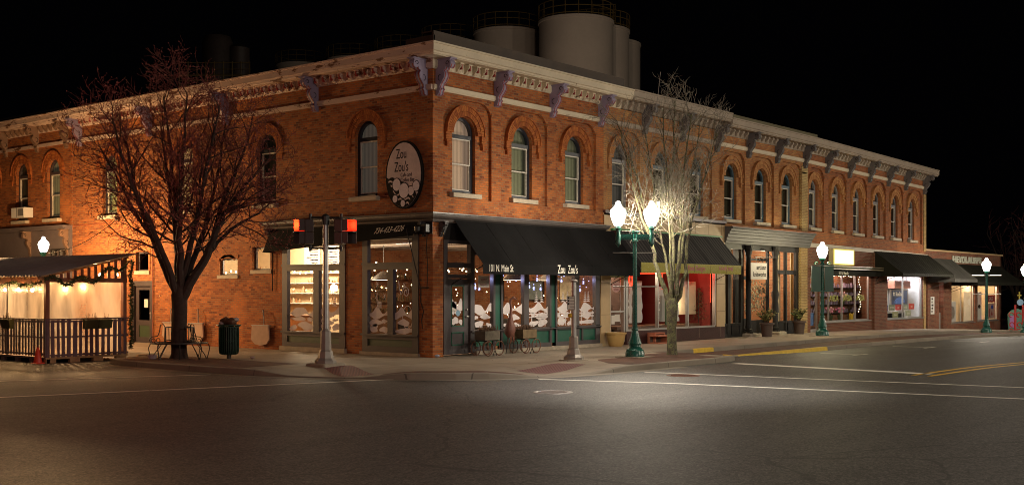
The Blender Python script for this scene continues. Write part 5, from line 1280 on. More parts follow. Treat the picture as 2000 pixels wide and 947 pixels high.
P = [(lerp(25.6, 29.7, t/22), .3, 2.58-.08*abs(math.sin(t*.5))) for t in range(23)]+[(30.9-.12*math.sin(t), .4, 2.5-.12*t) for t in range(15)]; wm.tube(P[:23], .005, 3); wm.tube(P[23:], .005, 3)
for p in P: m.ball(p, .022, 6, 4)
wm.build('wire', IRON, T_); m.build('bulb', emit('bulb_glow', (1, .8, .55), 6), T_)
T_ = thing('lit_box_sign', (27.4, -.3, 3.02), 'glowing blank white box sign on the brick above the beauty shop awning', 'lit sign')
m = MB(TR); m.box(26.2, 28.55, .08, .30, 3.02, 3.76); m.build('sign_case', paint('beige_sign_case', (.5, .42, .25)), T_); m = MB(TR); m.box(26.3, 28.45, .30, .315, 3.08, 3.70); m.build('lit_face', SIGNLIT, T_); m = MB(TR)
for q in ((26.22, 26.3, 3.04, 3.74), (28.45, 28.53, 3.04, 3.74), (26.3, 28.45, 3.70, 3.74), (26.3, 28.45, 3.04, 3.08)): m.box(q[0], q[1], .30, .318, q[2], q[3])
m.build('glowing_edge', emit('yellow_fringe_glow', (1, .78, .12), 1.0), T_)  # added border, emits the yellow fringe of light around the bright face
light('box_sign_light', (27.4, -.75, 3.3), 45, (1, .88, .35), .4)
# showroom contents
T_ = thing('showroom_display', (34.8, 1.6, .3), 'showroom wall panels, posters and copper hood behind the bright white window', 'display')
m = MB(); m.box(35.6, 37.9, .45, .8, 1.95, 2.35); m.build('copper_hood', paint('copper_hood_metal', (.55, .24, .16), .3, .1), T_)
m = MB(); m.box(35.75, 38.35, .74, .8, 1.02, 1.92); m.build('poster_frame', GREYM, T_); m = MB(); m.box(35.95, 38.15, .72, .74, 1.1, 1.84); m.build('poster', paint('blue_black_poster', (.03, .05, .12), .4, .9, 2), T_)
m = MB(); rr = random.Random(2)
for i in range(14): a = math.pi*(.1+.8*i/13); m.add([(37.05, .715, 1.12), (37.05+.8*math.cos(a), .715, 1.12+.38*math.sin(a)), (37.05+.8*math.cos(a+.12), .715, 1.12+.38*math.sin(a+.12))], [(0, 1, 2)])
m.build('blue_flames', paint('blue_flame_print', (.15, .3, .85), .5), T_)
TP = lambda s, d, z: (s, .712-d, z)
text('BlueStar', .30, TP, 36.45, 1.56, 0, LET, T_, sx=.95, ext=.001, bold=.008)
m = MB(TP); m.ext([(36.2+(.17 if k % 2 == 0 else .07)*math.sin(k*math.pi/5), 1.68+(.17 if k % 2 == 0 else .07)*math.cos(k*math.pi/5)) for k in range(10)], 0, .003); m.build('white_star', LET, T_)
m = MB()
for i in range(7):
    for j in range(4): m.box(34.9+i*.12, 34.96+i*.12, .78, .84, 2.0+j*.12, 2.07+j*.12)
m.build('colour_swatch', island('swatch_colours', (.1, .08, .2), (.5, .2, .1)), T_)
for i, (x, z, c, tx) in enumerate(((34.2, .82, (.2, .22, .12), 'SUB-ZERO'), (35.1, .82, (.55, .04, .03), 'SALE'), (36.1, .82, (.3, .33, .25), 'VIKING'), (37.0, .85, (.55, .06, .04), 'SALE'), (34.7, .45, (.3, .3, .14), 'Speed'), (36.5, .5, (.35, .37, .25), 'Kitchen'), (33.3, .8, (.05, .09, .3), 'DCS'))):
    m = MB(TR); m.box(x, x+.75, -.22, -.2, z, z+.3); q = m.build('brand_placard', paint('placard_%d' % i, c), T_)
    text({'SUB-ZERO': 'KITCHEN', 'VIKING': 'RANGES', 'Speed': 'Service', 'DCS': 'OPEN'}.get(tx, tx), .16, TR, x+.375, z+.09, -.198, LET, T_, sx=.8, ext=.001, align='CENTER')
for i, (x, lab) in enumerate(((34.3, 'white kitchen range standing at the left of the bright showroom window'), (35.8, 'white kitchen range standing beside the mullion of the bright showroom window'))):
    T_ = thing('kitchen_range', (x, 1.0, .3), lab, 'kitchen range', 'kitchen ranges in the showroom')
    m = MB(); m.cbox(x, x+1.1, .4, .82, .3, .8); m.build('range_body', WHITE, T_); m = MB(); m.box(x+.15, x+.95, .385, .4, .42, .66); m.build('oven_door', INK, T_); m = MB(); m.tube([(x+.15, .36, .72), (x+.95, .36, .72)], .015, 5); m.build('handle', STEEL, T_)
# ------------------------------------------------------------------ low hardware shop at the end
B5 = thing('low_shop_building', (38.9, 0, zg(45)), 'single storey dark brick shop with grey metal awnings at the far end of the street', 'building')
ops = [(41.0, 41.75, -.7, 2.3), (43.1, 47.3, -.02, 2.15), (47.75, 51.9, .0, 2.15)]
m = MB(TR); wall_rect(m, 38.87, 52.5, -1.6, 4.0, 0, ops, .25); m.box(52.3, 52.49, -14, -.0, -1.6, 4.0); m.build('dark_brick_wall', DARKB, B5)
m = MB(TR); m.box(38.87, 52.6, -.2, .06, 4.0, 4.09); m.build('coping', TANS, B5)
m = MB(); m.quad((38.9, 0, 3.9), (52.3, 0, 3.9), (52.3, 14, 3.9), (38.9, 14, 3.9)); m.build('roof', ROOF, B5)
m = MB(TR); m.box(39.0, 40.3, .0, .08, -.8, 2.9); m.build('brick_pier', DARKB, B5)
awning(B5, TR, 39.1, 42.9, 3.6, 2.45, 1.5, AWNL, .16, .05, 2, seams=18)
awning(B5, TR, 42.95, 51.9, 3.35, 2.3, 1.5, AWNG, .16, .05, 2, seams=30)
W6 = win_lines(B5, TR, 43.1, 47.3, -.02, 2.15, -.1, (45.1,), ALU); W7 = win_lines(B5, TR, 47.75, 51.9, .0, 2.15, -.1, (49.8,), ALU)
m = MB(TR); m.box(41.0, 41.75, -.22, -.16, -.7, .6); m.build('door', GREYM, B5); m = MB(TR); m.box(41.1, 41.6, -.3, -.28, 1.2, 2.2); m.build('lit_transom', emit('lit_red_white_panel', (1, .75, .7), 2.5), B5)
m = MB(); m.box(41.9, 52.2, 1.3, 1.4, -1, 3.0); m.box(42.4, 42.5, .25, 1.3, -1, 3.0); m.box(52.1, 52.25, .25, 1.3, -1, 3.0); m.build('cream_shop_wall', WARMW, B5)
m = MB(); m.quad((40.5, .1, 3.0), (52.2, .1, 3.0), (52.2, 3.1, 3.0), (40.5, 3.1, 3.0)); m.quad((40.5, .1, -.6), (52.2, .1, -.6), (52.2, 3.1, -.6), (40.5, 3.1, -.6)); m.build('shop_ceiling', WHITEW, B5)
m = MB(); m.box(43.4, 47.4, .9, 1.1, 2.75, 2.8); m.box(48.2, 49.8, .9, 1.1, 2.75, 2.8); m.build('ceiling_tube', TUBEW, B5)
light('hardware_shop_light', (45, .7, 2.5), 220, (1, .78, .5), .3); light('hardware_shop_light', (50, .7, 2.5), 240, (1, .78, .52), .3)
T_ = thing('roof_lettering', (46.1, -.1, 3.4), 'pale mirrored capital letters mounted on the low brick parapet', 'shop lettering')
text("HEYDLAUFF'S", .50, TR, 43.1, 3.45, .05, paint('pale_metal_letters', (.55, .56, .46), .4, .3, 4), T_, 'letters', 1.72, .03, bold=.02)
T_ = thing('white_refrigerator', (48.2, .8, -.6), 'tall white refrigerator behind the fourth pane of the low shop', 'refrigerator')
m = MB(); m.cbox(48.3, 50.0, .45, 1.0, -.6, 1.75); m.build('cabinet', WHITE, T_); m = MB(); m.tube([(49.1, .42, .2), (49.1, .42, 1.4)], .02, 5); m.build('handle', STEEL, T_)
m = MB(); m.ext(oval(48.75, .75, .14, .2, 16), .43, .445); m.ext(oval(49.5, .85, .22, .12, 16), .43, .445); m.build('sticker', INK, T_)
T_ = thing('washing_machine', (43.9, .9, -.6), 'white front loading washer behind the leftmost pane of the low shop', 'washer')
m = MB(); m.cbox(43.8, 45.2, .45, 1.0, -.6, 1.2); m.build('cabinet', WHITE, T_); m = MB(TR); m.ext(oval(44.5, .55, .42, .38, 24), -.45, -.42); m.build('round_door', GREYM, T_)
T_ = thing('window_posters', (50.8, .2, .1), 'red and pink sale posters stuck in the last pane of the low shop', 'poster')
for q, c in (((50.0, 51.7, 1.1, 1.55), (.4, .04, .04)), ((50.3, 51.6, .1, 1.05), (.6, .38, .32))): m = MB(TR); m.box(q[0], q[1], -.17, -.155, q[2], q[3]); m.build('poster', paint('poster_%s' % q[0], c), T_)
text('SALE', .34, TR, 50.85, 1.2, -.152, LET, T_, sx=1.2, ext=.001, align='CENTER')
m = MB(TR); m.ext(oval(51.1, .8, .22, .13, 16), -.153, -.15); m.build('blue_oval', paint('blue_oval_print', (.03, .05, .3)), T_); m = MB(TR); m.ext([(50.5, .2), (50.65, .2), (50.65, .7), (50.5, .7)], -.153, -.15); m.ext([(50.85, .3), (51.25, .3), (51.05, .6)], -.153, -.15); m.build('red_marks', BRRED, T_)
T_ = thing('wall_notice_board', (39.65, -.1, .9), 'narrow white framed notice on the brick pier beside the low shop door', 'notice board')
m = MB(TR); m.cbox(39.42, 39.95, .08, .12, .55, 1.5); m.build('frame', WHITE, T_); m = MB(TR)
for i in range(5): m.box(39.48, 39.5+.07*(i % 3+2), .12, .123, .65+i*.17, .75+i*.17)
m.build('print', INK, T_)
# ------------------------------------------------------------------ the building at the left edge
B0 = thing('brick_building', (0, 18.9, 0), 'orange brick building at the left edge with brown brackets over a grey shopfront', 'building')
m = MB(TL); c0 = (20.2, 22.65, 25.1); wall_arch(m, 18.9, 34, 4.36, 8.1, .05, [(c, .47, 4.66, 6.5) for c in c0]); m.box(18.88, 18.9, -.02, .05, 4.36, 8.1); m.build('brick_wall', ORANGE, B0)
for c in c0: m = MB(TL); hood(m, c, .47, 6.5, .04, .10); m.build('window_hood', VOUS, B0)
m = MB(TL); m.box(18.9, 34, 0, .12, 7.5, 7.62); m.build('belt_course', PEEL, B0)
for c, q in zip(c0, (CUR_YEL, CUR_DARK, CUR_DARK)): arched_window(TL, B0, c, .47, 4.66, 6.5, .05, SLATEL, CUR_DIM if c < 21 else CUR_DARK)
m = MB(); sweep(m, CPROF, [lambda d, z: TL(18.9, d, z-.005), lambda d, z: TL(34, d, z-.005)]); m.build('cornice', PEEL, B0)
for s in (19.2, 21.4, 23.9, 26.4): bracket(B0, TL, s, 8.32, TAUPEBR, TAUPEBR)
dentils(B0, TL, 19, 34, 8.09, TAUPEBR, None, skip=(19.2, 21.4, 23.9, 26.4))
m = MB(); m.quad((0, 18.9, 8.15), (8, 18.9, 8.15), (8, 34, 8.15), (0, 34, 8.15)); m.box(-.3, .3, 18.9, 34, 8.68, 8.85); m.build('roof', ROOF, B0)
m = MB(TL); m.box(18.95, 34, -.1, .06, 2.95, 4.3); m.box(18.95, 34, .0, .25, 3.1, 3.2); m.box(18.9, 34, .0, .4, 4.28, 4.36); m.box(18.9, 34, .0, .3, 4.2, 4.28)
for s in (19.0, 21.9, 24.8): m.box(s, s+.3, -.1, .12, 0, 3.1)
m.box(18.95, 34, -.1, .05, -.1, .7); m.build('grey_shopfront', paint('warm_grey_shopfront', (.15, .12, .12), .45, .1), B0)
for s in (19.15, 21.95, 24.9): bracket(B0, TL, s, 4.2, TAUPEBR, TAUPEBR, 1.0, .12, .4, name='fascia_bracket')
m = MB(TL)
for a, b in ((19.35, 21.85), (22.25, 24.75), (25.1, 28)): m.quad((a, -.02, .7), (b, -.02, .7), (b, -.02, 2.95), (a, -.02, 2.95))
m.build('glass', GLR, B0); m = MB(TL); m.quad((18.9, -.3, .3), (34, -.3, .3), (34, -.3, 3.2), (18.9, -.3, 3.2)); m.build('shop_blind', lit_curtain('peach_shop_blind', (.5, .36, .24), .25), B0)
T_ = thing('air_conditioner', (-.3, 22.25, 4.75), 'white window air conditioner sticking out below an arched window', 'air conditioner')
m = MB(TL); m.cbox(21.75, 22.75, .05, .45, 4.76, 5.16, .02); m.build('casing', WHITE, T_); m = MB(TL)
for i in range(8): m.box(21.8+i*.055, 21.83+i*.055, .445, .455, 4.82, 5.1)
m.box(22.3, 22.32, .445, .456, 4.78, 5.14); m.build('grille', INK, T_)
T_ = thing('spotlight_pair', (-.2, 19.35, 3.3), 'pair of black spotlights at the right end of the grey fascia', 'spotlight')
m = MB(TL)
for s in (19.15, 19.75): m.lathe([(.02, 0), (.1, .05), (.11, .25), (.13, .28)], (s, .3, 3.15), 12)
m.box(19.0, 19.95, .04, .3, 3.42, 3.46); m.build('lamp_heads', IRON, T_)
# ------------------------------------------------------------------ street lamps
RV = Vector((.6328, -.7743, 0)); FV = Vector((.7743, .6328, 0))       # across and along the line of sight
GLOBE = [(.10, 0), (.13, .05), (.19, .20), (.228, .36), (.236, .43), (.225, .45), (.228, .46), (.20, .52), (.13, .58), (.085, .66), (.075, .72), (.05, .76), (.01, .775)]
def globe(par, x, y, z, power, col=LAMPC, k=1.0):
    m = MB(); m.lathe([(r*k*.97, h*k*.9) for r, h in GLOBE], (x, y, z), 20); m.build('lamp_globe', LAMPM, par, True)
    m = MB(); m.lathe([(.238*k*.97, .425*k*.9), (.245*k*.97, .44*k*.9), (.238*k*.97, .455*k*.9)], (x, y, z), 20); m.build('globe_rim', LAMPG, par)
    light('lamp_light', (x, y, z+.33), power, col, .16, parent=par)
BASEP = [(.27, 0), (.27, .13), (.25, .16), (.25, .2), (.17, .28), (.16, .34), (.19, .38), (.18, .42), (.125, .58), (.085, .74), (.095, .76), (.095, .80), (.072, .84)]
def lamp_post(x, y, z, h, label, group, base=True):
    T_ = thing('street_lamp', (x, y, z), label, 'street lamp', group)
    m = MB(); m.lathe(BASEP, (x, y, z), 24); m.build('base', LAMPG, T_, True)
    m = MB(); m.lathe([(.072, .8), (.066, 2.0), (.058, h-.05), (.085, h-.03), (.085, h)], (x, y, z), 20, star=1, depth=.1); m.build('post', LAMPG, T_, True)
    m = MB(); m.box(x-.4, x+.4, y-.4, y+.4, z-.02, z+.02); m.build('footing', CONCW, T_)
    return T_
def top_single(T_, x, y, z, h, power, col=LAMPC, k=1.0):
    m = MB(); m.lathe([(.06, 0), (.06, .06), (.10, .1), (.07, .14), (.06, .2), (.13, .3), (.12, .34)], (x, y, z+h-.02), 16); m.build('fitter', LAMPG, T_, True)
    globe(T_, x, y, z+h+.3, power, col, k)
GRP = 'green street lamps along the main street'
# twin lamp at the corner
x, y = 3.77, -4.24
T_ = lamp_post(x, y, zs(x, y), 3.3, 'green twin globe street lamp beside the pale bare tree', GRP)
C_ = Vector((x, y, 0))
m = MB(); m.lathe([(.085, 3.24), (.085, 3.29), (.065, 3.31), (.065, 3.48), (.095, 3.50), (.095, 3.53)], (x, y, 0), 18)
for sg in (-1, 1):
    p = C_+RV*.47*sg
    m.bar((C_.x, C_.y, 3.37), (p.x, p.y, 3.37), .06, .16); m.bar((C_.x, C_.y, 3.37), (p.x, p.y, 3.37), .075, .05)
    m.lathe([(.02, 3.09), (.03, 3.13), (.075, 3.17), (.075, 3.42), (.06, 3.45), (.065, 3.58), (.10, 3.62), (.06, 3.66), (.13, 3.76), (.12, 3.78)], (p.x, p.y, 0), 16)
m.build('lamp_arms', LAMPG, T_, True)
for sg in (-1, 1): p = C_+RV*.47*sg; globe(T_, p.x, p.y, 3.66+.02, 480)
m = MB()
for z, l in ((2.93, .62), (1.98, .62)):
    for sg in (-1, 1): p = C_+RV*l*sg; m.tube([(C_.x, C_.y, z), (p.x, p.y, z)], .012 if z > 2 else .017, 5)
m.build('banner_rod', ALU, T_)
# single lamps
x, y = 21.0, -2.1; z = zg(x)
T_ = lamp_post(x, y, z, 2.85, 'green single street lamp carrying two dark green boards before the beauty shop', GRP); top_single(T_, x, y, z, 2.85, 420, (1, .86, .50))
m = MB(); c0 = Vector((x, y, 0))
for sg in (-1, 1):
    a, b = c0+RV*.08*sg, c0+RV*.44*sg
    m.bar((a.x, a.y, 2.35), (b.x, b.y, 2.35), .16, 1.0)
B_ = m.build('green_board', paint('dark_green_board', (.02, .075, .05), .4, .2), T_)
m = MB()
for sg in (-1, 1):
    b = c0+RV*.26*sg; m.tube([tuple(b+RV*.09*math.cos(u*.6)*(1-u*.07)+Vector((0, 0, 2.95+.07*math.sin(u*.6)*(1-u*.07)))) for u in range(11)], .012, 4); a = c0+RV*.46*sg; e = c0+RV*.02*sg
    m.bar((a.x, a.y, 2.87), (e.x, e.y, 2.89), .17, .03); m.bar((a.x, a.y, 1.85), (e.x, e.y, 1.83), .13, .05)
m.build('scroll_trim', LAMPG, T_)
x, y = 37.7, -3.55; z = zs(x, y)
T_ = lamp_post(x, y, z, 2.85, 'green single street lamp with pale banner rods before the low shop', GRP); top_single(T_, x, y, z, 2.85, 520)
m = MB()
for zz in (2.95, 2.0): p, q = Vector((x, y, z+zz))-RV*.75, Vector((x, y, z+zz))+RV*.75; m.tube([tuple(p), tuple(q)], .03 if zz > 2.5 else .018, 6)
m.build('banner_rod', WHITE, T_)
x, y = 43.0, -4.0; z = zs(x, y)-.05
T_ = lamp_post(x, y, z, 2.85, 'farthest green street lamp, at the right edge by the gateway', GRP); top_single(T_, x, y, z, 2.85, 300)
# lamp on the side street behind the patio
x, y = -3.07, 15.4
T_ = lamp_post(x, y, 0, 2.85, 'street lamp with a lone bright globe rising behind the patio roof', 'side street lamps'); top_single(T_, x, y, 0, 2.85, 2500, (1, .60, .26), .8)
# ------------------------------------------------------------------ pedestrian signals at the corner
x, y = -4.2, -.30; z0 = zs(x, y)
T_ = thing('traffic_signal', (x, y, z0), 'pedestrian signal pole with two black heads lit red at the corner', 'traffic signal')
m = MB(); m.cbox(x-.36, x+.36, y-.36, y+.36, z0-.05, z0+.07, .03); m.build('footing', CONCW, T_)
m = MB()
m.lathe([(.27, .07), (.27, .13), (.20, .2), (.17, .36), (.14, .4), (.13, .85), (.11, .88), (.085, .92)], (x, y, z0), 8); m.build('pole_base', GREYM, T_)
m = MB(); m.lathe([(.078, .9), (.072, 3.55)], (x, y, z0), 20, star=1, depth=.06); m.lathe([(.088, 2.98), (.088, 3.01)], (x, y, z0), 14); m.lathe([(.088, 2.87), (.088, 2.90)], (x, y, z0), 14); m.build('pole', STEEL, T_, True)
c0 = Vector((x, y, z0))
m = MB(); m.lathe([(.1, 3.5), (.1, 3.72), (.06, 3.76), (.02, 3.78)], (x, y, z0), 14)
for zz in (3.68, 2.93): m.tube([tuple(c0+RV*-.42+Vector((0, 0, zz))), tuple(c0+RV*.42+Vector((0, 0, zz)))], .03, 8)
for sg in (-1, 1):
    p = c0+RV*.38*sg; m.tube([tuple(p+Vector((0, 0, 2.85))), tuple(p+Vector((0, 0, 3.0)))], .035, 8); m.tube([tuple(p+Vector((0, 0, 3.55))), tuple(p+Vector((0, 0, 3.78)))], .035, 8)
m.build('cross_arm', IRON, T_)
HOOD = paint('signal_visor_black', (.05, .03, .028), .45, .2); LENS = emit('red_signal_lens', (1, .035, .008), 30); VIN = paint('red_lit_visor_face', (.55, .12, .06), .45, .05)  # lens light on the inside of the lit visor is put into its red colour
for sg in (-1, 1):
    f = (RV*sg*.97+FV*-.16).normalized(); sd = Vector((-f.y, f.x, 0))     # faces left or right, slightly to the camera
    hc = c0+RV*(.36*sg-(.05 if sg < 0 else 0))+Vector((0, 0, .06))
    def LT(a, b, c, hc=hc, f=f, sd=sd): q = hc+f*a+sd*b; return (q.x, q.y, hc.z+c)
    m = MB(LT); m.cbox(-.11, .11, -.17, .17, 3.28, 3.58, .02); m.cbox(-.11, .11, -.17, .17, 2.97, 3.27, .02); H_ = m.build('signal_head', HOOD, T_)
    m = MB(LT); mi = MB(LT)
    for zc in (3.43, 3.12):
        L_ = .27
        for (b0, b1, c0_, c1) in ((-.16, -.145, -.135, .135), (.145, .16, -.135, .135), (-.16, .16, .135, .15)):
            near = (b0 < 0 < -b1 and sg < 0 and False) or (b1 < 0 and sg > 0) or (b0 > 0 and sg < 0)
            m.box(.11, .11+L_*(.5 if near else 1.0), b0, b1, zc+c0_, zc+c1)
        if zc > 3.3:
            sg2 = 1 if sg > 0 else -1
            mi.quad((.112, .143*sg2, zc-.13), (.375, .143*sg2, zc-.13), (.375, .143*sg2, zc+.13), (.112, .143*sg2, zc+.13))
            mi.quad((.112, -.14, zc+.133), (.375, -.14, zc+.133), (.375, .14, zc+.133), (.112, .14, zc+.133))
    m.build('visor', HOOD, H_); mi.build('red_lit_lining', VIN, H_)
    m = MB(LT); m.box(.11, .125, -.13, .13, 3.31, 3.55); m.build('lit_red_lens', LENS, H_)
    m = MB(LT); m.box(.11, .12, -.13, .13, 3.0, 3.24); m.build('dark_lens', INK, H_)
    p = LT(.5, 0, 3.43); light('signal_glow', LT(.2, 0, 3.43), 160 if sg < 0 else 40, (1, .05, .015), .08, 'SPOT', aim=tuple(Vector(LT(3, 0, 3.9))), cone=150, blend=.7, parent=T_)
# short sign and push button pole
x, y = 1.53, -3.75; z0 = zs(x, y)
T_ = thing('push_button_pole', (x, y, z0), 'short grey crossing button pole with small instruction sign before the cafe', 'pole')
m = MB(); m.lathe([(.4, -.02), (.4, .02)], (x, y, z0), 20); m.build('footing', CONCW, T_)
m = MB(); m.lathe([(.27, .02), (.27, .09), (.19, .16), (.155, .3), (.13, .33), (.12, .62), (.1, .65)], (x, y, z0), 8); m.build('pole_base', GREYM, T_)
m = MB(); m.lathe([(.075, .6), (.07, 2.12)], (x, y, z0), 20, star=1, depth=.05); m.build('pole', STEEL, T_, True); m = MB(); m.lathe([(.105, 2.1), (.105, 2.14), (.04, 2.17)], (x, y, z0), 16); m.build('pole_cap', GREYM, T_)
def CT(a, b, c, o=Vector((x, y, z0))): q = o+RV*a-FV*b; return (q.x, q.y, o.z+c)
m = MB(CT); m.cbox(-.18, .03, .09, .10, 1.36, 1.72, .006); S_ = m.build('instruction_sign', PAPER, T_)
m = MB(CT)
for q in ((-.18, .03, 1.36, 1.37), (-.18, .03, 1.71, 1.72), (-.18, -.17, 1.36, 1.72), (.02, .03, 1.36, 1.72)): m.box(q[0], q[1], .1, .104, q[2], q[3])
for k in range(4): m.box(-.16, -.12, .1, .103, 1.41+k*.08, 1.46+k*.08) if k else None; m.box(-.1, .01, .1, .103, 1.43+k*.08, 1.445+k*.08)
m.build('sign_print', INK, S_)
m = MB(); q = Vector((x, y, z0))-RV*.1-FV*.03; m.ball((q.x, q.y, z0+1.2), .065, 12, 8); m.build('push_button', paint('yellow_button_housing', (.6, .33, .02), .35), T_, True)
# ------------------------------------------------------------------ trees
def grow(limbM, twigM, P0, d, ln, r0, lvl, r, cfg, buds=None):
    n = max(3, int(ln/cfg['seg'][lvl])); pts = [P0.copy()]; dd = d.normalized()
    for i in range(n):
        j = cfg['jit'][lvl]
        dd = (dd+Vector((r.gauss(0, j), r.gauss(0, j), r.gauss(0, j)+cfg['up'][lvl]))).normalized()
        pts.append(pts[-1]+dd*(ln/n))
    k = len(pts)
    rs = [r0*(1-.72*i/(k-1)) for i in range(k)]
    (limbM if lvl <= 1 else twigM).tube([tuple(p) for p in pts], rs, 6 if lvl == 0 else (5 if lvl == 1 else 3), False)
    children(limbM, twigM, pts, rs, ln, lvl, r, cfg, buds)
def children(limbM, twigM, pts, rs, ln, lvl, r, cfg, buds):
    k = len(pts)
    if lvl >= cfg['max']:
        if buds is not None:
            for p in pts[1:]:
                if r.random() < cfg['bud']:
                    s = r.uniform(.018, .034); o = Vector((r.uniform(-1, 1), r.uniform(-1, 1), r.uniform(-1, 1)))*s
                    buds.add([tuple(p+o), tuple(p+Vector((s, 0, 0))), tuple(p+Vector((0, s, s)))], [(0, 1, 2)])
        return
    nc = cfg['n'][lvl]; nc = max(1, int(nc*ln/cfg['ref'][lvl]*r.uniform(.85, 1.15)))
    for c in range(nc):
        t = cfg['t0'][lvl]+(1-cfg['t0'][lvl])*(c+r.random())/nc; f = t*(k-1); i = min(k-2, int(f)); p = pts[i].lerp(pts[i+1], f-i)
        ax = (pts[i+1]-pts[i]).normalized(); o = ax.orthogonal().normalized(); o.rotate(Matrix.Rotation(r.uniform(0, 6.283), 3, ax))
        a = R(r.uniform(*cfg['ang'][lvl])); d = ax*math.cos(a)+o*math.sin(a)
        l2 = cfg['len'][lvl]*r.uniform(.55, 1.2)*(1-.45*t)
        grow(limbM, twigM, p, d, l2, max(cfg['rmin'], min((rs[i]*.55), l2*.016)), lvl+1, r, cfg, buds)
def tree(x, y, z0, trunk, limbs, cfg, seed, label, bark, twig, bud=None, cat='tree', name='bare_tree'):
    r = random.Random(seed); T_ = thing(name, (x, y, z0), label, cat)
    C_ = Vector((x, y, z0)); L1, TW, BD = MB(), MB(), MB()
    m = MB(); P = [C_+RV*a+FV*b+Vector((0, 0, h)) for a, b, h, q in trunk]; 
    # ribbed trunk
    pts = [tuple(p) for p in P]; m.tube(pts, [q for *_, q in trunk], 14); 
    for i, v in enumerate(m.v): m.v[i] = (v[0]+.02*math.sin(v[2]*9+v[1]*30), v[1]+.02*math.sin(v[2]*7+v[0]*30), v[2])
    m.build('trunk', bark, T_, True)
    for pl_, ra, rb in limbs:
        Q = [C_+RV*a+FV*b+Vector((0, 0, h)) for a, b, h in pl_]
        # smooth and roughen the limb
        S = []
        for i in range(len(Q)-1):
            p0 = Q[max(0, i-1)]; p1 = Q[i]; p2 = Q[i+1]; p3 = Q[min(len(Q)-1, i+2)]
            for k in range(5):
                t = k/5; S.append(.5*((2*p1)+(p2-p0)*t+(2*p0-5*p1+4*p2-p3)*t*t+(-p0+3*p1-3*p2+p3)*t**3)+Vector((r.gauss(0, .018), r.gauss(0, .018), 0)))
        S.append(Q[-1]); k = len(S); rs = [lerp(ra, rb, (i/(k-1))**.8) for i in range(k)]
        L1.tube([tuple(p) for p in S], rs, 8, True)
        ln = sum((S[i+1]-S[i]).length for i in range(k-1))
        children(L1, TW, S, rs, ln, 0, r, cfg, BD if bud else None)
    L1.build('limbs', bark, T_, True); TW.build('twigs', twig, T_)
    if bud: BD.build('buds', bud, T_)
    return T_
cfgL = dict(seg=(.3, .22, .16, .12), jit=(.08, .13, .17, .2), up=(.06, .05, .05, .04), max=3, n=(20, 11, 6), ref=(5.5, 1.7, .8), t0=(.22, .1, .08), ang=((28, 62), (30, 70), (30, 70)), len=(2.2, 1.0, .45), rmin=.0075, bud=.8)
limbsL = [([(-.05, 0, 1.7), (-.7, .1, 3.3), (-1.3, .3, 4.9), (-1.5, .4, 6.1), (-1.65, .3, 6.9)], .105, .02),
          ([(-.05, -.1, 1.8), (-.4, -.6, 3.4), (-.9, -1.2, 5.0), (-1.3, -1.6, 6.9)], .11, .018),
          ([(-.03, .1, 1.9), (-.3, .7, 3.6), (-.7, 1.3, 5.4), (-1.0, 1.5, 7.3)], .10, .018),
          ([(0, 0, 2.0), (-.12, .1, 3.9), (-.25, .1, 5.8), (-.4, -.1, 7.8)], .13, .018),
          ([(.03, -.05, 2.0), (.15, -.5, 3.8), (.3, -.8, 5.6), (.5, -1.0, 7.7)], .12, .018),
          ([(.05, .1, 1.9), (.45, .4, 3.4), (.75, .9, 5.2), (1.0, 1.1, 7.2)], .11, .018),
          ([(.06, -.02, 1.6), (.75, 0, 3.0), (1.2, -.2, 4.0), (1.75, -.3, 4.9), (2.6, -.5, 5.9)], .15, .018),
          ([(.9, 0, 3.2), (1.1, .3, 4.6), (1.6, .5, 6.0), (1.9, .4, 7.2)], .09, .016),
          ([(.06, 0, 2.2), (.6, -.3, 4.2), (.95, -.6, 5.8), (1.3, -.8, 7.4)], .10, .018),
          ([(-.5, 0, 3.0), (-1.1, -.4, 4.3), (-1.6, -.5, 5.4), (-2.0, -.5, 6.2)], .06, .014),
          ([(.8, .1, 3.1), (1.5, .3, 3.9), (2.2, .5, 4.4), (2.7, .4, 5.2)], .06, .012)]
limbsL = [([(a, b, 1.6+(h-1.6)*.9 if h > 1.6 else h) for a, b, h in pl_], ra, rb) for pl_, ra, rb in limbsL]
tree(-4.75, 5.07, 0, [(0, 0, -.05, .27), (0, 0, .15, .22), (0, 0, .7, .195), (.01, 0, 1.3, .20), (0, 0, 1.75, .215), (0, 0, 2.1, .15)], limbsL, cfgL, 11,
     'large dark bare tree with red-lit twigs rising through the round iron bench', BARK, TWIG, BUD)
cfgR = dict(seg=(.3, .2, .15, .12), jit=(.07, .1, .15, .2), up=(.10, .10, .07, .03), max=3, n=(19, 9, 5), ref=(5, 1.4, .7), t0=(.44, .12, .1), ang=((22, 50), (25, 60), (30, 65)), len=(1.5, .8, .4), rmin=.0065, bud=0)
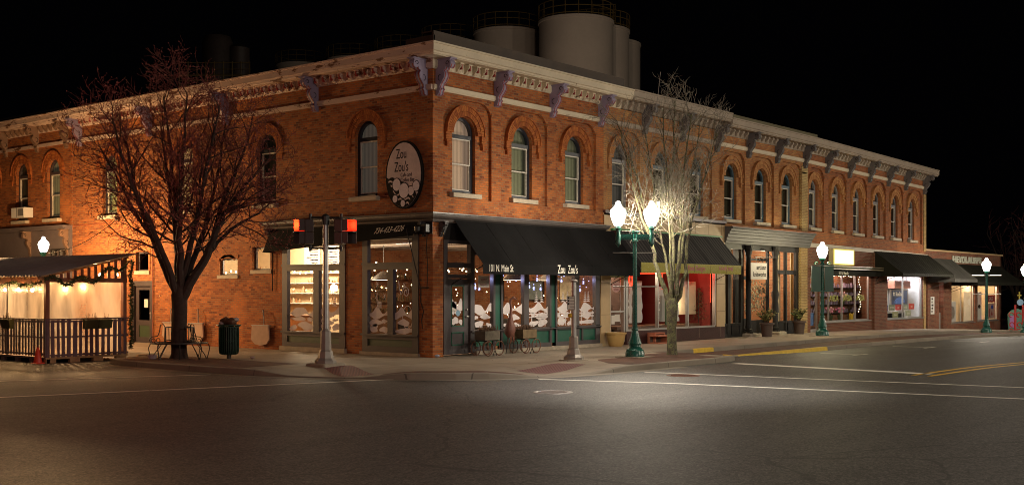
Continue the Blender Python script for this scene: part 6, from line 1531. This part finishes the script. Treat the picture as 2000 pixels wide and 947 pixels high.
limbsR = [([(-.05, 0, 1.45), (-.35, .05, 2.3), (-.62, .1, 3.4), (-.85, .2, 4.6), (-1.35, .3, 6.4)], .115, .015),
          ([(0, 0, 1.5), (-.12, .3, 2.7), (-.35, .6, 4.2), (-.7, .7, 6.6)], .075, .014),
          ([(0, -.05, 1.5), (-.08, -.3, 2.8), (-.2, -.6, 4.5), (-.35, -.7, 7.0)], .075, .014),
          ([(.02, 0, 1.5), (.05, .05, 3.0), (0, .1, 4.8), (.1, 0, 7.4)], .095, .014),
          ([(.05, 0, 1.5), (.2, -.2, 3.0), (.25, -.3, 4.6), (.5, -.5, 6.9)], .09, .014),
          ([(.1, .05, 1.45), (.3, .3, 2.8), (.55, .5, 4.4), (.9, .6, 6.8)], .085, .014),
          ([(.1, 0, 1.4), (.38, 0, 2.4), (.5, -.1, 3.6), (.85, -.2, 4.9), (1.3, -.2, 6.4)], .09, .014),
          ([(-.6, .1, 3.3), (-1.0, 0, 4.4), (-1.3, -.1, 5.6), (-1.6, 0, 6.8)], .05, .012)]
limbsR = [(pl_, ra*.8, rb*.85) for pl_, ra, rb in limbsR]
tree(5.3, -4.51, zs(5.3, -4.51), [(0, 0, -.05, .175), (0, 0, .1, .145), (0, 0, .6, .135), (.01, 0, 1.1, .14), (0, 0, 1.45, .18), (0, 0, 1.65, .12)], limbsR, cfgR, 4,
     'slim bare tree with pale mossy bark behind the twin globe lamp', LICH, TWIGP)
cfgB = dict(seg=(.6, .4, .3, .2), jit=(.08, .12, .17, .2), up=(.05, .05, .05, .03), max=2, n=(9, 5, 3), ref=(6, 2.2, 1), t0=(.2, .12, .1), ang=((25, 55), (25, 60), (30, 65)), len=(3.0, 1.4, .6), rmin=.015, bud=0)
for i, (u, Y, lab) in enumerate(((1985, 95, 'dim bare tree in the darkness beyond the red gateway posts'), (2040, 88, 'bare tree partly outside the right edge beyond the low shop'))):
    d = Vector(CAM)+FV*Y+RV*((u-1000)/2239.24*Y)
    tree(d.x, d.y, -1.6, [(0, 0, 0, .3), (0, 0, 2.6, .2)], [([(0, 0, 2.4), (-1+.5*k, .5*(k % 2), 5), (-2.2+1.1*k, .6, 8.2)], .12, .03) for k in range(5)], cfgB, 30+i, lab, BARK, TWIG)
# ------------------------------------------------------------------ round iron bench
cx, cy_ = -4.75, 5.07
T_ = thing('tree_bench', (cx, cy_, 0), 'round black iron bench with scrolled arms encircling the dark tree', 'bench')
def pol(r, a, z): return (cx+.9*r*math.cos(a), cy_+.9*r*math.sin(a), z)
m = MB(); A = [i*2*math.pi/40 for i in range(41)]
for r in (.46, .56, .66, .76, .84): m.tube([pol(r, a, .43) for a in A], .016 if r in (.46, .84) else .010, 5)
for i in range(24): a = i*2*math.pi/24; m.bar(pol(.46, a, .425), pol(.84, a, .425), .02, .01)
m.build('seat', IRON, T_)
gap = R(215)     # the back is open toward the kerb side
m = MB()
AB = [gap+R(50)+i*R(260)/30 for i in range(31)]
m.tube([pol(.42, a, .86) for a in AB], .017, 5); m.tube([pol(.44, a, .50) for a in AB], .012, 5)
for i in range(0, 31): m.tube([pol(.44, AB[i], .44), pol(.425, AB[i], .86)], .007, 4)
m.build('backrest', IRON, T_)
for i in range(8):
    a = i*math.pi/4+.2; m = MB()
    m.tube([pol(.84, a, .42), pol(.90, a, .3), pol(.86, a, .12), pol(.82, a, .0)], .013, 5); m.tube([pol(.5, a, .42), pol(.60, a, .30), pol(.74, a, .12), pol(.80, a, .0)], .013, 5)
    m.build('leg', IRON, T_)
for a in (R(140), R(285), R(20)):
    m = MB(); m.tube([pol(.42, a, .86), pol(.47, a, .95), pol(.56, a, .92), pol(.58, a, .75), pol(.64, a, .62), pol(.82, a, .60), pol(.88, a, .53), pol(.84, a, .44)], .014, 5)
    for rr_, zz in ((.62, .51), (.76, .50)): m.tube([pol(rr_+.055*math.cos(t*.7), a, zz+.055*math.sin(t*.7)) for t in range(10)], .009, 4)
    m.build('scrolled_arm', IRON, T_)
T_ = thing('plastic_bowl', (-4.95, 4.2, 0), 'pale mauve bowl lying under the left of the iron bench', 'bowl')
m = MB(); q = Vector((cx, cy_, 0))-RV*.65-FV*.3; m.lathe([(.1, 0), (.13, .11), (.12, .11), (.095, .015)], (q.x, q.y, .01), 16); m.build('bowl', paint('mauve_plastic', (.4, .3, .33)), T_)
# ------------------------------------------------------------------ litter bin
x, y = -3.89, 4.01
T_ = thing('litter_bin', (x, y, 0), 'dark green slatted litter bin heaped with rubbish between bench and wall', 'litter bin')
m = MB(); m.lathe([(.06, 0), (.06, .16)], (x, y, 0), 12); m.build('post', IRON, T_)
m = MB()
for i in range(28):
    a = 2*math.pi*i/28; c, s = math.cos(a), math.sin(a)
    m.tube([(x+r*c, y+r*s, z) for r, z in ((.18, .12), (.245, .15), (.26, .22), (.265, .5), (.262, .88), (.30, .91), (.325, .92))], .017, 4)
m.build('slats', DARKG, T_)
m = MB(); 
for r, z in ((.325, .925), (.262, .87), (.255, .5), (.2, .13)): m.tube([(x+r*math.cos(a), y+r*math.sin(a), z) for a in A], .018 if r > .3 else .012, 5)
m.build('rim', DARKG, T_)
m = MB(); m.lathe([(.23, .14), (.235, .86)], (x, y, 0), 20); m.build('liner', INK, T_)
rr = random.Random(3)
def lump(c, r, seed, sz=.8, n=12, k=8):
    q = random.Random(seed); m = MB(); m.ball(c, r, n, k, sz); ph = [q.uniform(0, 6) for _ in range(6)]
    m.v = [(c[0]+(v[0]-c[0])*(1+.16*math.sin(9*v[2]/r*.4+ph[0]+v[0]*14)+.1*math.sin(v[1]*31+ph[1])), c[1]+(v[1]-c[1])*(1+.16*math.sin(v[2]*13+ph[2]+v[1]*17)), c[2]+(v[2]-c[2])*(1+.15*math.sin(v[0]*21+ph[3]))) for v in m.v]; return m
for i, (a, b, z, r, mt, lab) in enumerate(((-.10, 0, 1.03, .14, TRASH, 'knotted brown rubbish bag heaped on the left of the litter bin'), (.08, -.05, 1.0, .15, TRASH, 'low brown rubbish bag at the front of the litter bin'), (.17, .1, 1.07, .09, PINK, 'crumpled pink and white wrapper on the right of the litter bin'), (-.2, -.05, .97, .07, PINK, 'pale crumpled cup on the left rim of the litter bin'))):
    q = Vector((x, y, 0))+RV*a+FV*b; lump((q.x, q.y, z), r, i).build('rubbish_bag' if i < 2 else 'crumpled_litter', mt, None, True, lab, 'rubbish')
q = Vector((-3.5, 3.5, 0)); lump((q.x, q.y, .035), .08, 9, .4).build('crumpled_litter', PINK, None, True, 'pale crumpled wrapper on the pavement right of the litter bin', 'litter')
q = Vector((-.25, .15, 0)); lump((.05, -.12, .05), .07, 12, .5).build('crumpled_litter', paint('blue_white_litter', (.4, .45, .6)), None, True, 'blue and white crumpled litter at the foot of the brick corner', 'litter')
# canvas shields over the wall outlets
for i, (ya, yb, lab) in enumerate(((6.92, 7.80, 'beige canvas wall shield right of the litter bin'), (10.38, 11.2, 'beige canvas wall shield between the bench and the litter bin'), (11.95, 12.7, 'beige canvas wall shield behind the tree trunk'))):
    T_ = thing('wall_shield', (-.1, (ya+yb)/2, .12), lab, 'wall shield', 'canvas shields on the side wall')
    m = MB(TL); m.ext([(ya+.04, .74), (yb-.02, .76), (yb+.03, .3), (yb-.16, .16), ((ya+yb)/2, .11), (ya+.14, .17), (ya, .32)], .12, .17); m.build('canvas', TARP, T_)
    m = MB(TL); m.tube([(ya+.3, .14, .75), (ya+.3, .14, 1.08), (ya+.38, .1, 1.25)], .022, 6); m.box(ya+.0, yb+.0, .09, .19, .745, .775); m.build('bracket', GREYM, T_)
m = MB(TL); m.cbox(14.85+.5, 14.85+.75, .0, .1, .42, .6); m.build('wall_outlet', IRON, None, label='small black outlet box low on the wall beside the grey side door', cat='outlet')
# ------------------------------------------------------------------ things by the cafe front
for i, (xa, lab) in enumerate(((1.38, 'grey weathered wooden planter on iron wheels left of the metal bird'), (3.10, 'brown wooden planter on iron wheels right of the metal bird'))):
    yy = -.55; T_ = thing('wheeled_planter', (xa+.33, yy, 0), lab, 'planter', 'planters on iron wheels by the cafe')
    m = MB(); b = (xa, xa+.66, yy-.2, yy+.2)
    m.box(b[0], b[1], b[2], b[2]+.03, .45, .71); m.box(b[0], b[1], b[3]-.03, b[3], .45, .71); m.box(b[0], b[0]+.03, b[2]+.03, b[3]-.03, .45, .71); m.box(b[1]-.03, b[1], b[2]+.03, b[3]-.03, .45, .71); m.box(b[0]+.03, b[1]-.03, b[2]+.03, b[3]-.03, .45, .66)
    m.build('planter_box', paint('weathered_wood_%d' % i, ((.11, .09, .065), (.17, .115, .06))[i], .8, .4, 7), T_)
    for sx in (-.18, 1.18-.0):
        wx = xa+sx if sx < 0 else xa+.88
    for wx, wy in ((xa+.08, yy-.24), (xa+.58, yy-.24), (xa+.08, yy+.22), (xa+.58, yy+.22)):
        m = MB(); m.tube([(wx+.2*math.cos(a), wy, .215+.2*math.sin(a)) for a in A], .016, 5); m.tube([(wx, wy-.03, .21), (wx, wy+.03, .21)], .02, 6); m.bar((wx, wy, .21), (wx, wy, .4), .014)
        m.build('wheel', RUST, T_)
    m = MB(); m.bar((xa+.08, yy-.22, .43), (xa+.08, yy+.2, .43), .03); m.bar((xa+.58, yy-.22, .43), (xa+.58, yy+.2, .43), .03); m.tube([(xa+.24, yy-.28, .0), (xa+.33, yy-.28, .16), (xa+.42, yy-.28, .0)], .012, 4); m.build('axle_frame', IRON, T_)
    m = MB(); q = random.Random(i)
    for k in range(150): a, b_ = q.uniform(xa+.05, xa+.61), q.uniform(yy-.15, yy+.15); m.bar((a, b_, .64), (a+q.uniform(-.07, .07), b_+q.uniform(-.05, .05), .71+q.uniform(.03, .15)), .008)
    m.build('dry_plants', DRY, T_)
T_ = thing('metal_bird_sculpture', (2.52, -.72, 0), 'rusty long-necked metal bird sculpture standing between the two planters', 'sculpture')
x, y = 2.52, -.72
m = MB(); P = [(x-.05, y, .50), (x-.03, y, .58), (x, y, .70), (x+.02, y, .82), (x+.03, y, .95), (x+.04, y, 1.1), (x+.06, y, 1.35), (x+.02, y, 1.5), (x+.03, y, 1.62)]
m.tube(P, [.05, .13, .165, .15, .10, .055, .035, .03, .035], 14); m.tube([(x+.03, y, 1.6), (x+.10, y-.05, 1.66), (x+.22, y-.1, 1.6)], [.03, .045, .006], 8); m.build('body', paint('rusty_brown_bird_metal', (.16, .06, .04), .6, .3), T_, True)
m = MB(); q = random.Random(2)
for k in range(26): a = q.uniform(-.1, .12); b_ = q.uniform(-.08, .08); m.ext([(x+a, .62), (x+a+.03, .6), (x+a+.02+q.uniform(-.05, .05), .60-q.uniform(.12, .3))], y+b_, y+b_+.006)
m.build('tail_feathers', paint('rust_orange_feather', (.2, .07, .04), .8), T_)
for sg in (-1, 1): m = MB(); m.tube([(x+sg*.06, y, .6), (x+sg*.13, y-.03, .34), (x+sg*.16, y+.02, .02)], .012, 5); m.ball((x+sg*.13, y-.03, .34), .02, 6, 5); m.build('leg', IRON, T_)
T_ = thing('glazed_pot', (8.35, -.45, .0), 'empty round ochre glazed pot beside the flower shop door', 'pot')
m = MB(); m.lathe([(.2, 0), (.25, .06), (.31, .3), (.32, .40), (.36, .42), (.36, .47), (.32, .47), (.29, .36), (.05, .3)], (8.42, -.45, 0), 26); m.build('pot', POTC, T_, True)
# ------------------------------------------------------------------ patio shelter of pallets and plastic sheet
X0, X1, Y0, Y1 = -7.05, -4.55, 7.95, 18.2; RZ = -.14
PT = thing('patio_shelter', ((X0+X1)/2, (Y0+Y1)/2, RZ), 'patio shelter of dark pallets, glowing plastic sheeting and a corrugated metal roof', 'shelter')
r_ = random.Random(7)
def pallet_row(T, s0, s1, d, mat, top, name, sw=.1, gap=.075, base=.0):
    m = MB(T); s = s0
    while s < s1-.04:
        w_ = sw*r_.uniform(.75, 1.25); w_ = min(w_, s1-s); dz = r_.uniform(-.015, .01); tl = r_.uniform(-.012, .012)
        m.add([(s, d, base), (s+w_, d, base), (s+w_+tl, d, top+dz), (s+tl, d, top+dz), (s, d+.018, base), (s+w_, d+.018, base), (s+w_+tl, d+.018, top+dz), (s+tl, d+.018, top+dz)], [(0, 3, 2, 1), (4, 5, 6, 7), (0, 1, 5, 4), (1, 2, 6, 5), (2, 3, 7, 6), (3, 0, 4, 7)])
        s += w_+gap*r_.uniform(.7, 1.35)
    return m.build(name, mat, PT)
def rails(T, s0, s1, d, mat, zs_):
    m = MB(T)
    for z in zs_: m.box(s0, s1, d-.1, d, z, z+.05)
    m.box(s0, s1, d-.11, d+.03, 1.05, 1.09); return m.build('pallet_rail', mat, PT)
TE = lambda s, d, z: (s, Y0-d, z); TS_ = lambda s, d, z: (X0-d, s, z)
pallet_row(TE, X0, X1+.05, .0, WOODP, 1.05, 'end_pallet_slats', base=.02); rails(TE, X0, X1+.05, -.01, WOODP, (.05, .55, .98))
pallet_row(TS_, Y0, Y1, .0, WOODG, 1.05, 'street_pallet_slats', sw=.09, base=.05); rails(TS_, Y0, Y1, -.01, WOODG, (.08, .55, .98))
m = MB()
m.box(X0+.05, X1, Y0+.05, Y1, -.02, .02)
for k in range(5): m.box(X0+.0+k*.72, X0+.30+k*.72, Y0+.0, Y0+.12, RZ, -.02)
m.box(X0, X1+.02, Y0-.01, Y0+.02, -.03, .04); m.build('deck', WOODN, PT)
m = MB()
for k in range(12): m.box(X0+.02, X0+.12, Y0+.0+k*.8, Y0+.14+k*.8, RZ, .0)
m.box(X0-.02, X0+.02, Y0, Y1, -.02, .03); m.build('deck_blocks', WOODG, PT)
for (px, py, zt, mt) in ((X0+.06, Y0+.06, 2.2, WOODR), (X1-.06, Y0+.06, 2.85, WOODR), (X0+.06, 12.4, 2.2, WOODR), (X0+.06, 17, 2.2, WOODR), (X1-.06, 12.4, 2.85, WOODR), (X1-.06, 17, 2.85, WOODR)):
    m = MB(); m.box(px-.055, px+.055, py-.055, py+.055, -.02, zt); m.build('post', mt, PT)
m = MB(); m.box(X0, X1, Y0-.005, Y0+.04, 2.1, 2.22); m.box(X0-.01, X0+.03, Y0, Y1, 2.06, 2.24); m.box(X1-.05, X1, Y0, Y1, 2.7, 2.85); m.build('beam', WOODR, PT)
def rz(x): return lerp(2.27, 2.93, (x-(X0-.25))/(X1+.15-X0+.25))
m = MB()
for k in range(14): y = Y0+.1+k*.75; m.bar((X0-.18, y, rz(X0-.18)-.06), (X1+.1, y, rz(X1+.1)-.06), .04, .1)
m.build('rafters', WOODN, PT)
m = MB(); s = X0+.2
while s < X1-.05: m.box(s, s+.09, Y0-.0, Y0+.02, 2.2, rz(s)-.09); s += .21
m.build('gable_slats', paint('red_brown_gable_wood', (.2, .06, .03)), PT)
# corrugated roof, ridges running down the slope
m = MB(); n = 240
for i in range(n+1):
    y = lerp(Y0-.3, Y1, i/n); dz = .03*math.sin(i*math.pi/2.0+.4)
    for k in range(4): x = lerp(X0-.25, X1+.18, k/3); m.v.append((x, y, rz(x)+dz))
m.f = [(i*4+k, i*4+k+1, i*4+5+k, i*4+4+k) for i in range(n) for k in range(3)]
m.build('corrugated_roof', paint('weathered_roof_metal', (.46, .47, .48), .34, .2, 3, metal=.25), PT, True)
def sheet(T, s0, s1, d, z0, z1, z1b, name='plastic_sheet', seed=0):
    q = random.Random(seed); m = MB(T); n, k = 26, 14; ph = [q.uniform(0, 6) for _ in range(4)]
    for i in range(n+1):
        for j in range(k+1):
            s = lerp(s0, s1, i/n); t = j/k; z = lerp(z0, lerp(z1, z1b, i/n), t); w_ = .02*math.sin(s*9+ph[0]+t*3)+.014*math.sin(s*21+ph[1]-t*6)+.012*math.sin(t*9+s*4+ph[2]); m.v.append(T(s, d+w_*min(1, 4*t*(1-t)+.3), z))
    m.f = [(i*(k+1)+j, (i+1)*(k+1)+j, (i+1)*(k+1)+j+1, i*(k+1)+j+1) for i in range(n) for j in range(k)]
    return m.build(name, PLAST, PT, True)
sheet(TE, X0+.1, X1-.1, -.14, .0, 2.12, 2.12, seed=1); sheet(TS_, Y0+.1, 12.35, -.14, .0, 2.1, 2.1, seed=2); sheet(TS_, 12.45, 17, -.14, .0, 2.1, 2.1, seed=3)
m = MB(TS_)
for s in (10.3, 14.6): m.tube([(s, -.1, 0), (s, -.1, 2.1)], .02, 5)
m.build('tent_pole', IRON, PT)
for i, (T, s, d, w_, lab) in enumerate(((TE, -5.55, .02, .85, 'moss green canvas planter hung on the end of the patio fence'), (TS_, 9.9, .02, .5, 'moss green canvas planter on the street side of the patio fence'), (TS_, 11.5, .02, .5, 'moss green canvas planter at the left edge of the patio fence'))):
    o = T(s, d, .75); T_ = thing('fence_planter', o, lab, 'planter', 'green canvas planters on the patio fence')
    m = MB(T); m.ext([(.015+d, 1.06), (.17+d, 1.04), (.13+d, .80), (.015+d, .78)], s-w_/2, s-.01, 'a'); m.ext([(.015+d, 1.06), (.17+d, 1.04), (.13+d, .80), (.015+d, .78)], s+.01, s+w_/2, 'a'); m.build('canvas_pocket', MOSS, T_)
    m = MB(T)
    for k in range(24): a = r_.uniform(s-w_/2+.05, s+w_/2-.05); m.bar((a, .1+d, 1.0), (a+r_.uniform(-.08, .08), .1+d, 1.05+r_.uniform(.02, .2)), .007)
    m.build('dry_plants', DRY, T_)
# evergreen garland with bulbs along the eaves and down the right post
GD = thing('evergreen_garland', (X0, Y0, 2.1), 'evergreen garland with warm bulbs along the patio eaves and post', 'garland')
m = MB(); paths = [[(lerp(X0-.1, X1, t/24), Y0-.12, 2.15+.12*math.sin(t*.8)+max(0, (t-12)*.045)) for t in range(25)], [(X0-.12, lerp(Y0, Y1, t/40), 2.12-.1*abs(math.sin(t*.5))) for t in range(41)], [(X1+.08+.03*math.sin(t), Y0-.1, 2.75-2.55*t/24) for t in range(25)]]
for P in paths:
    m.tube(P, .02, 4)
    for a, b in zip(P, P[1:]):
        for k in range(34):
            t = r_.random(); p = Vector(a).lerp(Vector(b), t); d = Vector((r_.uniform(-1, 1), r_.uniform(-1, 1), r_.uniform(-1, .6))).normalized()*r_.uniform(.05, .14); u = d.cross(Vector((r_.random(), r_.random(), r_.random()))).normalized()*.014
            m.add([tuple(p), tuple(p+d*.5+u), tuple(p+d), tuple(p+d*.5-u)], [(0, 1, 2, 3)])
m.build('greenery', FOL, GD)
for P, n in ((paths[0], 5), (paths[1], 3)):
    for p in P[2::n]: b = MB(); b.ball((p[0]+.0, p[1]+(.3 if P is paths[0] else 0), p[2]-.16), .045, 8, 6); b.build('bulb', BULB, GD); light('garland_bulb_light', (p[0]+(.0), p[1]+(.3 if P is paths[0] else 0), p[2]-.16), 9, (1, .55, .2), .04, parent=GD)
light('patio_light', (-5.4, 10.2, 1.95), 190, (1, .64, .34), .15); light('patio_light', (-5.4, 13.6, 1.95), 190, (1, .64, .34), .15); light('patio_light', (-5.4, 17, 1.95), 150, (1, .64, .34), .15)
for i, y in enumerate((9.8, 12.6)):
    T_ = thing('patio_table', (-5.4, y, 0), ['small table inside the nearer end of the plastic patio', 'small table inside the farther end of the plastic patio'][i], 'table', 'tables in the patio shelter')
    m = MB(); m.cbox(-5.8, -5.0, y-.4, y+.4, .72, .76); m.build('table_top', IRON, T_); m = MB(); m.tube([(-5.4, y, .02), (-5.4, y, .72)], .03, 6); m.tube([(-5.7, y-.3, .03), (-5.1, y+.3, .03)], .02, 5); m.build('pedestal', IRON, T_)
# cone
x, y = -7.2, 8.1; z = zr(x)
T_ = thing('traffic_cone', (x, y, z), 'small orange traffic cone standing at the corner of the patio fence', 'traffic cone')
m = MB(); m.cbox(x-.14, x+.14, y-.14, y+.14, z, z+.03, .01); m.build('cone_base', CONE, T_); m = MB(); m.lathe([(.12, .03), (.035, .44), (.03, .45)], (x, y, z), 20); m.build('cone_body', CONE, T_, True)
# overhead cable from the patio lamp to the wall, and down the pale tree
def wire(P, r, lab, mt=IRON, nm='overhead_cable'): m = MB(); m.tube(P, r, 5); return m.build(nm, mt, None, label=lab, cat='cable')
P0, P1 = Vector((-3.07, 15.4, 3.1)), Vector((-.02, 15.9, 4.42)); wire([tuple(P0.lerp(P1, t/12)-Vector((0, 0, .25*math.sin(math.pi*t/12)))) for t in range(13)], .012, 'cable looping from the patio lamp up to the side wall')
Pw = Vector((3.77, -4.24, 3.45))-RV*.15; Pe = Vector((3.77, -4.24, 8.0))+RV*.72; wire([tuple(Pw.lerp(Pe, t/10)+RV*.12*math.sin(math.pi*t/10)) for t in range(11)], .007, 'thin cable rising from the twin lamp arm into the tree', GREYM)
# ------------------------------------------------------------------ silos of the mill
def at(u, v, Y): d = Vector(CAM)+FV*Y+RV*((u-1000)/2239.24*Y); return (d.x, d.y, 1.9+(565-v)/2239.24*Y)
SL = [(1125, 42, 100, 3.25, 'largest pale silo rising highest behind the corner building'), (990, 64, 107, 3.1, 'pale silo second from the right behind the roof edge'), (882, 84, 114, 2.9, 'low looking dark silo with railing above the building corner'),
      (787, 103, 121, 2.9, 'dark silo with railing left of the building corner'), (690, 117, 128, 2.9, 'dark silo with railing showing above the peeling cornice'), (588, 128, 135, 2.9, 'farthest left dark silo with railing beyond the tree'),
      (1163, 60, 104, 3.05, 'pale silo tucked just right of the highest silo'), (1188, 86, 108, 3.0, 'rightmost pale silo ending against the black sky')]
for i, (u, v, Y, rd, lab) in enumerate(SL):
    x, y, z = at(u, v, Y); T_ = thing('silo', (x, y, -1.5), lab, 'silo', 'mill silos behind the buildings'); n = 48
    m = MB(); m.lathe([(rd, -1.5), (rd, z-.35), (rd+.08, z-.33), (rd+.08, z-.12), (rd-.15, z), (.2, z+.35)], (x, y, 0), n); m.build('silo_wall', SILO, T_, True)
    if i == 7: continue
    m = MB(); AA = [2*math.pi*k/36 for k in range(37)]
    for h in (.15, .75, 1.3): m.tube([(x+(rd+.05)*math.cos(a), y+(rd+.05)*math.sin(a), z+h-.1) for a in AA], .035, 4)
    for a in AA[:-1:2]: m.tube([(x+(rd+.05)*math.cos(a), y+(rd+.05)*math.sin(a), z-.2), (x+(rd+.05)*math.cos(a), y+(rd+.05)*math.sin(a), z+1.2)], .035, 4)
    m.build('railing', RAILY, T_)
x, y, z = at(1180, 28, 103); T_ = thing('rooftop_platform', (x, y, z-1.2), 'small railed platform on top of the highest silo', 'platform'); m = MB()
for a, b in ((-1, 0), (1, 0), (1, 2), (-1, 2)):
    p = Vector((x, y, 0))+RV*a*1.0+FV*b; m.tube([(p.x, p.y, z-1.4), (p.x, p.y, z+.9)], .04, 4)
for h in (-.6, .1, .85): m.tube([tuple(Vector((x, y, z+h))+RV*a+FV*b) for a, b in ((-1, 0), (1, 0), (1, 2), (-1, 2), (-1, 0))], .04, 4)
m.build('platform_rail', RAILY, T_)
# rooftop mill plant, barely lit
x, y, z = at(425, 120, 90); T_ = thing('mill_plant', (x, y, z-2), 'dark mill dust collector with stairs and railings above the bare tree', 'machinery')
m = MB(); m.lathe([(1.2, -4), (1.2, 1.4), (1.0, 1.9), (.4, 2.1)], (x, y, z), 20); q = Vector((x, y, 0))+RV*1.7; m.lathe([(.8, -4), (.8, 1.0), (.3, 1.3)], (q.x, q.y, z), 16); m.build('collector_drum', paint('dark_drum_metal', (.05, .035, .03)), T_, True)
m = MB()
for k in range(5):
    for h in (0, .5, 1.0): a, b = Vector((x, y, z-1.4-k*.9+h))-RV*(2.6)+FV*-1.4, Vector((x, y, z-1.4-k*.9+h))+RV*(2.8+k*.3)+FV*-1.4; m.tube([tuple(a), tuple(b)], .03, 4)
for k in range(9): a = Vector((x, y, z))-RV*(2.6-k*.68)+FV*-1.4; m.tube([tuple(a-Vector((0, 0, 6))), tuple(a-Vector((0, 0, .3)))], .04, 4)
m.build('stairs_and_rails', RAILY, T_)
x, y, z = at(425, 300, 92); m = MB(); m.box(x-6, x+6, y-4, y+6, -1.5, z+2.5); m.build('mill_building', ROOFD, None, label='black mill block behind the side street roofs', cat='building')
# ------------------------------------------------------------------ beyond the low shop, right edge
def G2(u, Y): d = at(u, 565, Y); return d[0], d[1]
x, y = G2(1984, 70); zb = -1.25
for i, (u, lab) in enumerate(((1983, 'left red steel post of the ornate gateway at the right edge'), (1998, 'right red steel post of the ornate gateway at the right edge'))):
    x, y = G2(u, 70); T_ = thing('gateway_post', (x, y, zb), lab, 'gateway post', 'red gateway posts')
    m = MB(); m.lathe([(.09, 0), (.07, .2), (.065, 2.2)], (x, y, zb), 10); m.build('post', paint('red_gate_paint', (.42, .02, .02), .35), T_, True); m = MB(); c = Vector((x, y, 0))
    for s_, zz in ((-.25, 1.6), (-.2, 1.0), (-.25, .6)): m.tube([tuple(c+RV*(s_+.14*math.cos(t*.6))+Vector((0, 0, zb+zz+.14*math.sin(t*.6)))) for t in range(9)], .035, 5)
    m.build('ornament', paint('red_gate_paint_b', (.42, .02, .02), .35), T_)
x, y = G2(1986, 72); T_ = thing('ornate_sign', (x, y, zb), 'teal and lilac shaped sign board behind the red gateway posts', 'sign'); c = Vector((x, y, 0))
def QT(a, b, c_, o=Vector((x, y, 0))): q = o+RV*a-FV*b; return (q.x, q.y, c_)
m = MB(QT); m.ext([(-.55, zb+.55), (.55, zb+.55), (.6, zb+1.6), (.3, zb+1.85), (0, zb+1.95), (-.35, zb+1.85), (-.6, zb+1.6)], 0, .06); m.build('board', paint('teal_board', (.10, .26, .20)), T_)
m = MB(QT); m.ext([(-.48, zb+.75), (-.05, zb+.75), (-.05, zb+1.5), (-.48, zb+1.5)], .06, .08); m.build('lilac_panel', paint('lilac_panel_paint', (.45, .22, .55)), T_); m = MB(); m.tube([(x, y, zb), (x, y, zb+.6)], .06, 6); m.build('post', IRON, T_)
x, y = G2(1980, 71); T_ = thing('round_sign', (x, y, zb+1.5), 'small round blue sign with yellow finial above the red gateway posts', 'sign')
m = MB(lambda a, b, c_: QT(a-.2, b+.9, c_)); m.ext(oval(0, zb+2.35, .2, .2, 20), 0, .05); m.build('disc', paint('pale_blue_disc', (.3, .5, .75)), T_); m = MB(lambda a, b, c_: QT(a-.25, b+.9, c_)); m.box(-.03, .03, 0, .05, zb+2.55, zb+3.0); m.box(-.12, .12, 0, .05, zb+2.75, zb+2.82); m.build('finial', paint('yellow_finial', (.6, .5, .08)), T_)
x, y = G2(1990, 100); T_ = thing('low_market_hall', (x, y, -1.7), 'dark low hall with a reddish band and blue lit columns at the right edge', 'building')
m = MB(lambda a, b, c_: QT(a, b-26, c_)); m.box(-2.2, 6, -5, 0, -1.7, 2.1); m.build('hall_body', ROOFD, T_); m = MB(lambda a, b, c_: QT(a, b-26, c_)); m.box(-2.2, 6, 0, .1, .9, 1.5); m.build('red_band', paint('dull_red_band', (.3, .06, .02)), T_)
m = MB(lambda a, b, c_: QT(a, b-26, c_))
for k in range(9): m.box(-2.0+k*.62, -1.9+k*.62, .1, .2, 1.55, 2.5)
m.build('lit_column', emit('cold_column_glow', (.35, .5, .9), .9), T_); m = MB(lambda a, b, c_: QT(a, b-26, c_)); m.ball((-.55, .3, .15), .12, 8, 6); m.ball((.35, .3, .0), .1, 8, 6); m.build('yard_lamp', emit('yard_lamp_glow', (1, .85, .9), 7), T_)
x, y = G2(1972, 84); bushO = thing('roadside_shrub', (x, y, -1.5), 'dark reddish shrub bank in the yard beyond the low shop', 'shrub')
m = MB(); q = random.Random(1)
for k in range(1500): a = Vector((x, y, -1.6))+RV*q.uniform(-1.4, 1.6)+FV*q.uniform(-.6, .6)+Vector((0, 0, q.random()**1.5*1.3)); d = Vector((q.uniform(-.12, .12), q.uniform(-.12, .12), q.uniform(0, .14))); m.add([tuple(a), tuple(a+d), tuple(a+Vector((.05, .03, .02)))], [(0, 1, 2)])
m.build('foliage', paint('russet_leaves', (.16, .05, .02)), bushO)
# fallen leaves and grit scattered on the pavement
m = MB(); q = random.Random(12)
for k in range(260):
    x, y = (q.uniform(-6, 0), q.uniform(-.5, 7)) if q.random() < .35 else (q.uniform(-1, 16), q.uniform(-4.5, -.15))
    if q.random() < .5 and x > 0: y = -q.uniform(.12, .35)
    z = zs(x, y)+.012; s = q.uniform(.012, .04); a = q.uniform(0, 6); m.add([(x, y, z), (x+s*math.cos(a), y+s*math.sin(a), z+s*.3), (x+s*math.cos(a+1.2), y+s*math.sin(a+1.2), z+.004)], [(0, 1, 2)])
m.build('fallen_leaves', DRY, None, kind='stuff')
